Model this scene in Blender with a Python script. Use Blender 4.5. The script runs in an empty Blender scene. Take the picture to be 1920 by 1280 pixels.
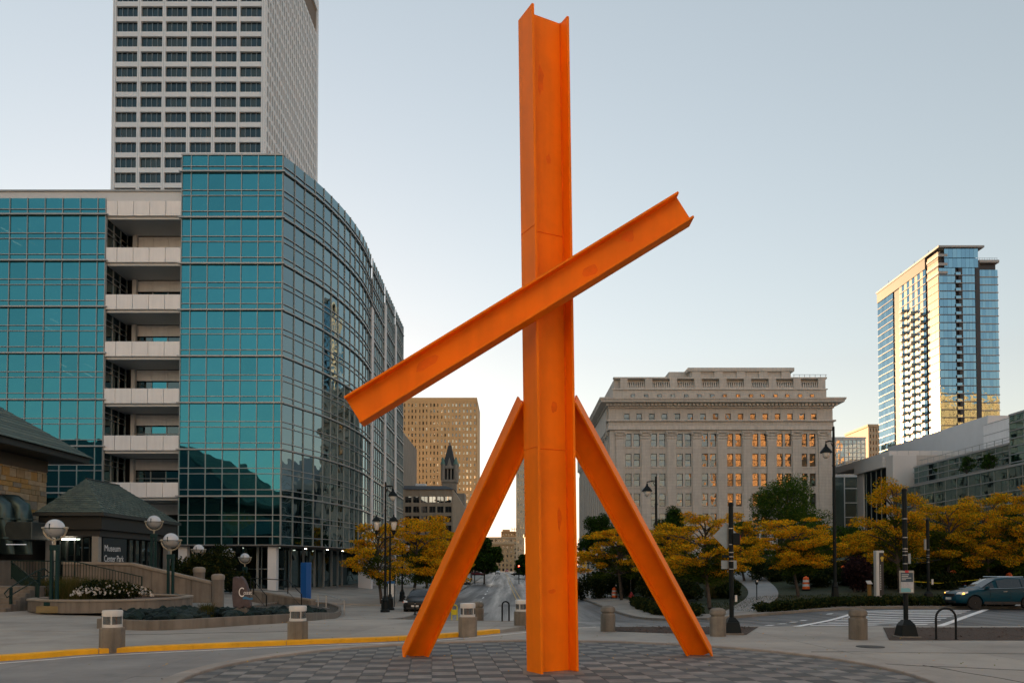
import bpy, bmesh, math, random
import numpy as np
from mathutils import Vector, Matrix
R = math.radians
random.seed(7)
rng = np.random.default_rng(7)
S = bpy.context.scene
COL = S.collection

# ------------------------------------------------------------------ camera
F, PITCH, HOR, EYE = 1493.0, R(1.5), 1065.0, 2.1      # focal length in pixels of the 1920 wide photograph
cd = bpy.data.cameras.new('camera')
cd.sensor_width = 36.0
cd.lens = F / 1920 * 36
SHIFT = (HOR - 640 - F * math.tan(PITCH)) / 1920
cd.shift_y = SHIFT
cd.clip_end = 6000
cam = bpy.data.objects.new('camera', cd)
cam.location = (0, 0, EYE)
cam.rotation_euler = (R(90) + PITCH, 0, 0)
COL.objects.link(cam)
S.camera = cam

# ------------------------------------------------------------------ sky, sun, exposure
SUN_AZ, SUN_EL = R(-21), R(4.2)                        # low evening sun ahead of the camera, to its left
w = bpy.data.worlds.new('World'); S.world = w; w.use_nodes = True
nt = w.node_tree; nt.nodes.clear()
sky = nt.nodes.new('ShaderNodeTexSky'); sky.sky_type = 'NISHITA'; sky.sun_disc = False
sky.sun_elevation = SUN_EL; sky.sun_rotation = SUN_AZ
sky.air_density = 1.3; sky.dust_density = 0.3; sky.ozone_density = 2.0; sky.altitude = 100
hsv = nt.nodes.new('ShaderNodeHueSaturation'); hsv.inputs['Saturation'].default_value = 0.62; hsv.inputs['Hue'].default_value = 0.482
bg = nt.nodes.new('ShaderNodeBackground'); bg.inputs['Strength'].default_value = 0.13
wo = nt.nodes.new('ShaderNodeOutputWorld')
gam = nt.nodes.new('ShaderNodeGamma'); gam.inputs['Gamma'].default_value = 0.70
nt.links.new(sky.outputs[0], gam.inputs['Color']); nt.links.new(gam.outputs[0], hsv.inputs['Color']); wb = nt.nodes.new('ShaderNodeMix'); wb.data_type = 'RGBA'; wb.blend_type = 'MULTIPLY'; wb.inputs[0].default_value = 1; wb.inputs[7].default_value = (1.04, 0.98, 0.995, 1)
nt.links.new(hsv.outputs[0], wb.inputs[6]); nt.links.new(wb.outputs[2], bg.inputs[0]); nt.links.new(bg.outputs[0], wo.inputs[0])
sl = bpy.data.lights.new('sun', 'SUN'); sl.energy = 4.5; sl.angle = R(0.5); sl.color = (1.0, 0.64, 0.34)
sun = bpy.data.objects.new('sun', sl); COL.objects.link(sun)
SD = Vector((math.sin(SUN_AZ) * math.cos(SUN_EL), math.cos(SUN_AZ) * math.cos(SUN_EL), math.sin(SUN_EL)))
sun.rotation_euler = SD.to_track_quat('Z', 'Y').to_euler()
sun.location = (0, 0, 60)
S.view_settings.view_transform = 'Standard'; S.view_settings.look = 'None'; S.view_settings.gamma = 1
S.view_settings.use_curve_mapping = False
S.view_settings.exposure = 1.92
S.cycles.max_bounces = 8; S.cycles.transparent_max_bounces = 12
S.cycles.sample_clamp_indirect = 6

# ------------------------------------------------------------------ pixel <-> place
PY0 = 640 + SHIFT * 1920
def ray(px, py):
    u, v = (px - 960) / F, (PY0 - py) / F
    return Vector((u, math.cos(PITCH) - v * math.sin(PITCH), math.sin(PITCH) + v * math.cos(PITCH)))
def P(px, py, Y):
    d = ray(px, py); t = Y / d.y
    return Vector((d.x * t, Y, EYE + d.z * t))
def XP(px, Y): return P(px, HOR, Y).x
def ZP(py, Y): return P(960, py, Y).z
def sm(t):
    t = max(0.0, min(1.0, t)); return t * t * (3 - 2 * t)
def gz(x, y):
    z = -1.0 * sm((y - 27) / 25) * sm((20 - x) / 12) * sm((x + 24) / 12)
    z += 1.0 * sm((y - 90) / 210) * sm((20 - x) / 12) * sm((x + 24) / 12)
    z += 3.6 * sm((y - 52) / 45) * sm((x - 13) / 14)
    return z
def G(px, py, dz=0.0):
    d = ray(px, py); t = 5.0
    for i in range(4000):
        p = Vector((0, 0, EYE)) + d * t
        if p.z <= gz(p.x, p.y) + dz: break
        t *= 1.003
    return Vector((p.x, p.y, gz(p.x, p.y) + dz))
def wpx(px, Y): return px * Y / F

# ------------------------------------------------------------------ materials
MATS = {}
def principled(name):
    m = bpy.data.materials.new(name); m.use_nodes = True
    return m, m.node_tree, m.node_tree.nodes['Principled BSDF']
def mat(name, col, rough=0.7, metal=0.0, var=0.12, scale=1.5, bump=0.0, bscale=30.0, spec=0.5, streak=0.0, coat=0.0, stain=0.0):
    """base colour broken up by two noises (large blotches and fine grain), with optional relief and rain streaks"""
    if name in MATS: return MATS[name]
    m, t, b = principled(name); N, L = t.nodes, t.links
    b.inputs['Roughness'].default_value = rough; b.inputs['Metallic'].default_value = metal
    b.inputs['Specular IOR Level'].default_value = spec
    if coat: b.inputs['Coat Weight'].default_value = coat
    geo = N.new('ShaderNodeNewGeometry')
    c = tuple(col) + (1,)
    last = None
    if var > 0:
        n1 = N.new('ShaderNodeTexNoise'); n1.inputs['Scale'].default_value = scale; n1.inputs['Detail'].default_value = 6
        n1.inputs['Roughness'].default_value = 0.65
        L.new(geo.outputs['Position'], n1.inputs['Vector'])
        r = N.new('ShaderNodeMapRange'); r.inputs['From Min'].default_value = 0.3; r.inputs['From Max'].default_value = 0.7
        r.inputs['To Min'].default_value = 1 - var; r.inputs['To Max'].default_value = 1 + var
        L.new(n1.outputs['Fac'], r.inputs['Value'])
        last = r.outputs[0]
        if streak > 0:
            mp = N.new('ShaderNodeMapping'); mp.inputs['Scale'].default_value = (1.6, 1.6, 0.12)
            n2 = N.new('ShaderNodeTexNoise'); n2.inputs['Scale'].default_value = 2.2; n2.inputs['Detail'].default_value = 5
            L.new(geo.outputs['Position'], mp.inputs['Vector']); L.new(mp.outputs[0], n2.inputs['Vector'])
            r2 = N.new('ShaderNodeMapRange'); r2.inputs['From Min'].default_value = 0.35; r2.inputs['From Max'].default_value = 0.62; hsv.inputs['Hue'].default_value = 0.482
            r2.inputs['To Min'].default_value = 1 - streak; r2.inputs['To Max'].default_value = 1
            L.new(n2.outputs['Fac'], r2.inputs['Value'])
            mu = N.new('ShaderNodeMath'); mu.operation = 'MULTIPLY'; L.new(last, mu.inputs[0]); L.new(r2.outputs[0], mu.inputs[1]); last = mu.outputs[0]
        if stain > 0:
            for sc_, lo_, hi_ in ((0.22, .46, .62), (1.1, .56, .70)):
                n4 = N.new('ShaderNodeTexNoise'); n4.inputs['Scale'].default_value = sc_; n4.inputs['Detail'].default_value = 8; n4.inputs['Roughness'].default_value = .7
                L.new(geo.outputs['Position'], n4.inputs['Vector'])
                r4 = N.new('ShaderNodeMapRange'); r4.inputs['From Min'].default_value = lo_; r4.inputs['From Max'].default_value = hi_; r4.inputs['To Min'].default_value = 1; r4.inputs['To Max'].default_value = 1 - stain
                L.new(n4.outputs['Fac'], r4.inputs['Value'])
                m4 = N.new('ShaderNodeMath'); m4.operation = 'MULTIPLY'; L.new(last, m4.inputs[0]); L.new(r4.outputs[0], m4.inputs[1]); last = m4.outputs[0]
        mx = N.new('ShaderNodeMix'); mx.data_type = 'RGBA'; mx.blend_type = 'MULTIPLY'; mx.inputs[0].default_value = 1
        mx.inputs[6].default_value = c; cmb = N.new('ShaderNodeCombineColor')
        for i in range(3): L.new(last, cmb.inputs[i])
        L.new(cmb.outputs[0], mx.inputs[7]); L.new(mx.outputs[2], b.inputs['Base Color'])
        rr = N.new('ShaderNodeMapRange'); rr.inputs['To Min'].default_value = max(0.02, rough - 0.1); rr.inputs['To Max'].default_value = min(1, rough + 0.1)
        L.new(n1.outputs['Fac'], rr.inputs['Value']); L.new(rr.outputs[0], b.inputs['Roughness'])
    else:
        b.inputs['Base Color'].default_value = c
    if bump > 0:
        n3 = N.new('ShaderNodeTexNoise'); n3.inputs['Scale'].default_value = bscale; n3.inputs['Detail'].default_value = 4
        L.new(geo.outputs['Position'], n3.inputs['Vector'])
        bp = N.new('ShaderNodeBump'); bp.inputs['Strength'].default_value = bump; bp.inputs['Distance'].default_value = 0.02
        L.new(n3.outputs['Fac'], bp.inputs['Height']); L.new(bp.outputs[0], b.inputs['Normal'])
    MATS[name] = m
    return m
def blocks(name, col, cw, ch, var=0.15, mortar=0.55, axis='XZ', rough=0.85, msize=0.012):
    """ashlar / board joints too fine to be built, as a brick texture over world position"""
    if name in MATS: return MATS[name]
    m = mat(name, col, rough, var=var * 0.6, scale=0.6, streak=0.12)
    t = m.node_tree; N, L = t.nodes, t.links; b = N['Principled BSDF']
    geo = N.new('ShaderNodeNewGeometry'); sp = N.new('ShaderNodeSeparateXYZ'); L.new(geo.outputs['Position'], sp.inputs[0])
    ad = N.new('ShaderNodeMath'); ad.operation = 'ADD'; L.new(sp.outputs['X'], ad.inputs[0]); L.new(sp.outputs['Y'], ad.inputs[1])
    cb = N.new('ShaderNodeCombineXYZ'); L.new(ad.outputs[0], cb.inputs['X']); L.new(sp.outputs['Z'], cb.inputs['Y'])
    br = N.new('ShaderNodeTexBrick'); br.inputs['Scale'].default_value = 1; br.inputs['Brick Width'].default_value = cw
    br.inputs['Row Height'].default_value = ch; br.inputs['Mortar Size'].default_value = msize
    br.inputs['Color1'].default_value = (1, 1, 1, 1); br.inputs['Color2'].default_value = (1 - var, 1 - var, 1 - var, 1)
    br.inputs['Mortar'].default_value = (mortar, mortar, mortar, 1)
    L.new(cb.outputs[0], br.inputs['Vector'])
    src = b.inputs['Base Color'].links[0].from_socket
    mx = N.new('ShaderNodeMix'); mx.data_type = 'RGBA'; mx.blend_type = 'MULTIPLY'; mx.inputs[0].default_value = 1
    L.new(src, mx.inputs[6]); L.new(br.outputs['Color'], mx.inputs[7]); L.new(mx.outputs[2], b.inputs['Base Color'])
    return m
def glass(name, tint, body, refl=0.75, rough=0.015, trans=(0.5, 0.6, 0.6), wave=0.02, wscale=0.5):
    """coated facade glass: tinted mirror over a see-through body"""
    if name in MATS: return MATS[name]
    m = bpy.data.materials.new(name); m.use_nodes = True; t = m.node_tree; N, L = t.nodes, t.links; N.clear()
    out = N.new('ShaderNodeOutputMaterial')
    gl = N.new('ShaderNodeBsdfGlossy'); gl.inputs['Color'].default_value = tuple(tint) + (1,); gl.inputs['Roughness'].default_value = rough
    tr = N.new('ShaderNodeBsdfTransparent'); tr.inputs['Color'].default_value = tuple(trans) + (1,)
    df = N.new('ShaderNodeBsdfDiffuse'); df.inputs['Color'].default_value = tuple(body) + (1,)
    m0 = N.new('ShaderNodeMixShader'); m0.inputs[0].default_value = 0.35
    L.new(tr.outputs[0], m0.inputs[1]); L.new(df.outputs[0], m0.inputs[2])
    lw = N.new('ShaderNodeLayerWeight'); lw.inputs['Blend'].default_value = 0.25
    mr = N.new('ShaderNodeMapRange'); mr.inputs['To Min'].default_value = refl; mr.inputs['To Max'].default_value = 1.0
    L.new(lw.outputs['Facing'], mr.inputs['Value'])
    mi = N.new('ShaderNodeMixShader'); L.new(mr.outputs[0], mi.inputs[0]); L.new(m0.outputs[0], mi.inputs[1]); L.new(gl.outputs[0], mi.inputs[2])
    L.new(mi.outputs[0], out.inputs[0])
    if wave > 0:
        geo = N.new('ShaderNodeNewGeometry'); n = N.new('ShaderNodeTexNoise'); n.inputs['Scale'].default_value = wscale; n.inputs['Detail'].default_value = 1
        L.new(geo.outputs['Position'], n.inputs['Vector'])
        bp = N.new('ShaderNodeBump'); bp.inputs['Strength'].default_value = wave; bp.inputs['Distance'].default_value = 1.0
        L.new(n.outputs['Fac'], bp.inputs['Height']); L.new(bp.outputs[0], gl.inputs['Normal'])
    MATS[name] = m
    return m
def emit(name, col, s):
    if name in MATS: return MATS[name]
    m, t, b = principled(name)
    b.inputs['Base Color'].default_value = tuple(col) + (1,); b.inputs['Emission Color'].default_value = tuple(col) + (1,); b.inputs['Emission Strength'].default_value = s
    MATS[name] = m
    return m
def leafmat(name, col, tr=0.45):
    if name in MATS: return MATS[name]
    m = bpy.data.materials.new(name); m.use_nodes = True; t = m.node_tree; N, L = t.nodes, t.links; N.clear()
    out = N.new('ShaderNodeOutputMaterial'); geo = N.new('ShaderNodeNewGeometry')
    n = N.new('ShaderNodeTexNoise'); n.inputs['Scale'].default_value = 0.9; n.inputs['Detail'].default_value = 4
    L.new(geo.outputs['Position'], n.inputs['Vector'])
    mx = N.new('ShaderNodeMix'); mx.data_type = 'RGBA'
    mx.inputs[6].default_value = tuple(c * 0.6 for c in col) + (1,); mx.inputs[7].default_value = tuple(min(1, c * 1.4) for c in col) + (1,)
    L.new(n.outputs['Fac'], mx.inputs[0])
    d = N.new('ShaderNodeBsdfDiffuse'); tl = N.new('ShaderNodeBsdfTranslucent'); mi = N.new('ShaderNodeMixShader'); mi.inputs[0].default_value = tr
    L.new(mx.outputs[2], d.inputs[0]); L.new(mx.outputs[2], tl.inputs[0]); L.new(d.outputs[0], mi.inputs[1]); L.new(tl.outputs[0], mi.inputs[2])
    L.new(mi.outputs[0], out.inputs[0])
    MATS[name] = m
    return m

# ------------------------------------------------------------------ mesh building
class MB:
    def __init__(s): s.v = []; s.f = []; s.mi = []; s.cur = 0
    def add(s, vs, fs):
        o = len(s.v); s.v += [tuple(v) for v in vs]
        for f in fs: s.f.append(tuple(i + o for i in f)); s.mi.append(s.cur)
        return s
    def box(s, x0, x1, y0, y1, z0, z1):
        return s.add([(x0, y0, z0), (x1, y0, z0), (x1, y1, z0), (x0, y1, z0), (x0, y0, z1), (x1, y0, z1), (x1, y1, z1), (x0, y1, z1)],
                     [(0, 3, 2, 1), (4, 5, 6, 7), (0, 1, 5, 4), (1, 2, 6, 5), (2, 3, 7, 6), (3, 0, 4, 7)])
    def hexa(s, b, t):      # four bottom and four top corners
        return s.add(list(b) + list(t), [(3, 2, 1, 0), (4, 5, 6, 7), (0, 1, 5, 4), (1, 2, 6, 5), (2, 3, 7, 6), (3, 0, 4, 7)])
    def prism(s, poly, z0, z1, top=None):
        n = len(poly); top = top or poly
        vs = [(p[0], p[1], z0) for p in poly] + [(p[0], p[1], z1) for p in top]
        fs = [tuple(range(n - 1, -1, -1)), tuple(range(n, 2 * n))] + [(i, (i + 1) % n, n + (i + 1) % n, n + i) for i in range(n)]
        return s.add(vs, fs)
    def lathe(s, prof, c=(0, 0, 0), n=16, rot=0.0):     # prof: (radius, z)
        vs = []; fs = []
        for r, z in prof:
            for k in range(n):
                a = rot + 2 * math.pi * k / n; vs.append((c[0] + r * math.cos(a), c[1] + r * math.sin(a), c[2] + z))
        m = len(prof)
        for i in range(m - 1):
            for k in range(n): fs.append((i * n + k, i * n + (k + 1) % n, (i + 1) * n + (k + 1) % n, (i + 1) * n + k))
        fs.append(tuple(range(n - 1, -1, -1))); fs.append(tuple((m - 1) * n + k for k in range(n)))
        return s.add(vs, fs)
    def tube(s, pts, r, n=8, caps=True):
        pts = [Vector(p) for p in pts]; m = len(pts); rr = r if isinstance(r, (list, tuple)) else [r] * m
        up = Vector((0, 0, 1)); vs = []; fs = []
        for i, p in enumerate(pts):
            d = (pts[min(i + 1, m - 1)] - pts[max(i - 1, 0)]).normalized()
            a = d.cross(up)
            if a.length < 0.05: a = d.cross(Vector((0, 1, 0)))
            a.normalize(); b = a.cross(d)
            for k in range(n):
                t = 2 * math.pi * k / n; vs.append(p + (a * math.cos(t) + b * math.sin(t)) * rr[i])
        for i in range(m - 1):
            for k in range(n): fs.append((i * n + k, i * n + (k + 1) % n, (i + 1) * n + (k + 1) % n, (i + 1) * n + k))
        if caps: fs.append(tuple(range(n - 1, -1, -1))); fs.append(tuple((m - 1) * n + k for k in range(n)))
        return s.add(vs, fs)
    def beam(s, a, b, w, h, side=None):     # square bar from a to b
        a, b = Vector(a), Vector(b); d = (b - a).normalized()
        sx = Vector(side) if side is not None else d.cross(Vector((0, 0, 1)))
        if sx.length < 0.01: sx = Vector((1, 0, 0))
        sx = (sx - d * sx.dot(d)).normalized(); sy = d.cross(sx)
        q = [(-w / 2, -h / 2), (w / 2, -h / 2), (w / 2, h / 2), (-w / 2, h / 2)]
        return s.hexa([a + sx * i + sy * j for i, j in q], [b + sx * i + sy * j for i, j in q])
    def sphere(s, c, r, n=14, m=9, sz=1.0):
        prof = [(max(1e-4, r * math.sin(math.pi * i / m)), -r * sz * math.cos(math.pi * i / m)) for i in range(m + 1)]
        return s.lathe(prof, c, n)
    def mesh(s, name, mats):
        me = bpy.data.meshes.new(name); me.from_pydata(s.v, [], s.f)
        for m in (mats if isinstance(mats, (list, tuple)) else [mats]): me.materials.append(m)
        if any(s.mi): me.polygons.foreach_set('material_index', s.mi)
        bm = bmesh.new(); bm.from_mesh(me); bmesh.ops.recalc_face_normals(bm, faces=bm.faces); bm.to_mesh(me); bm.free()
        return me
    def build(s, name, mats, parent=None, smooth=None, bevel=0.0, seg=2):
        o = bpy.data.objects.new(name, s.mesh(name, mats)); COL.objects.link(o)
        if bevel:
            b = o.modifiers.new('bevel', 'BEVEL'); b.width = bevel; b.segments = seg; b.limit_method = 'ANGLE'; b.angle_limit = R(35)
        if smooth:
            shade(o.data, smooth)
        adopt(o, parent); return o
def shade(me, deg=40):
    me.polygons.foreach_set('use_smooth', [True] * len(me.polygons))
    bm = bmesh.new(); bm.from_mesh(me)
    for e in bm.edges:
        e.smooth = not (len(e.link_faces) == 2 and e.calc_face_angle(0) > R(deg))
    bm.to_mesh(me); bm.free()
def adopt(o, parent):
    if parent is None: return
    o.parent = parent
    loc = Vector(parent.location); q = parent.parent
    o.matrix_parent_inverse = Matrix.Translation(-loc) if parent.type == 'EMPTY' else Matrix.Identity(4)
def tag(o, label=None, cat=None, group=None, kind=None):
    if label: o['label'] = label
    if cat: o['category'] = cat
    if group: o['group'] = group
    if kind: o['kind'] = kind
    return o
def thing(name, loc, label, cat, group=None):
    o = bpy.data.objects.new(name, None); COL.objects.link(o); o.location = loc; o.empty_display_size = 0.5
    return tag(o, label, cat, group)
def copy_tree(o, parent=None):
    c = o.copy(); COL.objects.link(c)
    if parent is not None: c.parent = parent
    for ch in list(o.children): copy_tree(ch, c)
    return c
def place(proto, used, loc, rz, label, group=None, sc=1.0):
    o = copy_tree(proto) if used else proto
    o.location = loc; o.rotation_euler = (0, 0, rz); o.scale = (sc, sc, sc)
    o['label'] = label
    if group: o['group'] = group
    return o
UB = {}
def unit_box(m):
    if m.name not in UB: UB[m.name] = MB().box(-.5, .5, -.5, .5, -.5, .5).mesh('block_' + m.name, m)
    return UB[m.name]
def inst(me, name, parent, loc, rot=(0, 0, 0), sc=(1, 1, 1)):
    o = bpy.data.objects.new(name, me); COL.objects.link(o); o.location = loc; o.rotation_euler = rot; o.scale = sc
    adopt(o, parent); return o
class Pieces:
    """box-shaped pieces of one thing (panes, mullions ...): the largest 300 become parts, the rest one joined part"""
    def __init__(s): s.p = []
    def add(s, c, size, rz, m, jit=0.0):
        s.p.append((Vector(c), size, rz + random.uniform(-jit, jit), random.uniform(-jit, jit), m))
    def flush(s, name, rest, parent, limit=300):
        def key(q):
            d = max(5.0, (q[0] - Vector((0, 0, EYE))).length); px = 960 + q[0].x / max(q[0].y, 1) * F; py = HOR - (q[0].z - EYE) / max(q[0].y, 1) * F
            return -(q[1][0] * q[1][2] / d / d) * (1 if -40 < px < 1960 and -60 < py < 1300 else 0.0001)
        s.p.sort(key=key)
        for c, sz, rz, rx, m in s.p[:limit]: inst(unit_box(m), name, parent, c, (rx, 0, rz), sz)
        by = {}
        for q in s.p[limit:]: by.setdefault(q[4].name, []).append(q)
        if by:
            mb = MB(); ms = []
            for i, (k, qs) in enumerate(by.items()):
                mb.cur = i; ms.append(MATS[k])
                for c, sz, rz, rx, m in qs:
                    M = Matrix.Translation(c) @ Matrix.Rotation(rz, 4, 'Z') @ Matrix.Rotation(rx, 4, 'X')
                    h = [x / 2 for x in sz]
                    mb.add([M @ Vector(v) for v in ((-h[0], -h[1], -h[2]), (h[0], -h[1], -h[2]), (h[0], h[1], -h[2]), (-h[0], h[1], -h[2]),
                                                   (-h[0], -h[1], h[2]), (h[0], -h[1], h[2]), (h[0], h[1], h[2]), (-h[0], h[1], h[2]))],
                           [(0, 3, 2, 1), (4, 5, 6, 7), (0, 1, 5, 4), (1, 2, 6, 5), (2, 3, 7, 6), (3, 0, 4, 7)])
            tag(mb.build(rest, ms, parent), kind='stuff')
def text(name, body, size, m, parent, M, extrude=0.004, align='LEFT', width=1.0):
    cu = bpy.data.curves.new(name, 'FONT'); cu.body = body; cu.size = size; cu.extrude = extrude; cu.align_x = align
    o = bpy.data.objects.new(name, cu); COL.objects.link(o)
    dg = bpy.context.evaluated_depsgraph_get(); dg.update()
    me = bpy.data.meshes.new_from_object(o.evaluated_get(dg)); bpy.data.objects.remove(o); bpy.data.curves.remove(cu)
    me.transform(M @ Matrix.Scale(width, 4, (1, 0, 0))); me.materials.clear(); me.materials.append(m); me.name = name
    q = bpy.data.objects.new(name, me); COL.objects.link(q); adopt(q, parent); return q
def face_M(p, ux, up=(0, 0, 1)):       # text frame: x axis along ux, y axis up
    x = Vector(ux).normalized(); y = Vector(up).normalized(); z = x.cross(y)
    return Matrix((x.to_4d(), y.to_4d(), z.to_4d(), Vector(p).to_4d())).transposed() if False else Matrix(((x.x, y.x, z.x, p[0]), (x.y, y.y, z.y, p[1]), (x.z, y.z, z.z, p[2]), (0, 0, 0, 1)))
def drape(name, poly, m, dz, thick=0.0, cell=3.0, gap=0.0, ang=0.0, piece=None, parent=None, sub=0, cells=None):
    """a polygon of ground cut along a grid and laid on the terrain; with a gap, each grid cell becomes a slab of its own"""
    bm = bmesh.new(); vs = [bm.verts.new((p[0], p[1], 0)) for p in poly]; bm.faces.new(vs)
    bmesh.ops.triangulate(bm, faces=bm.faces)
    ca, sa = math.cos(ang), math.sin(ang)
    A = [(p[0] * ca + p[1] * sa, -p[0] * sa + p[1] * ca) for p in poly]
    def cut(step):
        for ax in (0, 1):
            lo, hi = min(a[ax] for a in A), max(a[ax] for a in A); k = math.floor(lo / step) + 1
            while k * step < hi:
                nrm = Vector((ca, sa, 0)) if ax == 0 else Vector((-sa, ca, 0))
                bmesh.ops.bisect_plane(bm, geom=bm.verts[:] + bm.edges[:] + bm.faces[:], plane_co=nrm * (k * step), plane_no=nrm); k += 1
    cut(cell)
    if not gap:
        bmesh.ops.remove_doubles(bm, verts=bm.verts, dist=0.0005)
        for v in bm.verts: v.co.z = gz(v.co.x, v.co.y) + dz
        if thick:
            r = bmesh.ops.extrude_face_region(bm, geom=bm.faces[:])
            for e in r['geom']:
                if isinstance(e, bmesh.types.BMVert): e.co.z -= thick
            bmesh.ops.recalc_face_normals(bm, faces=bm.faces)
        else:
            bmesh.ops.recalc_face_normals(bm, faces=bm.faces)
            if sum(f.normal.z for f in bm.faces) < 0: bmesh.ops.reverse_faces(bm, faces=bm.faces)
        me = bpy.data.meshes.new(name); bm.to_mesh(me); bm.free(); me.materials.append(m)
        o = bpy.data.objects.new(name, me); COL.objects.link(o); adopt(o, parent); return o
    groups = {}
    for f in bm.faces:
        c = f.calc_center_median(); u, v = c.x * ca + c.y * sa, -c.x * sa + c.y * ca
        groups.setdefault((math.floor(u / cell), math.floor(v / cell)), []).append(f)
    out = []
    for (i, j), fs in groups.items():
        if sum(f.calc_area() for f in fs) < 0.02: continue
        b2 = bmesh.new(); mp = {}
        cu, cv = (i + .5) * cell, (j + .5) * cell; k = 1 - gap / cell; t = random.uniform(-.003, .003)
        for f in fs:
            q = []
            for v in f.verts:
                if v not in mp:
                    u, w2 = v.co.x * ca + v.co.y * sa, -v.co.x * sa + v.co.y * ca
                    u, w2 = cu + (u - cu) * k, cv + (w2 - cv) * k
                    x, y = u * ca - w2 * sa, u * sa + w2 * ca
                    mp[v] = b2.verts.new((x, y, gz(x, y) + dz + t))
                q.append(mp[v])
            try: b2.faces.new(q)
            except ValueError: pass
        bmesh.ops.remove_doubles(b2, verts=b2.verts, dist=0.0005)
        bmesh.ops.recalc_face_normals(b2, faces=b2.faces)
        if sum(f.normal.z for f in b2.faces) < 0: bmesh.ops.reverse_faces(b2, faces=b2.faces)
        r = bmesh.ops.extrude_face_region(b2, geom=b2.faces[:])
        for e in r['geom']:
            if isinstance(e, bmesh.types.BMVert): e.co.z -= thick
        bmesh.ops.recalc_face_normals(b2, faces=b2.faces)
        mm = m[(i * 7 + j * 13 + random.randint(0, 2)) % len(m)] if isinstance(m, list) else (m(i, j) if callable(m) else m)
        me = bpy.data.meshes.new(piece); b2.to_mesh(me); b2.free(); me.materials.append(mm)
        o = bpy.data.objects.new(piece, me); COL.objects.link(o); adopt(o, parent); out.append((o, (i, j)))
    bm.free()
    return out
def offset_line(pts, d):
    out = []
    for i, p in enumerate(pts):
        a, b = pts[max(0, i - 1)], pts[min(len(pts) - 1, i + 1)]
        t = Vector((b[0] - a[0], b[1] - a[1])).normalized(); out.append((p[0] - t.y * d, p[1] + t.x * d))
    return out
def smooth_line(pts, k=6):        # Catmull-Rom
    out = []; n = len(pts)
    for i in range(n - 1):
        p = [Vector(pts[max(0, min(n - 1, i + j))][:2]) for j in (-1, 0, 1, 2)]
        for s in range(k):
            t = s / k
            q = 0.5 * (2 * p[1] + (p[2] - p[0]) * t + (2 * p[0] - 5 * p[1] + 4 * p[2] - p[3]) * t * t + (3 * p[1] - p[0] - 3 * p[2] + p[3]) * t ** 3)
            out.append((q.x, q.y))
    out.append(tuple(pts[-1][:2])); return out
def strip(name, pts, w0, w1, m, dz0, dz1, parent=None, bev=0.0, kind=None, zf=None):
    """a bar of rectangular section along a line on the terrain, between side offsets w0 and w1"""
    a, b = offset_line(pts, w0), offset_line(pts, w1); mb = MB(); n = len(pts); vs = []
    zf = zf or gz
    for i in range(n):
        za, zb = zf(*a[i]), zf(*b[i])
        vs += [(a[i][0], a[i][1], za + dz0), (a[i][0], a[i][1], za + dz1), (b[i][0], b[i][1], zb + dz1), (b[i][0], b[i][1], zb + dz0)]
    fs = [(0, 1, 2, 3), tuple(4 * (n - 1) + k for k in (3, 2, 1, 0))]
    for i in range(n - 1):
        for k in range(4): fs.append((4 * i + k, 4 * i + (k + 1) % 4, 4 * i + 4 + (k + 1) % 4, 4 * i + 4 + k))
    mb.add(vs, fs); o = mb.build(name, m, parent, bevel=bev)
    if kind: o['kind'] = kind
    return o

# ================================================================== the ground
M_asph = mat('asphalt', (0.055, 0.056, 0.058), 0.62, var=0.22, scale=0.35, bump=0.5, bscale=60)
M_asph2 = mat('asphalt_old', (0.085, 0.086, 0.088), 0.38, var=0.2, scale=0.4, bump=0.25, bscale=60, stain=0.3)
def tracks(m):        # tyre-polished lanes running along the avenue
    t = m.node_tree; N, L = t.nodes, t.links; b = N['Principled BSDF']
    geo = N.new('ShaderNodeNewGeometry'); mp = N.new('ShaderNodeMapping'); mp.inputs['Scale'].default_value = (.75, .018, 1)
    L.new(geo.outputs['Position'], mp.inputs['Vector']); n = N.new('ShaderNodeTexNoise'); n.inputs['Scale'].default_value = 1.0; n.inputs['Detail'].default_value = 7; n.inputs['Roughness'].default_value = .62
    L.new(mp.outputs[0], n.inputs['Vector'])
    r = N.new('ShaderNodeMapRange'); r.inputs['From Min'].default_value = .35; r.inputs['From Max'].default_value = .65; r.inputs['To Min'].default_value = .55; r.inputs['To Max'].default_value = 1.25
    L.new(n.outputs['Fac'], r.inputs['Value']); cm = N.new('ShaderNodeCombineColor')
    for i in range(3): L.new(r.outputs[0], cm.inputs[i])
    mx = N.new('ShaderNodeMix'); mx.data_type = 'RGBA'; mx.blend_type = 'MULTIPLY'; mx.inputs[0].default_value = 1
    L.new(b.inputs['Base Color'].links[0].from_socket, mx.inputs[6]); L.new(cm.outputs[0], mx.inputs[7]); L.new(mx.outputs[2], b.inputs['Base Color'])
    r2 = N.new('ShaderNodeMapRange'); r2.inputs['From Min'].default_value = .35; r2.inputs['From Max'].default_value = .65; r2.inputs['To Min'].default_value = .62; r2.inputs['To Max'].default_value = .34
    L.new(n.outputs['Fac'], r2.inputs['Value']); L.new(r2.outputs[0], b.inputs['Roughness'])
tracks(M_asph2)
M_conc = [mat('concrete_a', (0.35, 0.33, 0.295), 0.85, var=0.16, scale=0.55, bump=0.35, bscale=70, stain=0.2),
          mat('concrete_b', (0.37, 0.35, 0.313), 0.85, var=0.16, scale=0.55, bump=0.35, bscale=70, stain=0.2),
          mat('concrete_c', (0.33, 0.312, 0.28), 0.85, var=0.16, scale=0.55, bump=0.35, bscale=70, stain=0.2)]
M_drive = [mat('drive_a', (0.265, 0.262, 0.252), 0.8, var=0.14, scale=0.5, bump=0.3, bscale=80, stain=0.22), mat('drive_b', (0.28, 0.276, 0.265), 0.8, var=0.14, scale=0.5, bump=0.3, bscale=80, stain=0.22)]
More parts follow.
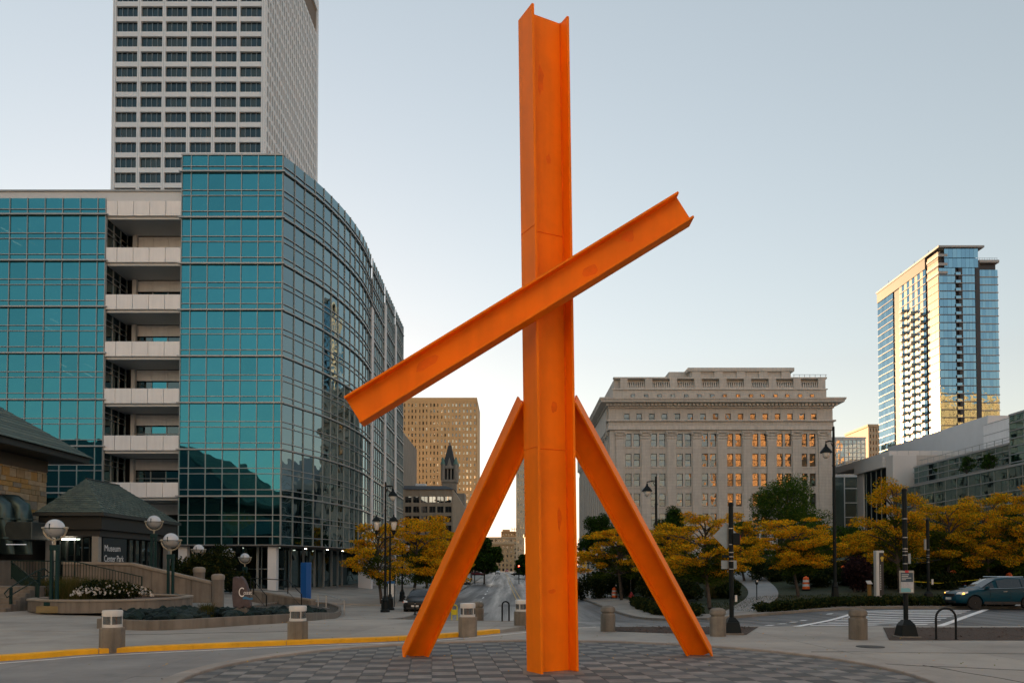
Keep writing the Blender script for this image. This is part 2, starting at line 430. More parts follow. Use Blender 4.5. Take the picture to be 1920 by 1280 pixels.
M_kerb = mat('kerb_concrete', (0.22, 0.205, 0.18), 0.85, var=0.2, scale=1.2, bump=0.4, streak=0.2)
M_yel = mat('kerb_yellow', (0.86, 0.44, 0.006), 0.6, var=0.14, scale=3, bump=0.3, stain=.22)
M_white = mat('road_white', (0.78, 0.79, 0.79), 0.7, var=0.25, scale=2.5)
M_roadyel = mat('road_yellow', (0.42, 0.27, 0.06), 0.7, var=0.3, scale=2.0)
M_mulch = mat('mulch', (0.055, 0.035, 0.024), 0.95, var=0.5, scale=14, bump=1.0, bscale=40)
M_soil = mat('soil', (0.05, 0.045, 0.035), 0.95, var=0.3, scale=1)
M_lawn = mat('lawn_green', (0.020, 0.032, 0.010), 0.95, var=0.35, scale=0.5, bump=0.8, bscale=25)

def ac(y): return 1.2 - 0.012 * y          # avenue centre line
HW = 6.9

# terrain sheet out to the horizon
def terrain():
    xs = [-3000, -900, -400, -200] + list(range(-120, 201, 5)) + [260, 420, 900, 3000]
    ys = [-800, -300, -100] + list(range(-40, 331, 5)) + [400, 600, 1000, 1800, 4500]
    mb = MB(); nx = len(xs); vs = []
    for y in ys:
        for x in xs: vs.append((x, y, gz(x, y) - 0.45))
    fs = [(j * nx + i, j * nx + i + 1, (j + 1) * nx + i + 1, (j + 1) * nx + i) for j in range(len(ys) - 1) for i in range(nx - 1)]
    mb.add(vs, fs); o = mb.build('ground', M_soil, smooth=60); tag(o, 'dark soil of the city ground below all paving', kind='structure')
terrain()

KP = smooth_line([(-24, 8), (-17, 13.2), (-11.65, 18.1), (-10.2, 19.7), (-6.2, 21.9), (-3.3, 23.2), (-1.5, 24.7), (-0.4, 26.0)], 5)
EDGE_L = smooth_line([(0.6, 31.2), (-2.0, 32.6), (-4.4, 35.5), (ac(42) - HW, 41), (ac(52) - HW, 52)], 5)
fg = KP + [(1.2, 28.0), (3.0, 29.3), (45, 29.0), (45, 5), (-24, 5)]
pv = tag(bpy.data.objects.new('foreground_pavement', None), kind='structure'); COL.objects.link(pv)
pv['label'] = 'grey brown concrete slabs around the checkered circle'
LEFTZONE = lambda x, y: x < 0.8 and y > 13
def slab_mat(i, j):
    x, y = (i + .5) * 3.2, (j + .5) * 3.2
    return random.choice(M_drive if x < -1.5 else M_conc)
drape('fp', fg, slab_mat, 0.0, 0.14, 3.2, 0.014, 0.06, 'slab', pv)
# raised plaza on the far side of the yellow kerb
lp = [p for p in KP] + [(0.9, 29.0)] + EDGE_L + [(ac(64) - HW, 64), (-46, 64), (-46, 8)]
lpv = tag(bpy.data.objects.new('plaza_pavement', None), 'tan concrete slabs of the plaza behind the yellow kerb', kind='structure'); COL.objects.link(lpv)
drape('lp', lp, M_conc, 0.1, 0.2, 3.9, 0.016, -0.12, 'slab', lpv)
far_l = [(ac(64) - HW, 64.01)] + [(ac(y) - HW, y) for y in range(80, 330, 25)] + [(ac(330) - HW, 330), (-130, 330), (-130, 64.01)]
tag(drape('pavement_left', far_l, M_conc[2], 0.1, 0.2, 8), 'pavement on the far side of the avenue by the offices', kind='structure')
tag(drape('pavement_behind', [(-110, -58), (110, -58), (110, 4.98), (-110, 4.98)], M_conc[1], -0.01, 0.0, 12), 'plain concrete pavement behind the viewer', kind='structure')
tag(drape('pavement_side', [(45.02, 5), (110, 5), (110, 28.9), (45.02, 28.9)], M_conc[0], -0.01, 0.0, 8), 'concrete pavement right of the plaza', kind='structure')
# road
EDGE_R = smooth_line([(120, 43.2), (40, 43.0), (14, 43.0), (10.2, 44.2), (8.2, 48), (ac(56) + HW, 56), (ac(70) + HW, 70)], 6)
road = [(-0.2, 26.3), (1.2, 28.0), (3.0, 29.3), (45, 29.0), (120, 29.0)] + EDGE_R + [(ac(y) + HW, y) for y in (100, 160, 240, 330)] + \
       [(ac(y) - HW, y) for y in (330, 240, 160, 100, 64)] + EDGE_L[::-1] + [(0.9, 29.0)]
tag(drape('road', road, M_asph2, -0.06, 0.0, 4.0), 'grey asphalt of the avenue and the cross street', kind='structure')
far_road = [(ac(330) - HW, 330.01), (ac(330) + HW, 330.01), (ac(1500) + HW, 1500), (ac(1500) - HW, 1500)]
tag(drape('road_far', far_road, M_asph2, -0.06, 0.0, 100), 'far stretch of the avenue', kind='structure')
strip('kerb_right', EDGE_R + [(ac(y) + HW, y) for y in (100, 160, 240, 330)], -0.16, 0.04, M_kerb, -0.3, 0.075, kind='structure')
strip('kerb_left', EDGE_L + [(ac(64) - HW, 64), (ac(100) - HW, 100), (ac(160) - HW, 160), (ac(330) - HW, 330)], -0.02, 0.18, M_kerb, -0.3, 0.115, kind='structure')
# right hand pavement and garden ground
RW = 3.6
ER = [p for p in EDGE_R if p[0] < 60]
inner = offset_line(ER, -RW)
rp = [(120, 43.3)] + ER + [(ac(y) + HW + .05, y) for y in (100, 160, 240, 330)] + [(ac(y) + HW + RW, y) for y in (330, 240, 160, 100, 74)] + inner[::-1][2:] + [(120, 46.8)]
rpv = tag(bpy.data.objects.new('garden_pavement', None), 'grey pavement along the kerb before the gardens', kind='structure'); COL.objects.link(rpv)
rp_in = inner
poly_r = ER + [(ac(100) + HW, 100)] + [(ac(100) + HW + RW, 100)] + inner[::-1]
drape('rp', [(p[0], p[1]) for p in poly_r], M_conc, 0.07, 0.2, 4.2, 0.016, 0.0, 'slab', rpv)
tag(drape('pavement_right', [(ac(100) + HW, 100.01), (ac(330) + HW, 330), (60, 330), (60, 160), (ac(100) + HW + RW, 100.01)], M_conc[1], 0.06, 0.2, 12), kind='structure')
garden = inner + [(ac(100) + HW + RW, 100.2), (60, 160.1), (150, 160.1), (150, 46.2)]
tag(drape('garden_ground', garden, M_lawn, 0.05, 0.0, 4.0), 'dark lawn sloping up behind the hedge', kind='structure')
# pale garden path
gp = smooth_line([(13.3, 46.6), (15.2, 51), (18.2, 58), (20.8, 67), (22.2, 78), (21.5, 92)], 6)
M_path = mat('path_pale', (0.30, 0.31, 0.31), 0.85, var=0.1, scale=0.8, bump=0.2)
strip('garden_path', gp, -1.1, 1.1, M_path, 0.0, 0.09, kind='structure')
# yellow painted kerb, sections with joints
yk = tag(bpy.data.objects.new('yellow_kerb', None), kind='structure'); COL.objects.link(yk); yk['label'] = 'long kerb with bright yellow painted face and top'
seg = 5
KZ = lambda x, y: 0.0
for i in range(0, len(KP) - 1, seg):
    pts = KP[i:min(i + seg + 1, len(KP))]
    if len(pts) < 2: continue
    a = Vector(pts[0]); b = Vector(pts[1]); pts = [tuple(a + (b - a) * 0.02)] + pts[1:]
    strip('kerb_section', pts, -0.03, 0.30, M_yel, -0.1, 0.125, yk, bev=0.02)
strip('white_edge_line', offset_line(KP, -0.5) + [(1.6, 27.6), (3.0, 28.8)], -0.04, 0.04, M_white, 0.002, 0.006, kind='structure')
# old yellow mark on the drive
q = G(268, 1277)
MB().box(-6.15, -5.8, 14.6, 14.85, 0.004, 0.008).build('yellow_paint_mark', M_yel)['kind'] = 'structure'
# checkered circle
CC, CR = Vector((0.78, 15.7)), 6.9
M_td = [mat('paver_dark_%d' % k, (.112 * f, .122 * f, .124 * f), .85, var=.25, scale=3, bump=.6, bscale=50, stain=.15) for k, f in enumerate((.8, .95, 1.05, 1.2))]
M_tl = [mat('paver_light_%d' % k, (.245 * f, .24 * f, .228 * f), .85, var=.25, scale=3, bump=.6, bscale=50, stain=.18) for k, f in enumerate((.8, .92, 1.03, 1.12))]
cp = tag(bpy.data.objects.new('checkered_pavement', None), 'round pavement of dark and light checkered pavers under the sculpture', kind='structure'); COL.objects.link(cp)
circ = [(CC.x + (CR - .02) * math.cos(a), CC.y + (CR - .02) * math.sin(a)) for a in np.linspace(0, 2 * math.pi, 97)[:-1]]
vis = [(x, y) for x, y in circ if y >= 13.2]
vis.sort(key=lambda p: math.atan2(p[1] - 14.0, p[0] - CC.x))
tiles = drape('cp', vis, lambda i, j: random.choice(M_td if (i + j) % 2 else M_tl), 0.03, 0.06, 0.46, 0.009, 0.10, 'paver', cp)
tiles.sort(key=lambda t: sum((v.co.y for v in t[0].data.vertices)) / len(t[0].data.vertices))
far_t = MB(); far_m = []
for o, ij in tiles[300:]:
    me = o.data; far_t.cur = 0 if me.materials[0].name.startswith('paver_dark') else 1
    far_t.add([v.co for v in me.vertices], [tuple(p.vertices) for p in me.polygons]); bpy.data.objects.remove(o); bpy.data.meshes.remove(me)
tag(far_t.build('far_pavers', [M_td[1], M_tl[1]], cp), kind='stuff')
near = [(x, y) for x, y in circ if y <= 13.2]
MBn = MB()
nr = sorted(near, key=lambda p: p[0]); nr = sorted(near, key=lambda p: math.atan2(p[1] - 12.9, p[0] - CC.x))
tag(drape('near_pavers', nr, M_td[0], 0.028, 0.05, 1.0, parent=cp), kind='stuff')
ringl = [(CC.x + CR * math.cos(a), CC.y + CR * math.sin(a)) for a in np.linspace(0, 2 * math.pi, 121)]
M_ring = mat('ring_concrete', (0.36, 0.335, 0.30), 0.85, var=0.18, scale=1.2, bump=0.4, stain=.2)
rk = tag(bpy.data.objects.new('circle_kerb', None), 'grey concrete ring kerb around the checkered circle', kind='structure'); COL.objects.link(rk)
for k in range(0, 120, 10):
    pts = ringl[k:k + 11]; pts = [tuple(Vector(pts[0]).lerp(Vector(pts[1]), .03))] + list(pts[1:])
    strip('kerb_section', pts, -0.36, -0.0, M_ring, -0.05, 0.085, rk, bev=0.025)
# drain grate beside the ring
dg_ = thing('drain_grate', (-5.25, 17.55, 0.0), 'dark iron drain grate by the edge of the checkered circle', 'grate')
M_iron = mat('iron', (0.025, 0.025, 0.026), 0.6, 0.6, var=0.3, scale=6)
MB().box(-5.6, -4.95, 17.35, 17.75, 0.002, 0.012).build('frame', M_iron, dg_)
for i in range(8): MB().box(-5.56 + i * .075, -5.52 + i * .075, 17.38, 17.72, 0.012, 0.022).build('bar', M_iron, dg_)
mh = thing('manhole_cover', (9.6, 21.6, 0), 'small round iron cover set in the concrete pavement', 'manhole')
MB().lathe([(0.36, 0.0), (0.36, 0.014), (0.34, 0.016)], (9.6, 21.4, 0), 24).build('lid', M_iron, mh)
# mulch beds along the street
b1 = [(3.0, 26.9), (6.0, 25.4), (7.4, 25.2), (8.9, 28.8), (3.2, 28.9)]
tag(drape('mulch_bed', b1, M_mulch, 0.012, 0.0, 1.0), 'brown mulch bed strip between the two domed bollards', kind='structure')
b2 = [(11.0, 23.3), (45, 23.4), (45, 28.4), (13.2, 28.4)]
tag(drape('mulch_bed_right', b2, M_mulch, 0.012, 0.0, 1.5), 'brown mulch bed strip behind the bike rack', kind='structure')
chips = MB()
for i in range(2600):
    if random.random() < .4: x, y = random.uniform(3.2, 8.5), random.uniform(25.6, 28.7)
    else: x, y = random.uniform(12, 32), random.uniform(23.5, 28.3)
    if x < 12 and (y < 26.9 - (x - 3) * .5 or x > 7.2 + (y - 25.2) * .45): continue
    if x >= 12 and x < 11.2 + (y - 23.3) * .45: continue
    a = random.uniform(0, 3.1); l = random.uniform(.03, .09); z = gz(x, y) + .012
    d = Vector((math.cos(a), math.sin(a), random.uniform(-.2, .4))) * l; s_ = Vector((-math.sin(a), math.cos(a), 0)) * l * .3
    c = Vector((x, y, z + .012)); chips.add([c - d - s_, c + d - s_, c + d + s_, c - d + s_], [(0, 1, 2, 3)])
tag(chips.build('bark_chips', mat('bark', (0.075, 0.045, 0.03), 0.95, var=0.5, scale=20)), 'loose bark chips lying on the mulch', 'bark', kind='stuff')
# crosswalk
cw = tag(bpy.data.objects.new('crosswalk', None), 'white painted crosswalk stripes across the side street', kind='structure'); COL.objects.link(cw)
def paint(name, poly, parent, m=M_white, dz=-0.055): return drape(name, poly, m, dz, 0.0, 2.0, parent=parent)
def cwl(t): return Vector((9.9, 29.2)).lerp(Vector((18.3, 42.0)), t)
def cwr(t): return Vector((15.3, 29.2)).lerp(Vector((24.8, 42.0)), t)
for k in range(10):
    t = 0.03 + k * 0.097; a, b = cwl(t), cwr(t); c, d = cwr(t + .036), cwl(t + .036)
    paint('stripe', [(a.x + .5, a.y), (b.x - .5, b.y), (c.x - .5, c.y), (d.x + .5, d.y)], cw)
for fn, s_ in ((cwl, 1), (cwr, -1)):
    paint('edge_line', [(fn(0).x, fn(0).y), (fn(0).x + .34, fn(0).y), (fn(1).x + .34, fn(1).y), (fn(1).x, fn(1).y)], cw)
for k in range(8):
    y = 29.6 + k * 1.5
    paint('dash', [(y * .66 - 10.7, y), (y * .66 - 10.4, y), (y * .66 - 10.05, y + .6), (y * .66 - 10.35, y + .6)], cw)
# avenue markings
am = tag(bpy.data.objects.new('lane_markings', None), 'yellow centre line and white lane dashes of the avenue', kind='structure'); COL.objects.link(am)
for o_ in (-.22, .22):
    paint('centre_line', [(ac(47) + o_ - .07 + .5, 47), (ac(47) + o_ + .07 + .5, 47), (ac(330) + o_ + .07 + .2, 330), (ac(330) + o_ - .07 + .2, 330)], am, M_roadyel)
for s_ in (-3.3, 3.5):
    for y in range(60, 300, 12):
        paint('lane_dash', [(ac(y) + s_ - .07, y), (ac(y) + s_ + .07, y), (ac(y) + s_ + .07, y + 4), (ac(y) + s_ - .07, y + 4)], am)
M_patch = mat('asphalt_patch', (0.04, 0.041, 0.043), 0.6, var=0.25, scale=0.8, bump=0.4)
for x, y, a, b in ((-3, 52, 1.2, 5), (-1.2, 66, 2.2, 4), (2.4, 60, .9, 9), (-4, 84, 1.4, 12), (3.4, 96, 1.5, 14), (9, 35, 3, 1.2), (22, 34, 5, .8)):
    paint('tar_patch', [(x, y), (x + a, y + .2), (x + a + .15, y + b), (x + .1, y + b - .1)], am, M_patch, -0.057)
# cracks in the foreground concrete
M_crk = mat('crack', (0.03, 0.028, 0.025), 0.9, var=0)
ck = tag(bpy.data.objects.new('pavement_cracks', None), 'thin dark cracks and joints in the foreground concrete', kind='structure'); COL.objects.link(ck)
for a, b, n in (((8.1, 17.6), (14.0, 15.0), 9), ((-4.6, 13.2), (-6.6, 15.2), 7), ((-12, 24), (-7, 25.5), 8), ((7.5, 20.2), (16, 19.4), 9), ((9.6, 14.0), (9.0, 17.4), 6)):
    pts = [(a[0] + (b[0] - a[0]) * t + random.uniform(-.12, .12), a[1] + (b[1] - a[1]) * t + random.uniform(-.1, .1)) for t in np.linspace(0, 1, n)]
    strip('crack', pts, -.009, .009, M_crk, -.02 if a[1] < 22 else 0.09, 0.006 if a[1] < 22 else 0.105, ck)

# ================================================================== the orange sculpture: mast, two legs and one leaning beam of rolled steel
M_or = mat('orange_paint', (1.0, 0.215, 0.001), 0.55, spec=0.18, var=0.09, scale=0.9, bump=0.12, bscale=4, streak=0.09)
M_or2 = mat('orange_touch_up', (0.88, 0.15, 0.002), 0.6, spec=0.18, var=0.12, scale=3, bump=0.3, bscale=30)
SB = Vector((0.82, 16.1, 0.03))
sc = thing('steel_sculpture', SB, 'tall bright orange painted steel sculpture standing on the checkered circle', 'sculpture')
def hbeam(name, a, b, w, h, side, tf=.05, tw=.05, parent=None):
    """rolled section from a to b: two flanges of width w (along side) joined by a web of depth h"""
    a, b = Vector(a), Vector(b); d = (b - a).normalized(); sx = Vector(side); sx = (sx - d * sx.dot(d)).normalized(); sy = d.cross(sx)
    prof = [(-w / 2, -h / 2), (w / 2, -h / 2), (w / 2, -h / 2 + tf), (tw / 2, -h / 2 + tf), (tw / 2, h / 2 - tf), (w / 2, h / 2 - tf), (w / 2, h / 2), (-w / 2, h / 2), (-w / 2, h / 2 - tf), (-tw / 2, h / 2 - tf), (-tw / 2, -h / 2 + tf), (-w / 2, -h / 2 + tf)]
    n = len(prof); vs = [a + sx * i + sy * j for i, j in prof] + [b + sx * i + sy * j for i, j in prof]
    o = MB().add(vs, [tuple(range(n - 1, -1, -1)), tuple(range(n, 2 * n))] + [(k, (k + 1) % n, n + (k + 1) % n, n + k) for k in range(n)]).build(name, M_or, parent or sc, bevel=.008)
    return o, d, sx, sy
top = ZP(35, 16.1)
ms = Vector((math.cos(R(-62)), math.sin(R(-62)), 0))
mast, d, sx, sy = hbeam('mast', SB, (SB.x - .17, SB.y, top), .58, .88, ms, .055, .05)
mt = Vector((SB.x - .17, SB.y, top))
for s_, q_ in ((1, 1), (1, -1), (-1, 1), (-1, -1)):     # weld beads where web meets flanges
    off_ = sx * s_ * .035 + sy * q_ * .375
    pts = [SB.lerp(mt, k / 40) + off_ + sx * random.uniform(-.004, .004) for k in range(41)]
    MB().tube(pts, .014, 5).build('weld_bead', M_or2, mast)
for t_ in (.335, .665):                                  # butt weld across the web and flanges
    c = SB.lerp(mt, t_)
    for s_ in (-1, 1): MB().tube([c + sx * s_ * .026 - sy * .38, c + sx * s_ * .026 + sy * .38], .010, 5).build('butt_weld', M_or2, mast)
    for q_ in (-1, 1): MB().tube([c + sy * q_ * .441 - sx * .28, c + sy * q_ * .441 + sx * .28], .008, 5).build('butt_weld', M_or2, mast)
for t_, dx_, dz_, w_, h_ in ((.12, .0, .0, .10, .05), (.40, .1, 0, .07, .16), (.55, -.12, 0, .09, .22), (.78, .05, 0, .06, .12), (.90, -.1, 0, .08, .3), (.23, .2, 0, .05, .25)):
    c = SB.lerp(mt, t_) + sx * .0262 + sy * dx_; n = 10
    pts = [c + sy * w_ * math.cos(k * 6.283 / n) * random.uniform(.6, 1.2) + d * h_ * math.sin(k * 6.283 / n) * random.uniform(.6, 1.2) for k in range(n)]
    MB().add(pts, [tuple(range(n))]).build('touched_up_paint', M_or2, mast)
for px, py, sgn in ((775, 1230, -1), (1315, 1228, 1)):
    f = G(px, py, 0.02); hd = Vector((SB.x - .08 + sgn * .34, SB.y + .25, ZP(755, 16.2)))
    lg, d, lx, ly = hbeam('leg', (f.x, f.y, f.z), hd, .46, .56, Vector((.35, .9 * sgn, 0)), .045, .04)
    MB().box(f.x - .34, f.x + .34, f.y - .34, f.y + .34, .012, .034).build('grout_pad', M_kerb, lg)
ba, bb = Vector((XP(662, 15.45), 15.45, ZP(772, 15.45))), Vector((XP(1286, 15.45), 15.45, ZP(392, 15.45)))
cb, d, bx_, by_ = hbeam('leaning_beam', ba, bb, .44, .60, (0, 1, 0), .045, .04)
for t_, o1, o2 in ((.22, .05, .3), (.71, -.08, .22), (.84, .1, .16)):       # touched-up paint on the web
    c = ba.lerp(bb, t_) + by_ * o1 - bx_ * .0225
    n = 9; pts = [c + d * o2 * math.cos(k * 6.283 / n) * random.uniform(.6, 1.2) + by_ * .10 * math.sin(k * 6.283 / n) * random.uniform(.6, 1.2) for k in range(n)]
    MB().add(pts, [tuple(range(n))]).build('touched_up_paint', M_or2, cb)
MB().box(SB.x - .6, SB.x + .6, SB.y - .5, SB.y + .55, .012, .034).build('grout_pad', M_kerb, sc)

# ================================================================== glass office building on the left
M_mul = mat('mullion_metal', (0.30, 0.33, 0.34), 0.4, 0.5, var=0.08, scale=1)
M_ledge = mat('ledge_metal', (0.36, 0.38, 0.39), 0.4, 0.4, var=0.08, scale=1)
M_gt = [glass('teal_glass_%d' % k, (0.068 * f, 0.30 * f, 0.355 * f), (0.01 + .02 * b, 0.05 + .06 * b, 0.06 + .06 * b), r, wave=.022) for k, (f, b, r) in enumerate(((1, 0, .8), (1.08, .3, .72), (.92, 0, .84), (1.18, .8, .62), (1.0, .5, .68), (.97, .1, .82)))]
M_gside = [glass('side_glass_a', (0.30, 0.42, 0.46), (0.012, 0.04, 0.05), 0.62), glass('side_glass_b', (0.35, 0.47, 0.50), (0.012, 0.04, 0.05), 0.55)]
M_dark = mat('dark_interior', (0.012, 0.014, 0.015), 0.9, var=0)
M_panel = mat('pale_panel', (0.80, 0.81, 0.82), 0.45, 0.1, var=0.05, scale=0.4, streak=0.06)
M_panel2 = mat('roof_band_metal', (0.58, 0.61, 0.63), 0.5, 0.2, var=0.05, scale=0.4)
M_tube = emit('office_tube_light', (1.0, 0.86, 0.66), 3.0)
M_dglass = glass('dark_glass', (0.20, 0.27, 0.28), (0.006, 0.012, 0.012), 0.45, trans=(.25, .3, .3))
OY = 76.0
FP = wpx(88, OY)                                  # storey height
ZT = ZP(292, OY)                                  # roof line of the corner block
off = thing('office_building', (XP(430, OY), OY, -1), 'teal glass office building with curved corner and white balcony bands', 'building')
pn, ml, ld = Pieces(), Pieces(), Pieces()
FR = [0.0, .40, .52, .86, 1.0]
def curtain(a, b, ncol, ztop, zbot, glasses, firsthalf=0, lasthalf=0, led=0.30, strip_first=True, skip=None, depth=.12, mul=M_mul):
    """glass wall from a to b (plan points, seen from its right-hand side), cut into storeys from ztop down"""
    a, b = Vector(a), Vector(b); L = (b - a).length; u = (b - a) / L; n = Vector((u.y, -u.x)); rz = math.atan2(u.y, u.x)
    ws = [1.0] * ncol
    if firsthalf: ws = [firsthalf] + ws
    if lasthalf: ws = ws + [lasthalf]
    tot = sum(ws); xs = [0]
    for x in ws: xs.append(xs[-1] + x / tot * L)
    zs = [ztop]
    if strip_first: zs += [ztop - FP * .24, ztop - FP * .34]; z0 = ztop - FP * .36; ledges = [z0]
    else: z0 = ztop; ledges = [z0]
    if strip_first: zs[-1] = z0
    z = z0
    while z - FP * .5 > zbot:
        for f in FR[1:]: zs.append(z - FP * f)
        z -= FP; ledges.append(z)
    zs = [q for q in zs if q > zbot + .3] + [zbot]
    for i in range(len(xs) - 1):
        for j in range(len(zs) - 1):
            c = a + u * (xs[i] + xs[i + 1]) / 2
            if skip and skip((zs[j] + zs[j + 1]) / 2): continue
            pn.add((c.x, c.y, (zs[j] + zs[j + 1]) / 2), (xs[i + 1] - xs[i], .03, zs[j] - zs[j + 1]), rz, random.choice(glasses), 0.0035)
    for x in xs:
        c = a + u * x + n * .05; ml.add((c.x, c.y, (ztop + zbot) / 2), (.07, depth, ztop - zbot), rz, mul)
    for zz in zs[1:]:
        big = any(abs(zz - q) < .02 for q in ledges)
        c = (a + b) / 2 + n * (led * .5 if big else .055)
        if skip and skip(zz): continue
        (ld if big else ml).add((c.x, c.y, zz), (L + (.5 if big and led > .2 else 0.02), led if big else .13, .13 if big else .06), rz, M_ledge)
    return u, n
xA, xB, xC = XP(334, OY), XP(525, OY), XP(190, OY)
ZB = ZP(1021, OY)
curtain((xA, OY), (xB, OY), 5, ZT, ZB, M_gt, .55, .45)
# curved face
arc = []
for px, py in ((525, 291.5), (545, 306), (567.6, 325), (597.6, 349), (635, 387), (661, 419), (680, 449), (692, 478)):
    Y = OY * (HOR - 291.5) / (HOR - py); arc.append((XP(px, Y), Y))
arc = smooth_line(arc, 8)
acc = [0]
for i in range(1, len(arc)): acc.append(acc[-1] + (Vector(arc[i]) - Vector(arc[i - 1])).length)
def on_arc(s):
    for i in range(1, len(arc)):
        if s <= acc[i]: return Vector(arc[i - 1]).lerp(Vector(arc[i]), (s - acc[i - 1]) / (acc[i] - acc[i - 1]))
    return Vector(arc[-1])
NC = 14
ap = [on_arc(acc[-1] * k / NC) for k in range(NC + 1)]
for k in range(NC): curtain(ap[k], ap[k + 1], 1, ZT, ZB, M_gside, led=.22)
# straight face down the avenue in three bays between white piers
xe = ap[-1].x; y = ap[-1].y
bays = []
M_pier = mat('white_pier', (0.66, 0.67, 0.68), 0.55, var=0.06, scale=.3)
yy = y
for k, (L) in enumerate((9.0, 8.5, 8.5)):
    MB().box(xe - 1.4, xe + .25, yy + .05, yy + 1.35, -1.2 if k == 0 else -1.2, ZT - FP * (1.5 if k == 0 else .6)).build('pier', M_pier, off, bevel=.03)
    curtain((xe, yy + 1.4), (xe + .0, yy + 1.4 + L), 6, ZT, ZB - .2, M_gside, led=.2)
    yy += 1.4 + L
# left wing
ZL = ZP(372, OY)
curtain((XP(-458, OY), OY), (xC, OY), 19, ZL, ZP(1030, OY), M_gt, 0, .45, strip_first=True)
# recess between the wings: side glass walls, back glass, pale spandrel bands
RB = OY + 4.2
def in_slot(zz): return False
curtain((xC, OY + .05), (xC, RB), 3, ZL - 1.0, ZP(1030, OY), [M_dglass], led=.10, strip_first=False)
pz = [391] + [478 + 88 * k for k in range(6)]
for k, py in enumerate(pz):
    zc_ = ZP(py, OY); hh = wpx(28, OY)
    n = 5; xs = [xC + .05, xC + wpx(22, OY)] + [xC + wpx(22, OY) + (xA - xC - wpx(22, OY)) * q / 4 for q in range(1, 4)] + [xA - .05]
    for i in range(len(xs) - 1):
        MB().box(xs[i] + .02, xs[i + 1] - .02, OY - .06, OY + .22, zc_ - hh / 2, zc_ + hh / 2).build('spandrel_panel', M_panel, off, bevel=.015)
    MB().box(xC + .05, xA - .05, OY + .23, RB - .1, zc_ - hh / 2 - .25, zc_ - hh / 2 + .1).build('balcony_floor', M_panel2, off)
    # back wall of the recess: pale curved band above dark glazing
    zt, zb_ = zc_ - hh / 2 - .3, zc_ - FP + hh / 2 - .2
    for i in range(1, len(xs) - 1):
        if i < len(xs): MB().box(xs[i] + .01, xs[i + 1] - .01, RB, RB + .12, zt - FP * .24, zt).build('rear_panel', M_panel, off)
    for i in range(1, len(xs) - 1):
        for q0, q1 in ((.27, .42), (.44, .80)):
            pn.add(((xs[i] + xs[i + 1]) / 2, RB + .1, zt - FP * (q0 + q1) / 2), (xs[i + 1] - xs[i], .03, FP * (q1 - q0)), 0, random.choice([M_dglass, M_dglass, M_gt[0]]), .004)
        ml.add((xs[i], RB + .04, (zt - FP * .27 + zb_) / 2), (.08, .1, zt - FP * .27 - zb_), 0, M_mul)
    ml.add(((xs[1] + xs[-1]) / 2, RB + .04, zt - FP * .43), (xs[-1] - xs[1], .1, .08), 0, M_mul)
    MB().box(xs[1] - .3, xs[1] + .1, RB - .5, RB - .1, zb_ - .5, zt).build('column', M_panel2, off)
# metal band above the left wing
MB().box(XP(-458, OY), xA - .05, OY + .7, OY + 9, ZL - 1.0, ZP(353, OY)).build('roof_band', M_panel2, off)
MB().box(XP(-458, OY) - .2, xA - .04, OY + .55, OY + 9.2, ZP(353, OY), ZP(353, OY) + .14).build('coping', M_ledge, off)
MB().box(xA - .1, xB + .15, OY - .12, OY + .4, ZT, ZT + .14).build('coping', M_ledge, off)
# dark core behind the glass with floors
core = [(xA + .4, OY + 1.3)] + [(p.x - 1.0, p.y + 1.0) for p in ap] + [(xe - 1.4, yy), (XP(-458, OY) + .2, yy), (XP(-458, OY) + .2, OY + 8), (xA + .4, OY + 8)]
MB().prism(core, ZB + .05, ZT - .5).build('core', M_dark, off)
MB().box(XP(-458, OY) + .2, xC - .5, OY + 1.3, OY + 8, -1.2, ZL - .4).build('core', M_dark, off)
MB().box(XP(-458, OY), xB - 5, OY + 9, yy, -1.2, ZB).build('lobby_core', M_dark, off)
MB().box(xC - .4, xA + .3, RB + .5, OY + 8, -1.2, ZL - .4).build('core', M_dark, off)
for k in range(8):
    zf = ZT - FP * (.36 + k)
    MB().box(xA + .2, xB - .3, OY + .1, OY + 1.28, zf - .5, zf - .1).build('floor_slab', M_panel2, off)
    MB().box(XP(-458, OY), xC - .2, OY + .1, OY + 1.28, ZL - FP * (.36 + k) - .5, ZL - FP * (.36 + k) - .1).build('floor_slab', M_panel2, off)
# ceiling tubes seen through the glass
for px, py in ((8, 430), (40, 432), (115, 683), (125, 698), (165, 685), (165, 702), (60, 455), (30, 455), (100, 600), (90, 615)):
    p = P(px, py, OY + .7); MB().beam((p.x - .35, p.y, p.z + .18), (p.x + .35, p.y + .3, p.z - .18), .05, .05).build('ceiling_tube', M_tube, off)
pn.flush('pane', 'small_panes', off); ml.flush('mullion', 'thin_mullions', off); ld.flush('ledge', 'thin_ledges', off)
# ground floor: recessed dark glazing, columns
gfz = ZB
MB().box(xA - 3, xB - .6, OY + 3.4, OY + 3.6, -1.2, gfz).build('lobby_glass', M_dglass, off)
MB().prism([(xA - 3, OY), (xB, OY)] + [(p.x, p.y) for p in ap] + [(xe, yy), (xA - 3, yy)], gfz - .12, gfz).build('soffit', mat('soffit_dark', (.05, .05, .05), .7, var=0), off)
for x in np.arange(xA - 3, xB - .6, 1.65):
    MB().box(x - .04, x + .04, OY + 3.3, OY + 3.42, -1.2, gfz - .12).build('lobby_mullion', M_mul, off)
MB().box(xA - 3, xB - .6, OY + 3.28, OY + 3.4, 2.0, 2.1).build('lobby_mullion', M_mul, off)
for px in (345, 512):
    x = XP(px, OY + .8); MB().box(x - .42, x + .42, OY + .4, OY + 1.2, -1.2, gfz - .12).build('column', M_pier, off, bevel=.04)
for k in range(9):
    p = on_arc(acc[-1] * (k + .5) / 9); MB().box(p.x - 3.4, p.x - 3.2, p.y + .6, p.y + .8, -1.2, gfz - .12).build('lobby_mullion', M_mul, off)
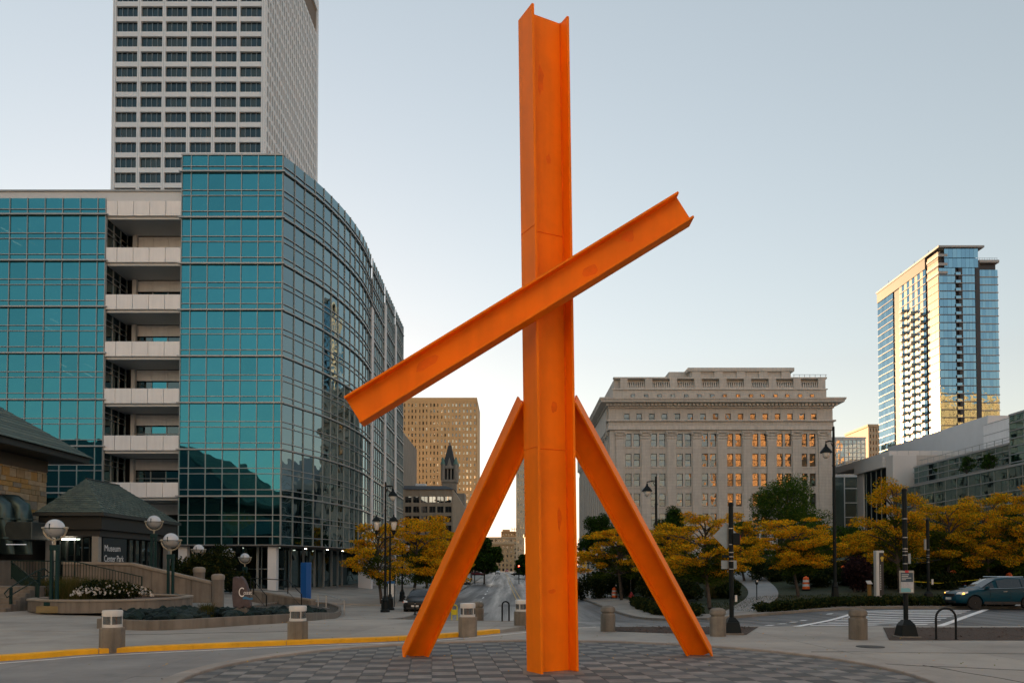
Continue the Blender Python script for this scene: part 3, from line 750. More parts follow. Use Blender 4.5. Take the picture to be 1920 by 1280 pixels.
MB().prism([(p.x - 4.2, p.y + 1.2) for p in ap] + [(xe - 4.2, yy), (xe - 4.6, yy)] + [(p.x - 4.6, p.y + 1.2) for p in ap[::-1]], -1.2, gfz - .12).build('lobby_glass', M_dglass, off)
for i in range(4):
    p = on_arc(acc[-1] * (.1 + .22 * i)); MB().lathe([(.12, 0), (.12, .05)], (p.x - 2.2, p.y + .5, gfz - .19), 10).build('downlight', M_tube, off)

# ================================================================== white office tower behind
UY = 200.0
ut = thing('office_tower', (XP(340, UY), UY, -2), 'tall pale grey office tower with rows of dark windows', 'building')
M_ut = mat('tower_white', (0.76, 0.79, 0.81), 0.55, var=0.04, scale=.15)
M_ug = [glass('tower_glass_a', (0.12, 0.17, 0.185), (0.008, 0.014, 0.016), 0.40, trans=(.35, .35, .33)), glass('tower_glass_b', (0.10, 0.145, 0.16), (0.008, 0.014, 0.016), 0.40, trans=(.35, .35, .33)),
        glass('tower_glass_c', (0.15, 0.19, 0.19), (0.05, 0.05, 0.045), 0.34, trans=(.35, .35, .33))]
x0, x1 = XP(197.5, UY), XP(489, UY); UD = 254.0; UTOP = 186.0
p2, bands = Pieces(), Pieces()
fl = wpx(29.2, UY); zt0 = ZP(12, UY)                    # top of a window row
bw = (x1 - x0 - 1.0) / 6
rows = [zt0 - wpx(40.5, UY) * 0 + fl * k for k in range(-12, 9)]
MB().box(x0 + .3, x1 - .3, UY + 1.1, UD - 1.1, -2, UTOP - .5).build('core', M_dark, ut)
xs_ = [x0 + .5 + bw * k for k in range(7)]
for k in range(7):
    hwid = .42 if 0 < k < 6 else .42
    MB().box(xs_[k] - hwid / 1, xs_[k] + hwid / 1, UY - .08, UY + 1.0, -2, UTOP).build('pier', M_ut, ut, bevel=.03)
    MB().box(xs_[k] - .03, xs_[k] + .03, UY - .1, UY - .07, -2, UTOP).build('joint', M_mul, ut)
whz = wpx(20.0, UY)
wins = []
for r in rows:
    zt = r; zb_ = zt - whz
    MB().box(xs_[0] + .5, xs_[-1] - .5, UY, UY + .9, zt, zt + fl - whz).build('spandrel', M_ut, ut)
    for k in range(6):
        a, b = xs_[k] + .42, xs_[k + 1] - .42
        for q in range(4):
            wq = (b - a) / 4
            p2.add((a + wq * (q + .5), UY + .62, (zt + zb_) / 2), (wq - .08, .03, whz), 0, random.choice(M_ug), .003)
        for q in range(1, 4): bands.add((a + (b - a) * q / 4, UY + .55, (zt + zb_) / 2), (.10, .25, whz), 0, M_mul)
p2.flush('pane', 'upper_panes', ut); bands.flush('mullion', 'upper_mullions', ut)
MB().box(x0 + .4, x1 - .4, UY + .2, UY + 1.0, -2, rows[0] - whz).build('lower_wall', M_ut, ut)
MB().box(x0 + .4, x1 - .4, UY + .1, UY + 1.0, rows[-1] + .5, UTOP).build('upper_wall', M_ut, ut)
for (px, py, dx, dz) in ((275, 207, .5, -.9), (353, 211, .35, -.7), (424, 209, .4, -.8), (326, 240, .55, -.9), (400, 240, .5, -.8), (470, 236, 2.0, 0), (228, 294, 2.0, 0), (288, 296, .6, -1.0)):
    p = P(px, py, UY + .95); MB().beam((p.x - dx, p.y, p.z - dz / 1.4), (p.x + dx, p.y, p.z + dz / 1.4), .1, .1).build('ceiling_tube', emit('tower_tube_light', (1, .8, .55), 1.6), ut)
# right flank: floor bands and close set fins
fin, slit = Pieces(), Pieces()
for k in range(45):
    z = rows[0] - fl * 22 + fl * k
    if z > UTOP - 12: break
    if z < 20: continue
    slit.add((x1 + .0 - .25, (UY + UD) / 2, z + .62), (UD - UY - .4, .5, 1.1), R(90), M_ut)
nf = 26
for k in range(nf + 1):
    yv = UY + 1.0 + (UD - UY - 1.2) * k / nf
    fin.add((x1 + .0, yv, (UTOP - 12 + 10) / 2), (.5, .42, UTOP - 22), R(90) + 0, M_ut)
fin.flush('fin', 'fins', ut); slit.flush('floor_band', 'floor_bands', ut)
MB().box(x1 - .9, x1 - .5, UY + 1, UD - 1, -2, UTOP - 11).build('flank_glass', M_ug[0], ut)
MB().box(x1 - 1.2, x1 - .2, UY + 1, UD - 1, UTOP - 12, UTOP - 4).build('louvre_band', mat('louvre_brown', (.16, .11, .07), .7, var=.1), ut)
MB().box(x0 + .2, x1 + .3, UY + 1.0, UD, UTOP - 4, UTOP).build('parapet', M_ut, ut)
MB().box(x1 - 1.0, x1 + .3, UD - 1.6, UD, -2, UTOP - 4).build('pier', M_ut, ut)

# unseen block between the two, added to keep sun off the stone flank
hb = thing('sun_shading_block', (-85, 330, -2), 'grey block added unseen behind the glass building to block low sun', 'building')
MB().box(-125, -48, 280, 400, -2, 62).build('wall', blocks('rear_block_stone', (.25, .23, .2), 3, 3.6), hb)
for k in range(14): MB().box(-125.2, -47.8, 279.7, 279.98, 4 + k * 4.1, 6 + k * 4.1).build('window_band', M_dglass, hb)

# ================================================================== classical stone building right of the avenue
NY = 160.0
M_lime = blocks('limestone', (0.56, 0.525, 0.47), 1.5, 0.62, var=0.08, mortar=0.72, msize=0.02)
M_lime2 = mat('limestone_trim', (0.58, 0.545, 0.49), 0.85, var=0.12, scale=0.5, streak=0.15)
M_wframe = mat('window_frame_dark', (0.03, 0.028, 0.025), 0.5, var=0)
M_wg = [glass('old_glass_a', (0.62, 0.62, 0.60), (0.03, 0.03, 0.028), 0.26, wave=.05, wscale=.7, trans=(.3, .3, .3)), glass('old_glass_b', (0.66, 0.66, 0.64), (0.12, 0.12, 0.095), 0.18, wave=.05, wscale=.7, trans=(.3, .3, .3)),
        glass('old_glass_c', (0.58, 0.58, 0.56), (0.02, 0.02, 0.02), 0.30, wave=.07, wscale=.9, trans=(.3, .3, .3))]
nx0, nx1 = XP(1144, NY), XP(1562, NY)
nb = thing('stone_office_building', ((nx0 + nx1) / 2, NY, -1), 'grey classical stone building with corinthian pilasters and deep cornice', 'building')
ND = 232.0
cx = [XP(p, NY) for p in (1187, 1235, 1283.6, 1331, 1378.6, 1426, 1472, 1518)]
rowz = [ZP(p, NY) for p in (824.5, 862, 899, 936.5, 974)]; rowz += [rowz[-1] - 4, rowz[-1] - 8]
WW, WH, WO = 1.24, 2.62, 0.84
MB().box(nx0 + .5, nx1 - .5, NY + .9, ND, -1, ZP(770, NY)).build('core', M_dark, nb)
wall = MB()
zs_top, zs_bot = ZP(805, NY), -1.0
edges = []
for c in cx: edges += [(c - WO - WW / 2, c - WO + WW / 2), (c + WO - WW / 2, c + WO + WW / 2)]
# vertical piers between window columns, spandrels between rows
px_ = nx0
for a, b in edges: wall.box(px_, a, NY, NY + .85, zs_bot, zs_top); px_ = b
wall.box(px_, nx1, NY, NY + .85, zs_bot, zs_top)
for a, b in edges:
    zprev = zs_top
    for z in rowz: wall.box(a, b, NY + .06, NY + .85, z + WH / 2, zprev); zprev = z - WH / 2
    wall.box(a, b, NY + .06, NY + .85, zs_bot, zprev)
wall.build('front_wall', M_lime, nb)
# one window with frame, rail and two panes, then copies
def window_proto(w_, h_, parent, mt):
    mb = MB(); t = .09
    mb.box(-w_ / 2, w_ / 2, 0, .1, h_ / 2 - t, h_ / 2); mb.box(-w_ / 2, w_ / 2, 0, .1, -h_ / 2, -h_ / 2 + t)
    mb.box(-w_ / 2, -w_ / 2 + t, 0, .1, -h_ / 2 + t, h_ / 2 - t); mb.box(w_ / 2 - t, w_ / 2, 0, .1, -h_ / 2 + t, h_ / 2 - t)
    mb.box(-w_ / 2 + t, w_ / 2 - t, .01, .09, -.05, .05)
    return mb.mesh('window', M_wframe)
wm = window_proto(WW, WH, nb, None); am_ = window_proto(1.12, 1.85, nb, None)
def put_window(me, w_, h_, x, y, z, parent, mats, split=True, jit=.006):
    o = inst(me, 'window', parent, (x, y, z))
    for s_ in ((-1, 1) if split else (0,)):
        zz = s_ * h_ / 4; inst(unit_box(random.choice(mats)), 'pane', o, (0, .06, zz), (random.uniform(-jit, jit), 0, random.uniform(-jit, jit)), (w_ - .1, .02, h_ / (2 if split else 1) - .1))
    return o
for c in cx:
    for z in rowz[:6]:
        for s_ in (-1, 1): put_window(wm, WW, WH, c + s_ * WO, NY + .35, z, nb, M_wg)
sill = MB().box(-WW / 2 - .9, WW / 2 + .9, -.12, .2, -.12, .12).mesh('sill', M_lime2)
for c in cx:
    for z in rowz[:5]: inst(sill, 'sill', nb, (c, NY + .05, z - WH / 2 - .14))
# pilasters with leafy capitals
cap = MB()
for i in range(3):
    for k in range(7):
        x = -.95 + k * .316; cap.add([(x - .16, -.02, i * .55), (x + .16, -.02, i * .55), (x + .13, -.30 - .05 * i, i * .55 + .42), (x, -.42 - .05 * i, i * .55 + .5), (x - .13, -.30 - .05 * i, i * .55 + .42), (x - .1, 0, i * .55 + .5), (x + .1, 0, i * .55 + .5)],
                                     [(0, 1, 2, 3, 4), (4, 3, 5), (3, 2, 6), (3, 6, 5)])
cap.box(-1.2, 1.2, -.5, .1, 1.62, 1.85); cap.box(-1.02, 1.02, -.2, .1, 0, 1.62)
for s_ in (-1, 1): cap.lathe([(.05, -.2), (.28, -.15), (.28, .15), (.05, .2)], (s_ * 1.0, -.3, 1.35), 8)
capm = cap.mesh('capital', M_lime2)
pcx = [XP(p, NY) for p in (1164, 1211.6, 1260, 1308, 1355.6, 1403, 1449, 1496, 1545)]
ztc = ZP(808, NY); shaft = MB().box(-.9, .9, -.28, .05, -1 - ztc + 1.9, -.02).mesh('shaft', M_lime)
for x in pcx:
    pl = inst(shaft, 'pilaster', nb, (x, NY - .002, ztc - 1.9)); inst(capm, 'capital', pl, (0, 0, 0))
# entablature, attic storey, cornice, balustrade, penthouse
def course(name, px0, px1, y0, z0, z1, m=M_lime2, bev=.04, side=0.0):
    return MB().box(px0 - side, px1 + side, y0, NY + 1.2, z0, z1).build(name, m, nb, bevel=bev)
zA = ZP(806, NY)
course('architrave', nx0, nx1, NY - .45, zA, zA + .75, side=.4)
course('frieze', nx0, nx1, NY - .3, zA + .75, zA + 1.7, M_lime, side=.3)
course('moulding', nx0, nx1, NY - .7, zA + 1.7, zA + 2.0, side=.7)
zat = zA + 2.0
acx = [XP(1080 + q / 3.556, NY) for q in (342, 425, 510, 595, 681, 767, 852, 937, 1020, 1104, 1187, 1270, 1352, 1435, 1517, 1595)]
zw = ZP(783.7, NY)
aw = MB(); p_ = nx0 - .2
for x in acx: aw.box(p_, x - .56, NY - .1, NY + .85, zat, zw + 2.0); p_ = x + .56; aw.box(x - .56, x + .56, NY - .05, NY + .85, zw + .93, zw + 2.0); aw.box(x - .56, x + .56, NY - .05, NY + .85, zat, zw - .93)
aw.box(p_, nx1 + .2, NY - .1, NY + .85, zat, zw + 2.0); aw.build('attic_wall', M_lime, nb)
for x in acx: put_window(am_, 1.12, 1.85, x, NY + .2, zw, nb, M_wg, False)
zcn = zw + 2.0
MB().box(nx0 - .4, nx1 + .4, NY - .5, ND, zcn, zcn + .35).build('bed_moulding', M_lime2, nb, bevel=.04)
dent = MB().box(-.2, .2, -.55, .1, -.2, .2).mesh('dentil', M_lime2)
for k in range(62):
    x = nx0 - .6 + (nx1 - nx0 + 1.2) * k / 61; inst(dent, 'dentil', nb, (x, NY - .65, zcn + .56))
MB().box(nx0 - .7, nx1 + .7, NY - .7, ND, zcn + .35, zcn + .78).build('corona_bed', M_lime2, nb)
cor = MB(); n_ = [(0.9, .78), (1.9, .95), (1.95, 1.25), (2.15, 1.45), (2.2, 1.8), (.6, 2.1)]
for (a, z0), (b, z1) in zip(n_[:-1], n_[1:]):
    cor.hexa([(nx0 - a, NY - a, zcn + z0), (nx1 + a, NY - a, zcn + z0), (nx1 + a, ND, zcn + z0), (nx0 - a, ND, zcn + z0)],
             [(nx0 - b, NY - b, zcn + z1), (nx1 + b, NY - b, zcn + z1), (nx1 + b, ND, zcn + z1), (nx0 - b, ND, zcn + z1)])
cor.build('cornice', M_lime2, nb)
zb0 = zcn + 2.1
MB().box(nx0 + .8, nx1 - .5, NY + 1.2, ND - 2, zb0 - .3, zb0 + 1.9).build('parapet_wall', M_lime, nb)
for k, x in enumerate([XP(1080 + q / 3.556, NY) for q in (1100, 1187, 1265, 1352, 1432, 1518, 1600, 1010, 925, 840, 750, 660, 570, 480, 390)]):
    o = MB().box(x - .4, x + .4, NY + 1.05, NY + 1.3, zb0 + .25, zb0 + 1.0).build('attic_window', M_wframe, nb); inst(unit_box(M_wg[k % 3]), 'pane', o, (x, NY + 1.04, zb0 + .62), (0, random.uniform(-.01, .01), random.uniform(-.02, .02)), (.66, .02, .62))
course('parapet_moulding', nx0 + .6, nx1 - .3, NY + .9, zb0 + 1.9, zb0 + 2.15)
zbl = zb0 + 2.15
for k in range(9):
    xa = XP(1080 + (1665 - k * 167) / 3.556, NY); MB().box(xa - .75, xa + .75, NY + 1.0, NY + 1.9, zbl, zbl + 2.0).build('balustrade_pier', M_lime, nb, bevel=.03)
    if k == 8: continue
    xb = xa - wpx(47, NY)
    for q in range(8):
        x = xb + .95 + q * (xa - xb - 1.9) / 7; MB().lathe([(.16, 0), (.2, .3), (.1, .8), (.16, 1.1)], (x, NY + 1.4, zbl + .3), 6).build('baluster', M_lime2, nb)
    MB().box(xb + .75, xa - .75, NY + 1.1, NY + 1.7, zbl, zbl + .3).build('balustrade_base', M_lime2, nb)
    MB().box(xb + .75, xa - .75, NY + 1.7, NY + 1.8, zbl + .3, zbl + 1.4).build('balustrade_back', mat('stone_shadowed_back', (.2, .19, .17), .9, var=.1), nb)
MB().box(nx0 + .9, nx1 - .4, NY + 1.0, NY + 1.9, zbl + 1.4 + .6, zbl + 2.35).build('balustrade_rail', M_lime2, nb, bevel=.03)
MB().box(nx0 + 1.2, nx1 - 1, NY + 1.95, ND - 3, zbl, zbl + 2.2).build('roof_block', M_lime, nb)
px0, px1 = XP(1296, NY + 6), XP(1486, NY + 6); zp = zbl + 2.2
MB().box(px0, px1, NY + 6, ND - 10, zp, ZP(697, NY + 6)).build('penthouse', M_lime, nb)
MB().box(px0 - .6, px1 + .6, NY + 5.4, ND - 9, ZP(697, NY + 6), ZP(690, NY + 6)).build('penthouse_cornice', M_lime2, nb, bevel=.1)
for q in np.linspace(px0 + 1.2, px1 - 1.2, 5): MB().box(q - .9, q + .9, NY + 5.6, NY + 6.1, zp, ZP(697, NY + 6)).build('penthouse_pier', M_lime, nb, bevel=.05)
MB().box(XP(1256, NY + 8), px0, NY + 8, ND - 12, zp, ZP(697, NY + 8)).build('penthouse_wing', M_lime, nb)
for q in range(7): MB().tube([(XP(1492 + q * 10, NY + 3), NY + 3, zbl + 2.3), (XP(1492 + q * 10, NY + 3), NY + 3, zbl + 3.3)], .05, 5).build('rail_post', M_mul, nb)
MB().tube([(XP(1490, NY + 3), NY + 3, zbl + 3.3), (XP(1554, NY + 3), NY + 3, zbl + 3.3)], .05, 5).build('rail', M_mul, nb)
# flank along the avenue: giant columns between dark windows
MB().box(nx0 + .0, nx0 + .5, NY + .86, ND, -1, zs_top).build('flank_wall', M_lime, nb)
for k in range(15):
    y = NY + 2.4 + k * 4.6; MB().box(nx0 - .5, nx0 - .005, y - .95, y + .95, -1, zA - 1.9).build('flank_pilaster', M_lime, nb)
    o = inst(capm, 'flank_capital', nb, (nx0 - .01, y, zA - 1.9), (0, 0, R(-90)))
    if k < 14:
        for z in rowz[:6]: MB().box(nx0 - .06, nx0 - .004, y + 1.35, y + 3.25, z - 1.3, z + 1.3).build('flank_window', M_wg[(k + int(z)) % 3], nb)
MB().box(nx0 - .6, nx0 + .4, NY + 1.2, ND, zA, zcn).build('flank_entablature', M_lime2, nb)

# ================================================================== tall tan tower with many small windows, left of the avenue
BY = 480.0
bt = thing('tan_tower', (XP(820, BY), BY, -1), 'tall tan tower with a dense grid of small square windows', 'building')
M_tan = mat('tan_stone', (0.64, 0.41, 0.20), 0.8, var=0.08, scale=.06)
bx0, bx1 = XP(741, BY), XP(893, BY); bz = ZP(752, BY)
MB().box(bx0, bx1, BY + .6, BY + 46, -1, bz).build('core', M_dark, bt)
gv, gh, gw = Pieces(), Pieces(), Pieces()
nc = 22; cwid = (bx1 - bx0) / nc; fh = wpx(11.3, BY); nr_ = int((bz + 1) / fh)
for k in range(nc + 1): gv.add((bx0 + cwid * k, BY + .2, bz / 2 - .5), (cwid * (.55 if k % 3 else .8), .8, bz + 1), 0, M_tan)
for k in range(nr_ + 1): gh.add(((bx0 + bx1) / 2, BY + .3, bz - .5 - fh * k), (bx1 - bx0, .6, fh * .48), 0, M_tan)
M_bg = [glass('tan_tower_glass_a', (.85, .75, .6), (.05, .04, .03), .55, wave=.1), glass('tan_tower_glass_b', (.5, .45, .4), (.02, .02, .02), .4, wave=.1)]
for r in range(nr_):
    for k in range(nc): gw.add((bx0 + cwid * (k + .5), BY + .45, bz - .5 - fh * (r + .5)), (cwid * .5, .04, fh * .55), 0, M_bg[0] if random.random() < .6 else M_bg[1], .02)
gv.flush('pier', 'piers', bt); gh.flush('spandrel', 'spandrels', bt); gw.flush('window', 'small_windows', bt)
MB().box(bx0, bx0 + .6, BY + .6, BY + 46, -1, bz).build('side_wall', M_tan, bt); MB().box(bx1 - .4, bx1 + .3, BY - .2, BY + 46, -1, bz + 1).build('side_wall', M_tan, bt)
MB().box(bx0 - .2, bx1 + .3, BY - .25, BY + 46, bz, bz + 2.2).build('parapet', M_tan, bt)

# low brown office building with wide paired windows
LY = 300.0
lo = thing('brown_office_building', (XP(800, LY), LY, -1), 'low brown stone office building with three rows of wide windows', 'building')
M_br = mat('brown_stone', (0.33, 0.26, 0.19), 0.85, var=0.1, scale=.2, streak=.1)
lx0, lx1 = XP(700, LY), XP(848, LY); lz = ZP(917, LY); l2 = ZP(909, LY)
MB().box(lx0, lx1, LY + .8, LY + 22, -1, lz - .3).build('core', M_dark, lo)
M_lg = [glass('brown_office_glass_a', (.9, .85, .8), (.04, .04, .04), .75, wave=.02), glass('brown_office_glass_b', (.75, .72, .7), (.04, .04, .04), .6, wave=.02)]
pw = wpx(15.1, LY); nl = int((lx1 - lx0) / pw)
lb = MB()
for k in range(nl + 1): x = lx1 - k * pw; MB().box(x - .3, x + .3, LY - .4, LY + .7, -1, lz).build('pier', M_br, lo)
wy = [936, 954.5, 972.5, 990, 1008, 1026]
for q, py in enumerate(wy):
    zc_ = ZP(py, LY); h_ = wpx(11.5, LY)
    znext = ZP(wy[q + 1], LY) + h_ / 2 if q + 1 < len(wy) else -1
    MB().box(lx0, lx1, LY, LY + .7, znext, zc_ - h_ / 2).build('spandrel', M_br, lo)
    for k in range(nl):
        x = lx1 - (k + .5) * pw
        fr = MB().box(x - .06, x + .06, LY + .1, LY + .3, zc_ - h_ / 2, zc_ + h_ / 2).build('window', M_wframe, lo)
        for s_ in (-1, 1): inst(unit_box(random.choice(M_lg)), 'pane', fr, (x + s_ * (pw / 4 - .1), LY + .3, zc_), (random.uniform(-.004, .004), 0, random.uniform(-.008, .008)), (pw / 2 - .35, .03, h_))
MB().box(lx0, lx1 + .3, LY, LY + .7, ZP(936, LY) + wpx(11.5, LY) / 2, lz).build('top_wall', M_br, lo)
M_slate = mat('dark_slate', (.028, .032, .036), .6, var=.2, scale=.5)
MB().hexa([(lx0 - .5, LY - .8, lz), (lx1 + .6, LY - .8, lz), (lx1 + .6, LY + 22, lz), (lx0 - .5, LY + 22, lz)], [(lx0, LY + 2.5, l2), (lx1 - 2.4, LY + 2.5, l2), (lx1 - 2.4, LY + 20, l2), (lx0, LY + 20, l2)]).build('roof', M_slate, lo)
MB().hexa([(lx1 + .3, LY + .0, -1), (lx1 + 4.6, LY + 6, -1), (lx1 + 4.6, LY + 20, -1), (lx1 + .3, LY + 20, -1)], [(lx1 + .3, LY + .0, lz), (lx1 + 4.6, LY + 6, lz - 7), (lx1 + 4.6, LY + 20, lz - 7), (lx1 + .3, LY + 20, lz)]).build('side_wing', M_br, lo)
MB().box(XP(775, LY), XP(795, LY), LY + 6, LY + 9, l2 + .3, l2 + 1.2).build('roof_unit', M_panel2, lo)
for q in (776, 794): MB().box(XP(q, LY) - .1, XP(q, LY) + .1, LY + 7, LY + 8, l2 - .1, l2 + .3).build('roof_unit_leg', M_panel2, lo)

# stone clock-tower like belfry with steep slate roof
TY = 350.0
ch = thing('stone_belfry', (XP(843, TY), TY, -1), 'old grey stone belfry with steep dark pointed roof and corner turrets', 'tower')
M_cst = mat('belfry_stone', (.27, .245, .21), .9, var=.2, scale=.4, streak=.15)
tx = XP(843, TY); hw_ = wpx(13, TY); ze = ZP(876, TY)
MB().box(tx - hw_, tx + hw_, TY - hw_, TY + hw_, -1, ZP(905, TY)).build('shaft', M_cst, ch)
MB().box(tx - hw_ * 1.15, tx + hw_ * 1.15, TY - hw_ * 1.15, TY + hw_ * 1.15, ZP(905, TY), ZP(900, TY)).build('gallery', M_cst, ch)
for sx in (-1, 1):
    for sy in (-1, 1):
        x, y = tx + sx * hw_ * .92, TY + sy * hw_ * .92
        tr_ = MB().lathe([(.95, 0), (.95, ze + 1 - ZP(900, TY))], (x, y, ZP(900, TY)), 8).build('turret', M_cst, ch)
        MB().lathe([(1.15, 0), (.05, 3.4)], (x, y, ze + 1), 8).build('turret_roof', mat('copper_green', (.10, .20, .17), .7, var=.1), tr_)
for k in range(4):
    x = tx - hw_ * .75 + k * hw_ * .5; MB().box(x - .3, x + .3, TY - hw_ * .9, TY - hw_ * .9 + .8, ZP(900, TY), ze).build('belfry_pier', M_cst, ch)
MB().box(tx - hw_ * .85, tx + hw_ * .85, TY - hw_ * .6, TY + hw_ * .85, ZP(900, TY), ze).build('belfry_core', M_dark, ch)
MB().box(tx - hw_ * 1.05, tx + hw_ * 1.05, TY - hw_ * 1.05, TY + hw_ * 1.05, ze - .8, ze + .4).build('belfry_cornice', M_cst, ch)
zr = ZP(835, TY)
MB().hexa([(tx - hw_ * .9, TY - hw_ * .9, ze + .4), (tx + hw_ * .9, TY - hw_ * .9, ze + .4), (tx + hw_ * .9, TY + hw_ * .9, ze + .4), (tx - hw_ * .9, TY + hw_ * .9, ze + .4)],
          [(tx - hw_ * .22, TY - hw_ * .22, zr), (tx + hw_ * .22, TY - hw_ * .22, zr), (tx + hw_ * .22, TY + hw_ * .22, zr), (tx - hw_ * .22, TY + hw_ * .22, zr)]).build('roof', M_slate, ch)
MB().add([(tx - 1.0, TY - hw_ * .98, ze + .4), (tx + 1.0, TY - hw_ * .98, ze + .4), (tx, TY - hw_ * .75, ze + 4.2), (tx - 1.0, TY - hw_ * .3, ze + .4), (tx + 1.0, TY - hw_ * .3, ze + .4)], [(0, 1, 2), (1, 4, 2), (0, 2, 3), (0, 3, 4, 1), (3, 2, 4)]).build('dormer', M_cst, ch)
MB().box(tx - .4, tx + .4, TY - .4, TY + .4, zr, zr + 1.4).build('finial', M_cst, ch)
MB().box(tx + hw_, tx + hw_ + 3.6, TY - 2, TY + 10, -1, ZP(925, TY)).build('nave', M_cst, ch)

# ---------------- buildings closing the avenue
def block_building(name, label, x0, x1, Y, D, z1, m, cols, rows_, wfrac=(.5, .55), gl=None, cornice=.8, z0=-1, gm=None, zb=3.0):
    t = thing(name, ((x0 + x1) / 2, Y, z0), label, 'building'); pc, wn = Pieces(), Pieces(); cwid = (x1 - x0) / cols; fh = (z1 - zb) / rows_
    MB().box(x0 + .1, x1 - .1, Y + .5, Y + D, z0, z1 - .2).build('core', M_dark, t)
    for k in range(cols + 1): pc.add((x0 + cwid * k, Y + .2, (z0 + z1) / 2), (cwid * (1 - wfrac[0]), .9, z1 - z0), 0, m)
    for k in range(rows_ + 1): pc.add(((x0 + x1) / 2, Y + .25, zb + fh * k), (x1 - x0, .7, fh * (1 - wfrac[1])), 0, m)
    for k in range(cols):
        for r in range(rows_): wn.add((x0 + cwid * (k + .5), Y + .42, zb + fh * (r + .5)), (cwid * wfrac[0], .04, fh * wfrac[1]), 0, random.choice(gl or M_wg), .012)
    pc.flush('pier', 'piers', t); wn.flush('window', 'small_windows', t)
    for x in (x0, x1): MB().box(x - .15, x + .15, Y + .6, Y + D, z0, z1).build('side_wall', m, t)
    MB().box(x0 - cornice, x1 + cornice, Y - cornice, Y + D, z1, z1 + 1.4).build('cornice', m, t, bevel=.2)
    return t
M_w1 = mat('warm_stone_a', (.52, .36, .20), .8, var=.1, scale=.1); M_w2 = mat('warm_stone_b', (.58, .46, .32), .8, var=.1, scale=.1); M_w3 = mat('warm_brick', (.48, .27, .12), .8, var=.1, scale=.1)  # warm reflected light on the far fronts is put into these colours
E1, E2, E3 = 620.0, 760.0, 860.0
block_building('corner_stone_building', 'warm stone corner building closing the far end of the avenue', XP(918, E1), XP(962, E1), E1, 60, ZP(1021, E1), M_w1, 6, 5)
block_building('pale_stone_building', 'pale long building behind the corner one at the far avenue end', XP(905, E2), XP(969, E2), E2, 40, ZP(1009, E2), M_w2, 9, 7)
br_ = block_building('brick_hotel', 'stepped orange brick hotel topping the far end of the avenue', XP(941, E3), XP(972, E3), E3, 30, ZP(998, E3), M_w3, 6, 8)
MB().box(XP(942, E3), XP(956, E3), E3 + 2, E3 + 20, ZP(998, E3), ZP(992, E3)).build('penthouse', M_w3, br_)
hx = XP(958.5, E3)
tt = text('roof_letters', 'HO', 6.0, mat('sign_letter', (.5, .42, .34), .6, var=0), br_, face_M((hx, E3 - 1, ZP(998, E3) + 1.6), (1, 0, 0)), .1)
R1 = 700.0
tl = block_building('stepped_stone_tower', 'tall tan stone tower behind the mast, at the edge of the avenue', XP(969, R1), XP(1006, R1), R1, 30, ZP(858, R1), M_w2, 7, 15, z0=-1)
MB().box(XP(972, R1), XP(1004, R1), R1 + 3, R1 + 26, ZP(858, R1) + 1.4, ZP(828, R1)).build('upper_stage', M_w2, tl)
block_building('avenue_stone_block', 'low stone block beyond the classical building along the avenue', XP(987, 420), XP(1040, 420), 420, 60, ZP(1000, 420), M_w2, 10, 6)
block_building('grey_corner_block', 'grey block between the offices and the tan tower', XP(700, 260), XP(741, 260), 250, 25, ZP(905, 260), mat('grey_block', (.13, .12, .11), .8, var=.1), 7, 8)
block_building('avenue_brick_row', 'brown brick row half hidden by street trees on the avenue', XP(862, 380), XP(905, 380), 380, 40, ZP(1035, 380), M_br, 8, 4)

# ================================================================== glass condominium tower on the right
CY = 330.0
ct = thing('glass_condo_tower', (190, CY, -1), 'tall blue glass condominium tower with stacks of small balconies', 'building')
M_cg = [glass('condo_glass_a', (.24, .42, .53), (.03, .06, .08), .8, wave=.03), glass('condo_glass_b', (.21, .37, .48), (.03, .05, .07), .78, wave=.03), glass('condo_glass_c', (.28, .46, .56), (.05, .08, .1), .74, wave=.03)]
M_cf = mat('condo_slab_edge', (.16, .16, .165), .5, var=.05); M_cfw = mat('condo_slab_pale', (.38, .37, .355), .6, var=.05)
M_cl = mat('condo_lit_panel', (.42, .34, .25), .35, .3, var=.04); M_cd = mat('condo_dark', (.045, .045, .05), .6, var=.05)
X0 = XP(1768, CY); X1 = XP(1842, CY); X2 = XP(1885, CY); ZC = ZP(462, CY); FC = wpx(15.0, CY)
YB = 386.0
MB().box(X0 + .8, X1 - .4, CY + .8, YB, -1, ZC - 2).build('core', M_cd, ct)
MB().box(X1 + .4, X2 - .4, CY + 2.8, YB - 20, -1, ZP(490, CY)).build('core', M_cd, ct)
cpn, csl, bal = Pieces(), Pieces(), Pieces()
nfl = int(ZC / FC)
xm0, xm1 = X0 + (X1 - X0) * .42, X0 + (X1 - X0) * .60
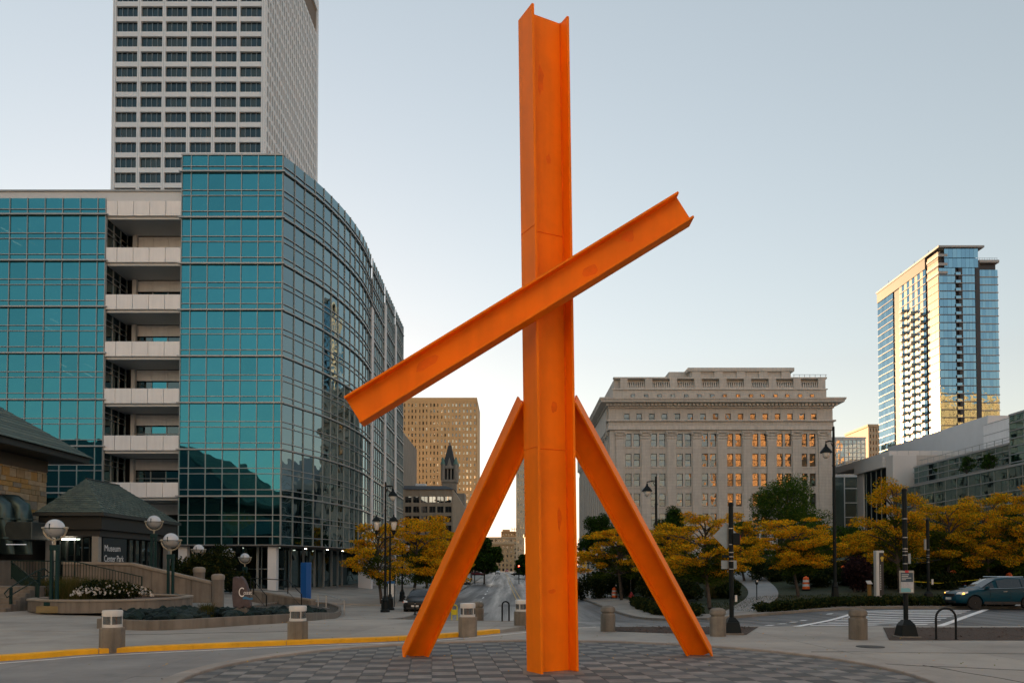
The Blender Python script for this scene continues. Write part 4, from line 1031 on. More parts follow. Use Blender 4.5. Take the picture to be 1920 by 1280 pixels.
for f_ in range(nfl):
    z1 = ZC - 9 - FC * f_; z0 = z1 - FC
    if z0 < 12: break
    for a, b, n_ in ((X0, xm0, 4), (xm1, X1 - 1.2, 4)):
        for k in range(n_): cpn.add((a + (b - a) * (k + .5) / n_, CY, (z0 + z1) / 2 + .1), ((b - a) / n_ - .06, .05, FC - .45), 0, random.choice(M_cg), .004)
        csl.add(((a + b) / 2, CY - .06, z0 + .12), (b - a + .1, .35, .34), 0, M_cf)
    # recessed balcony slot
    csl.add(((xm0 + xm1) / 2, CY + .2, z0 + .1), (xm1 - xm0, 1.6, .25), 0, M_cfw); bal.add(((xm0 + xm1) / 2 - .5, CY - .55, z0 + .75), ((xm1 - xm0) * .7, .05, 1.05), 0, M_cg[2])
    # right hand lower volume
    if z1 < ZP(488, CY):
        for k in range(6): cpn.add((X1 + 1.6 + (X2 - X1 - 1.6) * (k + .5) / 6, CY + 2, (z0 + z1) / 2 + .1), ((X2 - X1 - 1.6) / 6 - .05, .05, FC - .5), 0, random.choice(M_cg), .004)
        csl.add(((X1 + X2) / 2 + .8, CY + 1.9, z0 + .12), (X2 - X1 - 1.4, .4, .4), 0, M_cfw)
MB().box(xm0, xm1, CY + 1.0, CY + 1.3, -1, ZC - 9).build('balcony_back_wall', M_cd, ct)
MB().box(xm1 - 1.6, xm1, CY - .1, CY + .9, -1, ZC - 9).build('dark_strip', M_cd, ct)
MB().box(X1 - 1.2, X1 + .6, CY - .3, CY + 2.4, -1, ZC - 6).build('dark_strip', M_cd, ct)
MB().box(X1 + .6, X1 + 1.6, CY + 1.4, CY + 3, -1, ZP(487, CY)).build('pale_strip', M_cfw, ct)
MB().box(X1 + .5, X2 + .3, CY + 1.2, YB - 20, ZP(490, CY), ZP(485, CY)).build('roof_slab', M_cfw, ct)
for k in range(9): MB().box(X1 + 1 + k * (X2 - X1 - 1.2) / 8, X1 + 1.12 + k * (X2 - X1 - 1.2) / 8, CY + 2, CY + 2.1, ZP(485, CY), ZP(480, CY)).build('roof_rail_post', M_mul, ct)
MB().box(X1 + 1, X2, CY + 2, CY + 2.1, ZP(480, CY) - .1, ZP(480, CY)).build('roof_rail', M_mul, ct)
# crown
for z_a, z_b in ((ZC - 9, ZC - 5.2), (ZC - 4.9, ZC - 1.0)):
    for k in range(8): cpn.add((X0 + 2.2 + (X1 - X0 - 2.2) * (k + .5) / 8, CY - .3, (z_a + z_b) / 2), ((X1 - X0 - 2.2) / 8 - .06, .05, z_b - z_a), 0, random.choice(M_cg), .004)
MB().hexa([(X0 - .6, CY - 1.2, ZC - .8), (X1 + 2.2, CY - 1.2, ZC - .8), (X1 + 2.2, YB, ZC - .8), (X0 - .6, YB, ZC - .8)], [(X0 - .6, CY - 1.2, ZC), (X1 + 2.2, CY - 1.2, ZC), (X1 + 2.2, YB, ZC), (X0 - .6, YB, ZC)]).build('roof_slab', M_cfw, ct)
for zz in (ZC - 4.2, ZC - 8.0, ZC - 11.5): MB().box(X0 - .4, X0 + 3.5, CY - .5, CY + 9, zz - .2, zz + .9).build('terrace', M_cfw, ct)
# long flank facing the sun: pale wall strip, balcony bay, recess, glass end
def flank(y0, y1, kind):
    for f_ in range(nfl):
        z1 = ZC - 2 - FC * f_; z0 = z1 - FC
        if z0 < 12: break
        n_ = max(1, int((y1 - y0) / 2.2)); dx = 0 if kind != 'recess' else .8
        for k in range(n_):
            cpn.add((X0 + dx, y0 + (y1 - y0) * (k + .5) / n_, (z0 + z1) / 2), ((y1 - y0) / n_ - .06, .05, FC - (.45 if kind != 'panel' else .12)), R(90), M_cl if kind == 'panel' or (kind == 'balcony' and k % 2) else random.choice(M_cg), .003)  # every second balcony pane is cream, painting in the golden sunset reflection
        csl.add((X0 + dx - .05, (y0 + y1) / 2, z0 + .1), (y1 - y0, .3, .3 if kind != 'panel' else .1), R(90), M_cfw if kind != 'glass' else M_cf)
        if kind == 'balcony' and f_ > 3:
            for q in range(3):
                yb = y0 + 2 + (y1 - y0 - 3) * q / 2.5
                if f_ < 6 - q * 1.0: continue
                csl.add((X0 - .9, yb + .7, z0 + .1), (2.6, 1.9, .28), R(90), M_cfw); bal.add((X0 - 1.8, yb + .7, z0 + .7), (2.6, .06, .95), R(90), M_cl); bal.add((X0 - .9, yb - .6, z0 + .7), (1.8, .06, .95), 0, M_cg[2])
flank(CY + .4, CY + 9, 'panel'); flank(CY + 10.5, CY + 34, 'balcony'); flank(CY + 40, CY + 55.6, 'glass')
MB().box(X0 + .4, X0 + 1.2, CY + 9, CY + 10.5, -1, ZC - 3).build('dark_strip', M_cd, ct)
MB().box(X0 + .3, X0 + 1.0, CY + 34, CY + 40, -1, ZC - 1).build('dark_strip', M_cd, ct)
MB().box(X0 - .3, X0 + .5, CY + 10.5, CY + 55.6, ZC - 5.5, ZC - .85).build('crown_wall', mat('condo_crown', (.10, .085, .075), .6, var=.05), ct)
cpn.flush('pane', 'small_panes', ct); csl.flush('slab_edge', 'slab_edges', ct); bal.flush('balcony_front', 'balcony_fronts', ct)
for q in range(4): MB().tube([(X0, CY + 8 + q * 12, ZC), (X0, CY + 8 + q * 12, ZC + 1.6)], .08, 5).build('roof_mast', M_mul, ct)

# warm building behind, between the stone building and the tower
WY = 430.0
block_building('cream_apartment_block', 'cream apartment block beyond the glass condominium tower base', XP(1632, WY), XP(1680, WY), WY, 30, ZP(800, WY), M_w2, 9, 22)
# glass stair cube
GYc = 200.0
gc = thing('glass_lantern_building', (XP(1595, GYc), GYc, 2), 'glass cube building with pale open frame beside the classical building', 'building')
M_cube = glass('cube_glass', (.62, .68, .68), (.1, .11, .11), .35, trans=(.8, .82, .82), wave=.03)
ax0, ax1 = XP(1562, GYc), XP(1625, GYc); az1, az0 = ZP(823, GYc), ZP(890, GYc); M_fr = mat('pale_frame', (.55, .56, .56), .5, var=.05)
q1 = Pieces(); q2 = Pieces()
for k in range(9):
    x = ax0 + (ax1 - ax0) * k / 8; q2.add((x, GYc, (az0 + az1) / 2), (.14, .2, az1 - az0), 0, M_fr)
for k in range(9):
    z = az0 + (az1 - az0) * k / 8; q2.add(((ax0 + ax1) / 2, GYc - .05, z), (ax1 - ax0, .2, .14 if k < 8 else .5), 0, M_fr)
    for s_ in (0, 1): q2.add((ax1 if s_ else ax0, GYc + 6, z), (12, .15, .12), R(90), M_fr)
    q2.add(((ax0 + ax1) / 2, GYc + 12, z), (ax1 - ax0, .2, .12), 0, M_fr)
for k in range(8):
    for r in range(8): q1.add((ax0 + (ax1 - ax0) * (k + .5) / 8, GYc + .06, az0 + (az1 - az0) * (r + .5) / 8), ((ax1 - ax0) / 8 - .1, .03, (az1 - az0) / 8 - .1), 0, M_cube, .004)
q1.flush('pane', 'panes', gc); q2.flush('frame_bar', 'frame_bars', gc)
MB().box(ax0 + 2, ax0 + 5, GYc + 4, GYc + 8, az0, az0 + 6).build('stair_core', M_panel2, gc)
MB().box(ax0, ax1, GYc - .2, GYc + 12, az0 - .6, az0).build('floor_slab', M_fr, gc); MB().box(ax0 - .2, ax1 + .2, GYc - .3, GYc + 12, az1 + .2, az1 + .5).build('roof_slab', M_fr, gc)
MB().box(ax0 - .5, ax1, GYc - 1, GYc + 12, 0, az0 - .65).build('lower_block', M_dglass, gc)
for k in range(6): MB().box(ax0 + 2.6, ax1 + .05, GYc - 1.15, GYc - 1.0, 4 + k * 3.6, 4.2 + k * 3.6).build('lower_bar', M_fr, gc)
MB().box(ax0 + 2.5, ax0 + 2.7, GYc - 1.2, GYc - 1.0, 0, az0 - .7).build('lower_bar', M_fr, gc)

# ================================================================== stone and glass arts building on the right
AY = 150.0
ab = thing('stone_gallery_building', (XP(1700, AY), AY, 2), 'pale stone building with large dark corner window behind the yellow trees', 'building')
M_as = blocks('pale_travertine', (.52, .48, .43), 2.4, .75, var=.06, mortar=.8, msize=.03)
sx0, sx1 = XP(1674, AY), XP(1845, AY); sz = ZP(853, AY); zu = ZP(839, AY)
M_ap = mat('gallery_panel', (.60, .585, .56), .6, var=.05, scale=.2)
MB().box(sx0 + 4.6, sx1, AY, AY + 20, 0, sz).build('front_wall', M_as, ab)
MB().box(sx0, sx0 + 4.5, AY - .5, AY + 2.2, 0, sz).build('corner_pier', M_ap, ab, bevel=.03)
MB().box(sx0 + .2, sx0 + .6, AY + 2.3, AY + 12, 0, sz - 2).build('corner_window', M_dglass, ab)
for k in range(5): MB().box(sx0 + .1, sx0 + .25, AY + 2.3 + k * 2.2, AY + 2.42 + k * 2.2, 0, sz - 2).build('window_bar', M_mul, ab)
MB().box(sx0, sx0 + 4.5, AY + 12.2, AY + 15, 0, sz).build('corner_pier', M_ap, ab)
MB().box(sx0 - .6, sx0 + 4.4, AY + 2.3, AY + 15, sz - 2, sz - .05).build('eave_band', M_ap, ab)
MB().box(sx0 + 1.5, sx1 + 6, AY + 4, AY + 30, sz, zu).build('setback_parapet', M_ap, ab)
for k in range(9): MB().box(sx0 + 3 + k * 2.2, sx0 + 3.04 + k * 2.2, AY + 3.96, AY + 4, sz, zu).build('panel_joint', M_mul, ab)
MB().box(XP(1729, AY), XP(1775, AY), AY - .12, AY + .02, ZP(905, AY), ZP(889, AY)).build('ribbon_window', M_dglass, ab)
# terraced glass building
tb = thing('terraced_glass_building', (75, 120, 2), 'long dark green glass building with terraces stepping up behind yellow trees', 'building')
M_tg = [glass('terrace_glass_a', (.24, .36, .37), (.02, .04, .04), .5, trans=(.3, .4, .4)), glass('terrace_glass_b', (.28, .41, .41), (.03, .05, .05), .45, trans=(.3, .4, .4))]
M_tgg = [glass('green_glass_a', (.34, .56, .54), (.03, .07, .065), .6, trans=(.3, .4, .4)), glass('green_glass_b', (.39, .60, .57), (.04, .08, .075), .55, trans=(.3, .4, .4))]
tp, tm = Pieces(), Pieces()
def side_wall(x, y0, y1, z0, z1, rows_, step, glasses):
    n_ = int((y1 - y0) / step); L = (y1 - y0) / n_; h = (z1 - z0) / rows_
    for k in range(n_):
        for r in range(rows_): tp.add((x, y0 + L * (k + .5), z0 + h * (r + .5)), (L - .05, .04, h - .05), R(90), random.choice(glasses), .006)
    for r in range(rows_ + 1): tm.add((x - .12, (y0 + y1) / 2, z0 + h * r), (y1 - y0, .22, .12 if r < rows_ else .3), R(90), M_ledge)
    for k in range(0, n_ + 1, 2): tm.add((x - .05, y0 + L * k, (z0 + z1) / 2), (.08, .12, z1 - z0), R(90), M_mul)
    MB().box(x + 1.2, x + 14, y0, y1, 0, z1 - .2).build('core', M_dark, tb)
zl = ZP(873, 111.0); zuu = ZP(831, 119.4); zn = ZP(779, 119.5)
side_wall(70, 99, 146, zl - 10.5, zl, 6, 1.6, M_tg)
side_wall(75, 119.6, 148, zl + .3, zuu, 4, 1.6, M_tg)
side_wall(75, 96, 119.4, zl + .3, zn, 7, 1.6, M_tgg)
MB().box(70.2, 75, 99, 146, zl - .3, zl + .05).build('terrace_floor', M_panel2, tb)
MB().box(75.2, 86, 119.6, 148, zuu - .3, zuu + .05).build('terrace_floor', M_panel2, tb)
wl = MB().box(85, 100, 130, 143, zuu, ZP(781.6, 135.4)).build('white_wall', M_panel, tb)
for k in range(4): MB().box(84.95, 85, 130, 143, zuu + 1.2 + k * 1.9, zuu + 1.26 + k * 1.9).build('panel_joint', M_mul, wl)
for k in range(14): MB().box(75.4, 75.46, 120 + k * 2, 120.06 + k * 2, zuu + .05, zuu + 1.1).build('rail_post', M_mul, tb)
MB().box(75.38, 75.48, 119.8, 147, zuu + 1.1, zuu + 1.16).build('rail', M_mul, tb)
MB().box(75, 89.2, 95.8, 95.98, 0, zn).build('end_wall', M_as, tb); MB().box(70, 84.2, 98.8, 98.98, 0, zl).build('end_wall', M_as, tb)
tp.flush('pane', 'small_panes', tb); tm.flush('mullion', 'thin_mullions', tb)
MB().box(90, 120, 150, 190, 0, 31).build('rear_block', M_panel2, tb)

# ================================================================== buildings behind the camera, seen in the window reflections, and an added bounce slab
M_wb = mat('sunlit_stone', (.66, .38, .18), .8, var=.12, scale=.1)
block_building('reflected_stone_tower', 'warm stone tower behind the viewer, mirrored in the classical windows', 108, 190, -95, 30, 92, M_wb, 16, 22, (.4, .5), [M_dglass], z0=-1)['group'] = 'buildings behind the viewer'
# its street side faces the sun, so windows and piers are mirrored on the north face too
bb_ = thing('reflected_stone_hotel', (149, -62, -1), 'sunlit stone front with window bays behind the viewer', 'building', 'buildings behind the viewer')
MB().box(108, 190, -64, -62.6, -1, 92).build('wall', M_wb, bb_)
rp_ = Pieces()
for k in range(15):
    for r in range(20): rp_.add((111.5 + k * 5.3, -62.55, 8 + r * 4.1), (2.0, .1, 2.2), 0, M_dglass)
rp_.flush('window', 'windows', bb_)
b4 = thing('bounce_slab', (-20, -64, -1), 'tall pale slab added behind the viewer to bounce sunlight forward', 'building', 'buildings behind the viewer')  # added slab that bounces warm sunlight onto the camera-facing fronts
MB().box(-46, 2, -84, -62.6, -1, 118).build('wall', mat('bounce_slab_stone', (.62, .55, .46), .8, var=.08, scale=.1), b4)
rp4 = Pieces()
for k in range(11):
    for r in range(26): rp4.add((-43 + k * 4.2, -62.55, 8 + r * 4.2), (1.8, .1, 2.0), 0, M_dglass)
rp4.flush('window', 'windows', b4)
b3 = thing('reflected_tower_block', (420, -62, -1), 'tall sunlit stone slab behind the viewer, mirrored in the condominium glass', 'building', 'buildings behind the viewer')
MB().box(360, 470, -84, -62.6, -1, 158).build('wall', M_wb, b3)
rp3 = Pieces()
for k in range(20):
    for r in range(34): rp3.add((364 + k * 5.4, -62.55, 8 + r * 4.4), (2.4, .1, 2.3), 0, M_dglass)
rp3.flush('window', 'windows', b3)
rh = thing('reflected_pavilion', (-72, -48, -1), 'dark gabled hall behind the viewer, mirrored in the teal glass', 'building', 'buildings behind the viewer')
M_pavd = mat('pavilion_stone', (.09, .085, .075), .9, var=.2)
MB().box(-150, -48, -75, -42, -1, 15).build('wall', M_pavd, rh)
MB().hexa([(-152, -77, 15), (-46, -77, 15), (-46, -40, 15), (-152, -40, 15)], [(-125, -60, 27), (-72, -60, 27), (-72, -58, 27), (-125, -58, 27)]).build('roof', M_slate, rh)
MB().box(-48, -8, -75, -45, -1, 11).build('wing', M_pavd, rh)
MB().hexa([(-49, -76, 11), (-6, -76, 11), (-6, -44, 11), (-49, -44, 11)], [(-42, -61, 17), (-16, -61, 17), (-16, -59, 17), (-42, -59, 17)]).build('roof', M_slate, rh)

# ================================================================== foliage helpers
def leaf_cloud(mb, centers, n, size, flat=0.5, mats=1, weights=None, droop=0.0):
    """n small leaf faces scattered in ellipsoidal clumps (centre, radii)"""
    cs = np.array([c[0] for c in centers]); rs = np.array([c[1] for c in centers]); vol = rs.prod(axis=1) ** 0.75; pr = vol / vol.sum()
    k = rng.choice(len(centers), n, p=pr)
    d = rng.normal(size=(n, 3)); d /= np.linalg.norm(d, axis=1)[:, None]; r = rng.random(n) ** 0.45
    p = cs[k] + d * r[:, None] * rs[k]
    a = rng.normal(size=(n, 3)); a[:, 2] *= (1 - flat); a /= np.linalg.norm(a, axis=1)[:, None]
    b = rng.normal(size=(n, 3)); b[:, 2] *= (1 - flat); b -= a * (a * b).sum(1)[:, None]; b /= np.linalg.norm(b, axis=1)[:, None]
    s = size * rng.uniform(.6, 1.4, n)[:, None]
    V = np.stack([p - a * s, p + b * s * .45, p + a * s, p - b * s * .45], 1).reshape(-1, 3)
    o = len(mb.v); mb.v += [tuple(v) for v in V]
    mi = rng.choice(mats, n, p=weights)
    for i in range(n):
        mb.f.append((o + 4 * i, o + 4 * i + 1, o + 4 * i + 2, o + 4 * i + 3)); mb.mi.append(int(mi[i]))
def leaf_mesh(name, mb, mats):
    me = bpy.data.meshes.new(name); me.from_pydata(mb.v, [], mb.f)
    for m in mats: me.materials.append(m)
    me.polygons.foreach_set('material_index', mb.mi); return me
M_yl = [leafmat('leaf_gold', (.86, .46, .018)), leafmat('leaf_amber', (.72, .29, .010)), leafmat('leaf_olive_gold', (.17, .19, .020))]
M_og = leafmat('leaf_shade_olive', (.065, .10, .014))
M_gl = [leafmat('leaf_green', (.055, .115, .018)), leafmat('leaf_deep_green', (.030, .068, .014)), leafmat('leaf_lime', (.12, .17, .022))]
M_dk = [leafmat('shrub_dark', (.022, .038, .014), .3), leafmat('shrub_deep', (.014, .026, .012), .3), leafmat('shrub_olive', (.05, .055, .016), .3)]
M_pur = [leafmat('shrub_purple', (.028, .018, .022), .3), leafmat('shrub_plum', (.038, .022, .024), .3)]
M_gr = [leafmat('dry_grass', (.12, .10, .035)), leafmat('green_grass', (.06, .075, .02))]
M_bark = mat('bark_grey', (.06, .05, .042), .95, var=.35, scale=6, bump=.8, bscale=20)
def shrub(name, loc, rad, h, mats, n, label, cat='shrub', group=None, size=.10, seed=0):
    """a bush: short stems and a clumpy crown of leaf faces"""
    t = thing(name, loc, label, cat, group); rs_ = np.random.default_rng(seed + int(abs(loc[0] * 31 + loc[1] * 7)))
    cl = []
    for i in range(9):
        a = rs_.uniform(0, 6.28); r = rs_.uniform(0, .65); cl.append(((loc[0] + math.cos(a) * r * rad[0], loc[1] + math.sin(a) * r * rad[1], loc[2] + h * rs_.uniform(.35, .75)), (rad[0] * rs_.uniform(.35, .6), rad[1] * rs_.uniform(.35, .6), h * rs_.uniform(.25, .45))))
    mb = MB(); leaf_cloud(mb, cl, n, size, .2, len(mats)); o = bpy.data.objects.new('foliage', leaf_mesh('foliage', mb, mats)); COL.objects.link(o); adopt(o, t)
    st = MB()
    for i in range(5):
        c = cl[i][0]; st.tube([(loc[0] + random.uniform(-.1, .1), loc[1], loc[2] - .05), ((loc[0] + c[0]) / 2, (loc[1] + c[1]) / 2, loc[2] + (c[2] - loc[2]) * .5), c], [.03, .022, .01], 5)
    st.build('stems', M_bark, t); return t
def grass_clump(name, loc, rx, ry, h, n, mats, label, width=.012, cat='grass', group=None):
    mb = MB()
    for i in range(n):
        a = random.uniform(0, 6.28); r = math.sqrt(random.random()); x, y = loc[0] + math.cos(a) * r * rx, loc[1] + math.sin(a) * r * ry
        hh = h * random.uniform(.6, 1.1); dx, dy = random.gauss(0, .25) * hh, random.gauss(0, .25) * hh; wv = Vector((-math.sin(a), math.cos(a), 0)) * width
        z = loc[2]; p0, p1, p2 = Vector((x, y, z)), Vector((x + dx * .35, y + dy * .35, z + hh * .65)), Vector((x + dx, y + dy, z + hh))
        mb.cur = random.randrange(len(mats)); mb.add([p0 - wv, p0 + wv, p1 + wv * .7, p1 - wv * .7, p2], [(0, 1, 2, 3), (3, 2, 4)])
    t = thing(name, loc, label, cat, group)
    o = bpy.data.objects.new('blades', leaf_mesh('blades', mb, mats)); COL.objects.link(o); adopt(o, t); return t

# ================================================================== museum wing at the far left
M_roofg = mat('green_slate', (.075, .095, .09), .75, var=.18, scale=1.2, bump=.5, bscale=12)
M_roofs = [mat('green_shingle_a', (.085, .125, .115), .8, var=.2, scale=2), mat('green_shingle_b', (.068, .105, .098), .8, var=.2, scale=2), mat('green_shingle_c', (.10, .14, .125), .8, var=.2, scale=2)]
M_fas = mat('dark_fascia', (.018, .022, .022), .6, var=.15)
mu = thing('museum_wing', (-40, 50, 0), 'dark roofed building with yellow stone wall at the edge of the plaza', 'building')
wx = -34.2; cxr, cyr, czr = -31.9, 60.0, ZP(862, 60)
MB().box(-60, wx - .25, 30, 58.2, 0, czr).build('wall_core', mat('wall_mortar', (.2, .17, .12), .9, var=.1), mu)
st_m = [mat('stone_tan', (.34, .26, .15), .9, var=.2, scale=3, bump=.5), mat('stone_gold', (.42, .27, .10), .9, var=.2, scale=3, bump=.5), mat('stone_buff', (.40, .33, .22), .9, var=.2, scale=3, bump=.5), mat('stone_grey', (.27, .24, .19), .9, var=.2, scale=3, bump=.5)]
sm_ = [MB().box(-.5, .5, -.5, .5, -.5, .5).mesh('stone_block', m) for m in st_m]
z = 4.2
while z < czr - 1.2:
    h = random.choice((.34, .46, .6)); y = 44.0 - random.random()
    while y < 58.0:
        l = random.uniform(.5, 1.3); l = min(l, 58.2 - y)
        inst(random.choice(sm_), 'stone', mu, (wx - .1 + random.uniform(-.03, .03), y + l / 2, z + h / 2), (0, 0, 0), (.4, l - .03, h - .03)); y += l
    z += h
MB().box(wx - .3, wx + .12, 30, 58.3, czr - 1.2, czr - .35).build('frieze', mat('frieze_stone', (.10, .09, .075), .9, var=.1), mu)
MB().box(-60, cxr, 25, cyr, czr - .35, czr + .1).build('eave', M_fas, mu, bevel=.05)
rise = .70
MB().add([(cxr + .2, 24, czr + .1), (cxr + .2, cyr + .2, czr + .1), (-60, cyr + .2, czr + .1), (cxr - 12, cyr - 12, czr + 12 * rise), (cxr - 12, 24, czr + 12 * rise), (-60, cyr - 12, czr + 12 * rise), (-60, 24, czr + .1)],
         [(0, 1, 3, 4), (1, 2, 5, 3), (0, 4, 3, 5, 2, 1)][:2]).build('roof', M_roofg, mu)
for k in range(22):        # shingle courses on the visible slope
    t = k * .42; x = cxr + .2 - t; zz = czr + .1 + t * rise
    if t > 11.5: break
    MB().hexa([(x - .42, 24, zz + .42 * rise + .004), (x, 24, zz + .01), (x, cyr + .2 - t, zz + .01), (x - .42, cyr + .2 - t - .42, zz + .42 * rise + .004)],
              [(x - .42, 24, zz + .42 * rise + .012), (x, 24, zz + .05), (x, cyr + .2 - t, zz + .05), (x - .42, cyr + .2 - t - .42, zz + .42 * rise + .012)]).build('shingle_course', M_roofs[k % 3], mu)
MB().tube([(cxr - .1, 25, czr - .25), (cxr - .1, cyr - .2, czr - .25)], .1, 8).build('gutter', M_fas, mu)
# lower podium below the wall
MB().box(-60, -31.5, 40, 58.2, 0, 2.6).build('podium', mat('podium_concrete', (.14, .125, .105), .9, var=.2, scale=.8, streak=.2), mu)
MB().box(-60, -32.2, 46, 58, 2.6, 4.1).build('service_recess', M_dark, mu)
# green metal ducts
du = thing('ventilation_ducts', (-32.3, 51, 4), 'cluster of dark green metal ducts against the stone wall', 'duct')
M_duct = mat('duct_green', (.05, .085, .09), .35, .7, var=.15, scale=2)
for k, (px, zz, s_) in enumerate(((12, 5.0, 1.0), (44, 5.0, 1.0), (-14, 4.9, 1.0))):
    p = P(px, 955, 50 + k * .6); x, y = p.x, p.y
    pts = [(x, y, 3.0), (x, y, 5.3), (x - .15, y, 5.9), (x - .6, y, 6.25), (x - 1.3, y, 6.3), (x - 2.6, y, 6.3)]
    MB().tube(pts, [.55, .55, .57, .57, .55, .55], 10).build('elbow_duct', M_duct, du, smooth=50)
    for zc_ in (4.0, 5.2): MB().lathe([(.60, -.05), (.60, .05)], (x, y, zc_), 10).build('duct_flange', M_duct, du)
MB().box(XP(2, 50), XP(66, 50), 49.6, 51.5, ZP(1012, 50), ZP(978, 50)).build('plenum_box', mat('plenum_grey', (.07, .09, .095), .4, .6, var=.2), du, bevel=.05)
MB().box(XP(20, 50), XP(56, 50), 49.5, 49.6, ZP(1021, 50), ZP(1020, 50)).build('light_strip', emit('dim_strip', (.8, .85, .9), .12), du)

# ================================================================== entrance pavilion with hip roof
ki = thing('entrance_pavilion', (-29, 58, 0), 'small pavilion with green shingle hip roof and dark glass doors', 'building')
kx0, kx1, ky0, ky1 = -31.2, -26.75, 52.0, 64.0; kz = ZP(960, 52); rz_ = ZP(897, 54)
rk_ = MB(); 
E = [(kx0 - .0, ky0), (kx1, ky0), (kx1, ky1), (kx0, ky1)]
RG = [(-29.0, 54.1), (-29.0, 58.6)]
roof = MB().add([(E[0][0], E[0][1], kz), (E[1][0], E[1][1], kz), (E[2][0], E[2][1], kz), (E[3][0], E[3][1], kz), (RG[0][0], RG[0][1], rz_), (RG[1][0], RG[1][1], rz_)],
         [(0, 1, 4), (1, 2, 5, 4), (2, 3, 5), (3, 0, 4, 5), (3, 2, 1, 0)]).build('roof', M_roofs[0], ki)
def lerp3(a, b, t): return tuple(a[i] + (b[i] - a[i]) * t for i in range(3))
A0, A1, A2, A3 = [(e[0], e[1], kz) for e in E]; B0, B1 = (RG[0][0], RG[0][1], rz_), (RG[1][0], RG[1][1], rz_)
NCo = 16
for side in (0, 1):
    for k in range(NCo):
        t0, t1 = k / NCo, (k + 1) / NCo
        if side == 0: q = [lerp3(A0, B0, t0), lerp3(A1, B0, t0), lerp3(A1, B0, t1), lerp3(A0, B0, t1)]; nn = Vector((0, -.75, .66))
        else: q = [lerp3(A1, B0, t0), lerp3(A2, B1, t0), lerp3(A2, B1, t1), lerp3(A1, B0, t1)]; nn = Vector((.85, 0, .53))
        lo_, hi_ = nn * .05, nn * .012
        nt_ = 7 if side == 0 else 16
        for j in range(nt_):
            s0, s1 = (j + (k % 2) * .5) / nt_, (j + 1 + (k % 2) * .5) / nt_
            s1 = min(s1, 1.0)
            if s0 >= 1: continue
            a, b, c, d = lerp3(q[0], q[1], s0), lerp3(q[0], q[1], s1 - .012), lerp3(q[3], q[2], s1 - .012), lerp3(q[3], q[2], s0)
            a, b, c, d = Vector(a), Vector(b), Vector(c), Vector(d)
            MB().hexa([a, b, c, d], [a + lo_, b + lo_, c + hi_, d + hi_]).build('shingle', random.choice(M_roofs), roof)
MB().tube([B0, B1], .09, 6).build('ridge_cap', M_fas, roof)
MB().box(kx0 - .1, kx1 + .1, ky0 - .1, ky1 + .1, kz - .22, kz - .003).build('gutter_board', mat('gutter_board', (.035, .042, .042), .6, var=.1), ki)
MB().box(kx0 + .15, kx1 - .15, ky0 + .15, ky1 - .15, kz - 1.1, kz - .22).build('fascia', M_fas, ki)
MB().box(kx0 + .4, kx1 - .4, ky0 + .4, ky1 - .4, kz - 1.55, kz - 1.1).build('beam', mat('beam_grey', (.03, .034, .035), .7, var=.1), ki)
M_post = mat('pale_post', (.27, .27, .25), .8, var=.1)
zk = kz - 1.55
for x, y in ((kx1 - .7, ky0 + .6), (kx0 + .7, ky0 + .6), (kx1 - .7, ky1 - .7)): MB().box(x - .22, x + .22, y - .22, y + .22, 0, zk).build('post', M_post, ki, bevel=.03)
MB().box(kx0 + .9, kx1 - 1.0, ky0 + 1.4, ky1 - .5, 0, zk - .05).build('glass_wall', M_dglass, ki)
for k in range(6):
    x = kx0 + .9 + k * .5; MB().box(x - .03, x + .03, ky0 + 1.3, ky0 + 1.4, 0, zk - .05).build('door_bar', M_fas, ki)
for k in range(8):
    y = ky0 + 4.6 + k * .95; MB().box(kx1 - 1.0, kx1 - .9, y - .03, y + .03, 0, zk - .05).build('door_bar', M_fas, ki)
MB().box(kx0 + 1.2, kx0 + 2.0, ky0 + 1.0, ky0 + 1.25, zk - .2, zk - .1).build('ceiling_light', emit('warm_ceiling_light', (1, .85, .65), 5), ki)
sg = MB().box(kx1 - .60, kx1 - .48, ky0 + 1.0, ky0 + 4.2, 2.2, zk - .05).build('sign_board', mat('sign_board_dark', (.012, .022, .028), .5, var=0), ki)
M_let = mat('sign_letters_white', (.75, .76, .76), .6, var=0)
for i, (tx_, sz_) in enumerate((('Museum', .62), ('Center Park', .62), ('Betty Brinn Children\'s Museum', .2), ('Parking', .2), ('The Coast Restaurant', .2))):
    zt_ = (zk - .95, zk - 1.65, zk - 2.35, zk - 2.65, zk - 2.95)[i]
    if i < 2: text('sign_text', tx_, sz_, M_let, sg, face_M((kx1 - .475, ky0 + 1.15, zt_), (0, 1, 0)), .004, width=.86 if i else 1.05)
for i, (l, zt_) in enumerate(((2.5, zk - 2.28), (.65, zk - 2.62), (1.8, zk - 2.95))):
    for q in range(int(l / .16)):
        if random.random() < .86: MB().box(kx1 - .478, kx1 - .472, ky0 + 1.1 + q * .16, ky0 + 1.22 + q * .16, zt_, zt_ + random.uniform(.08, .13)).build('sign_small_print', M_let, sg)

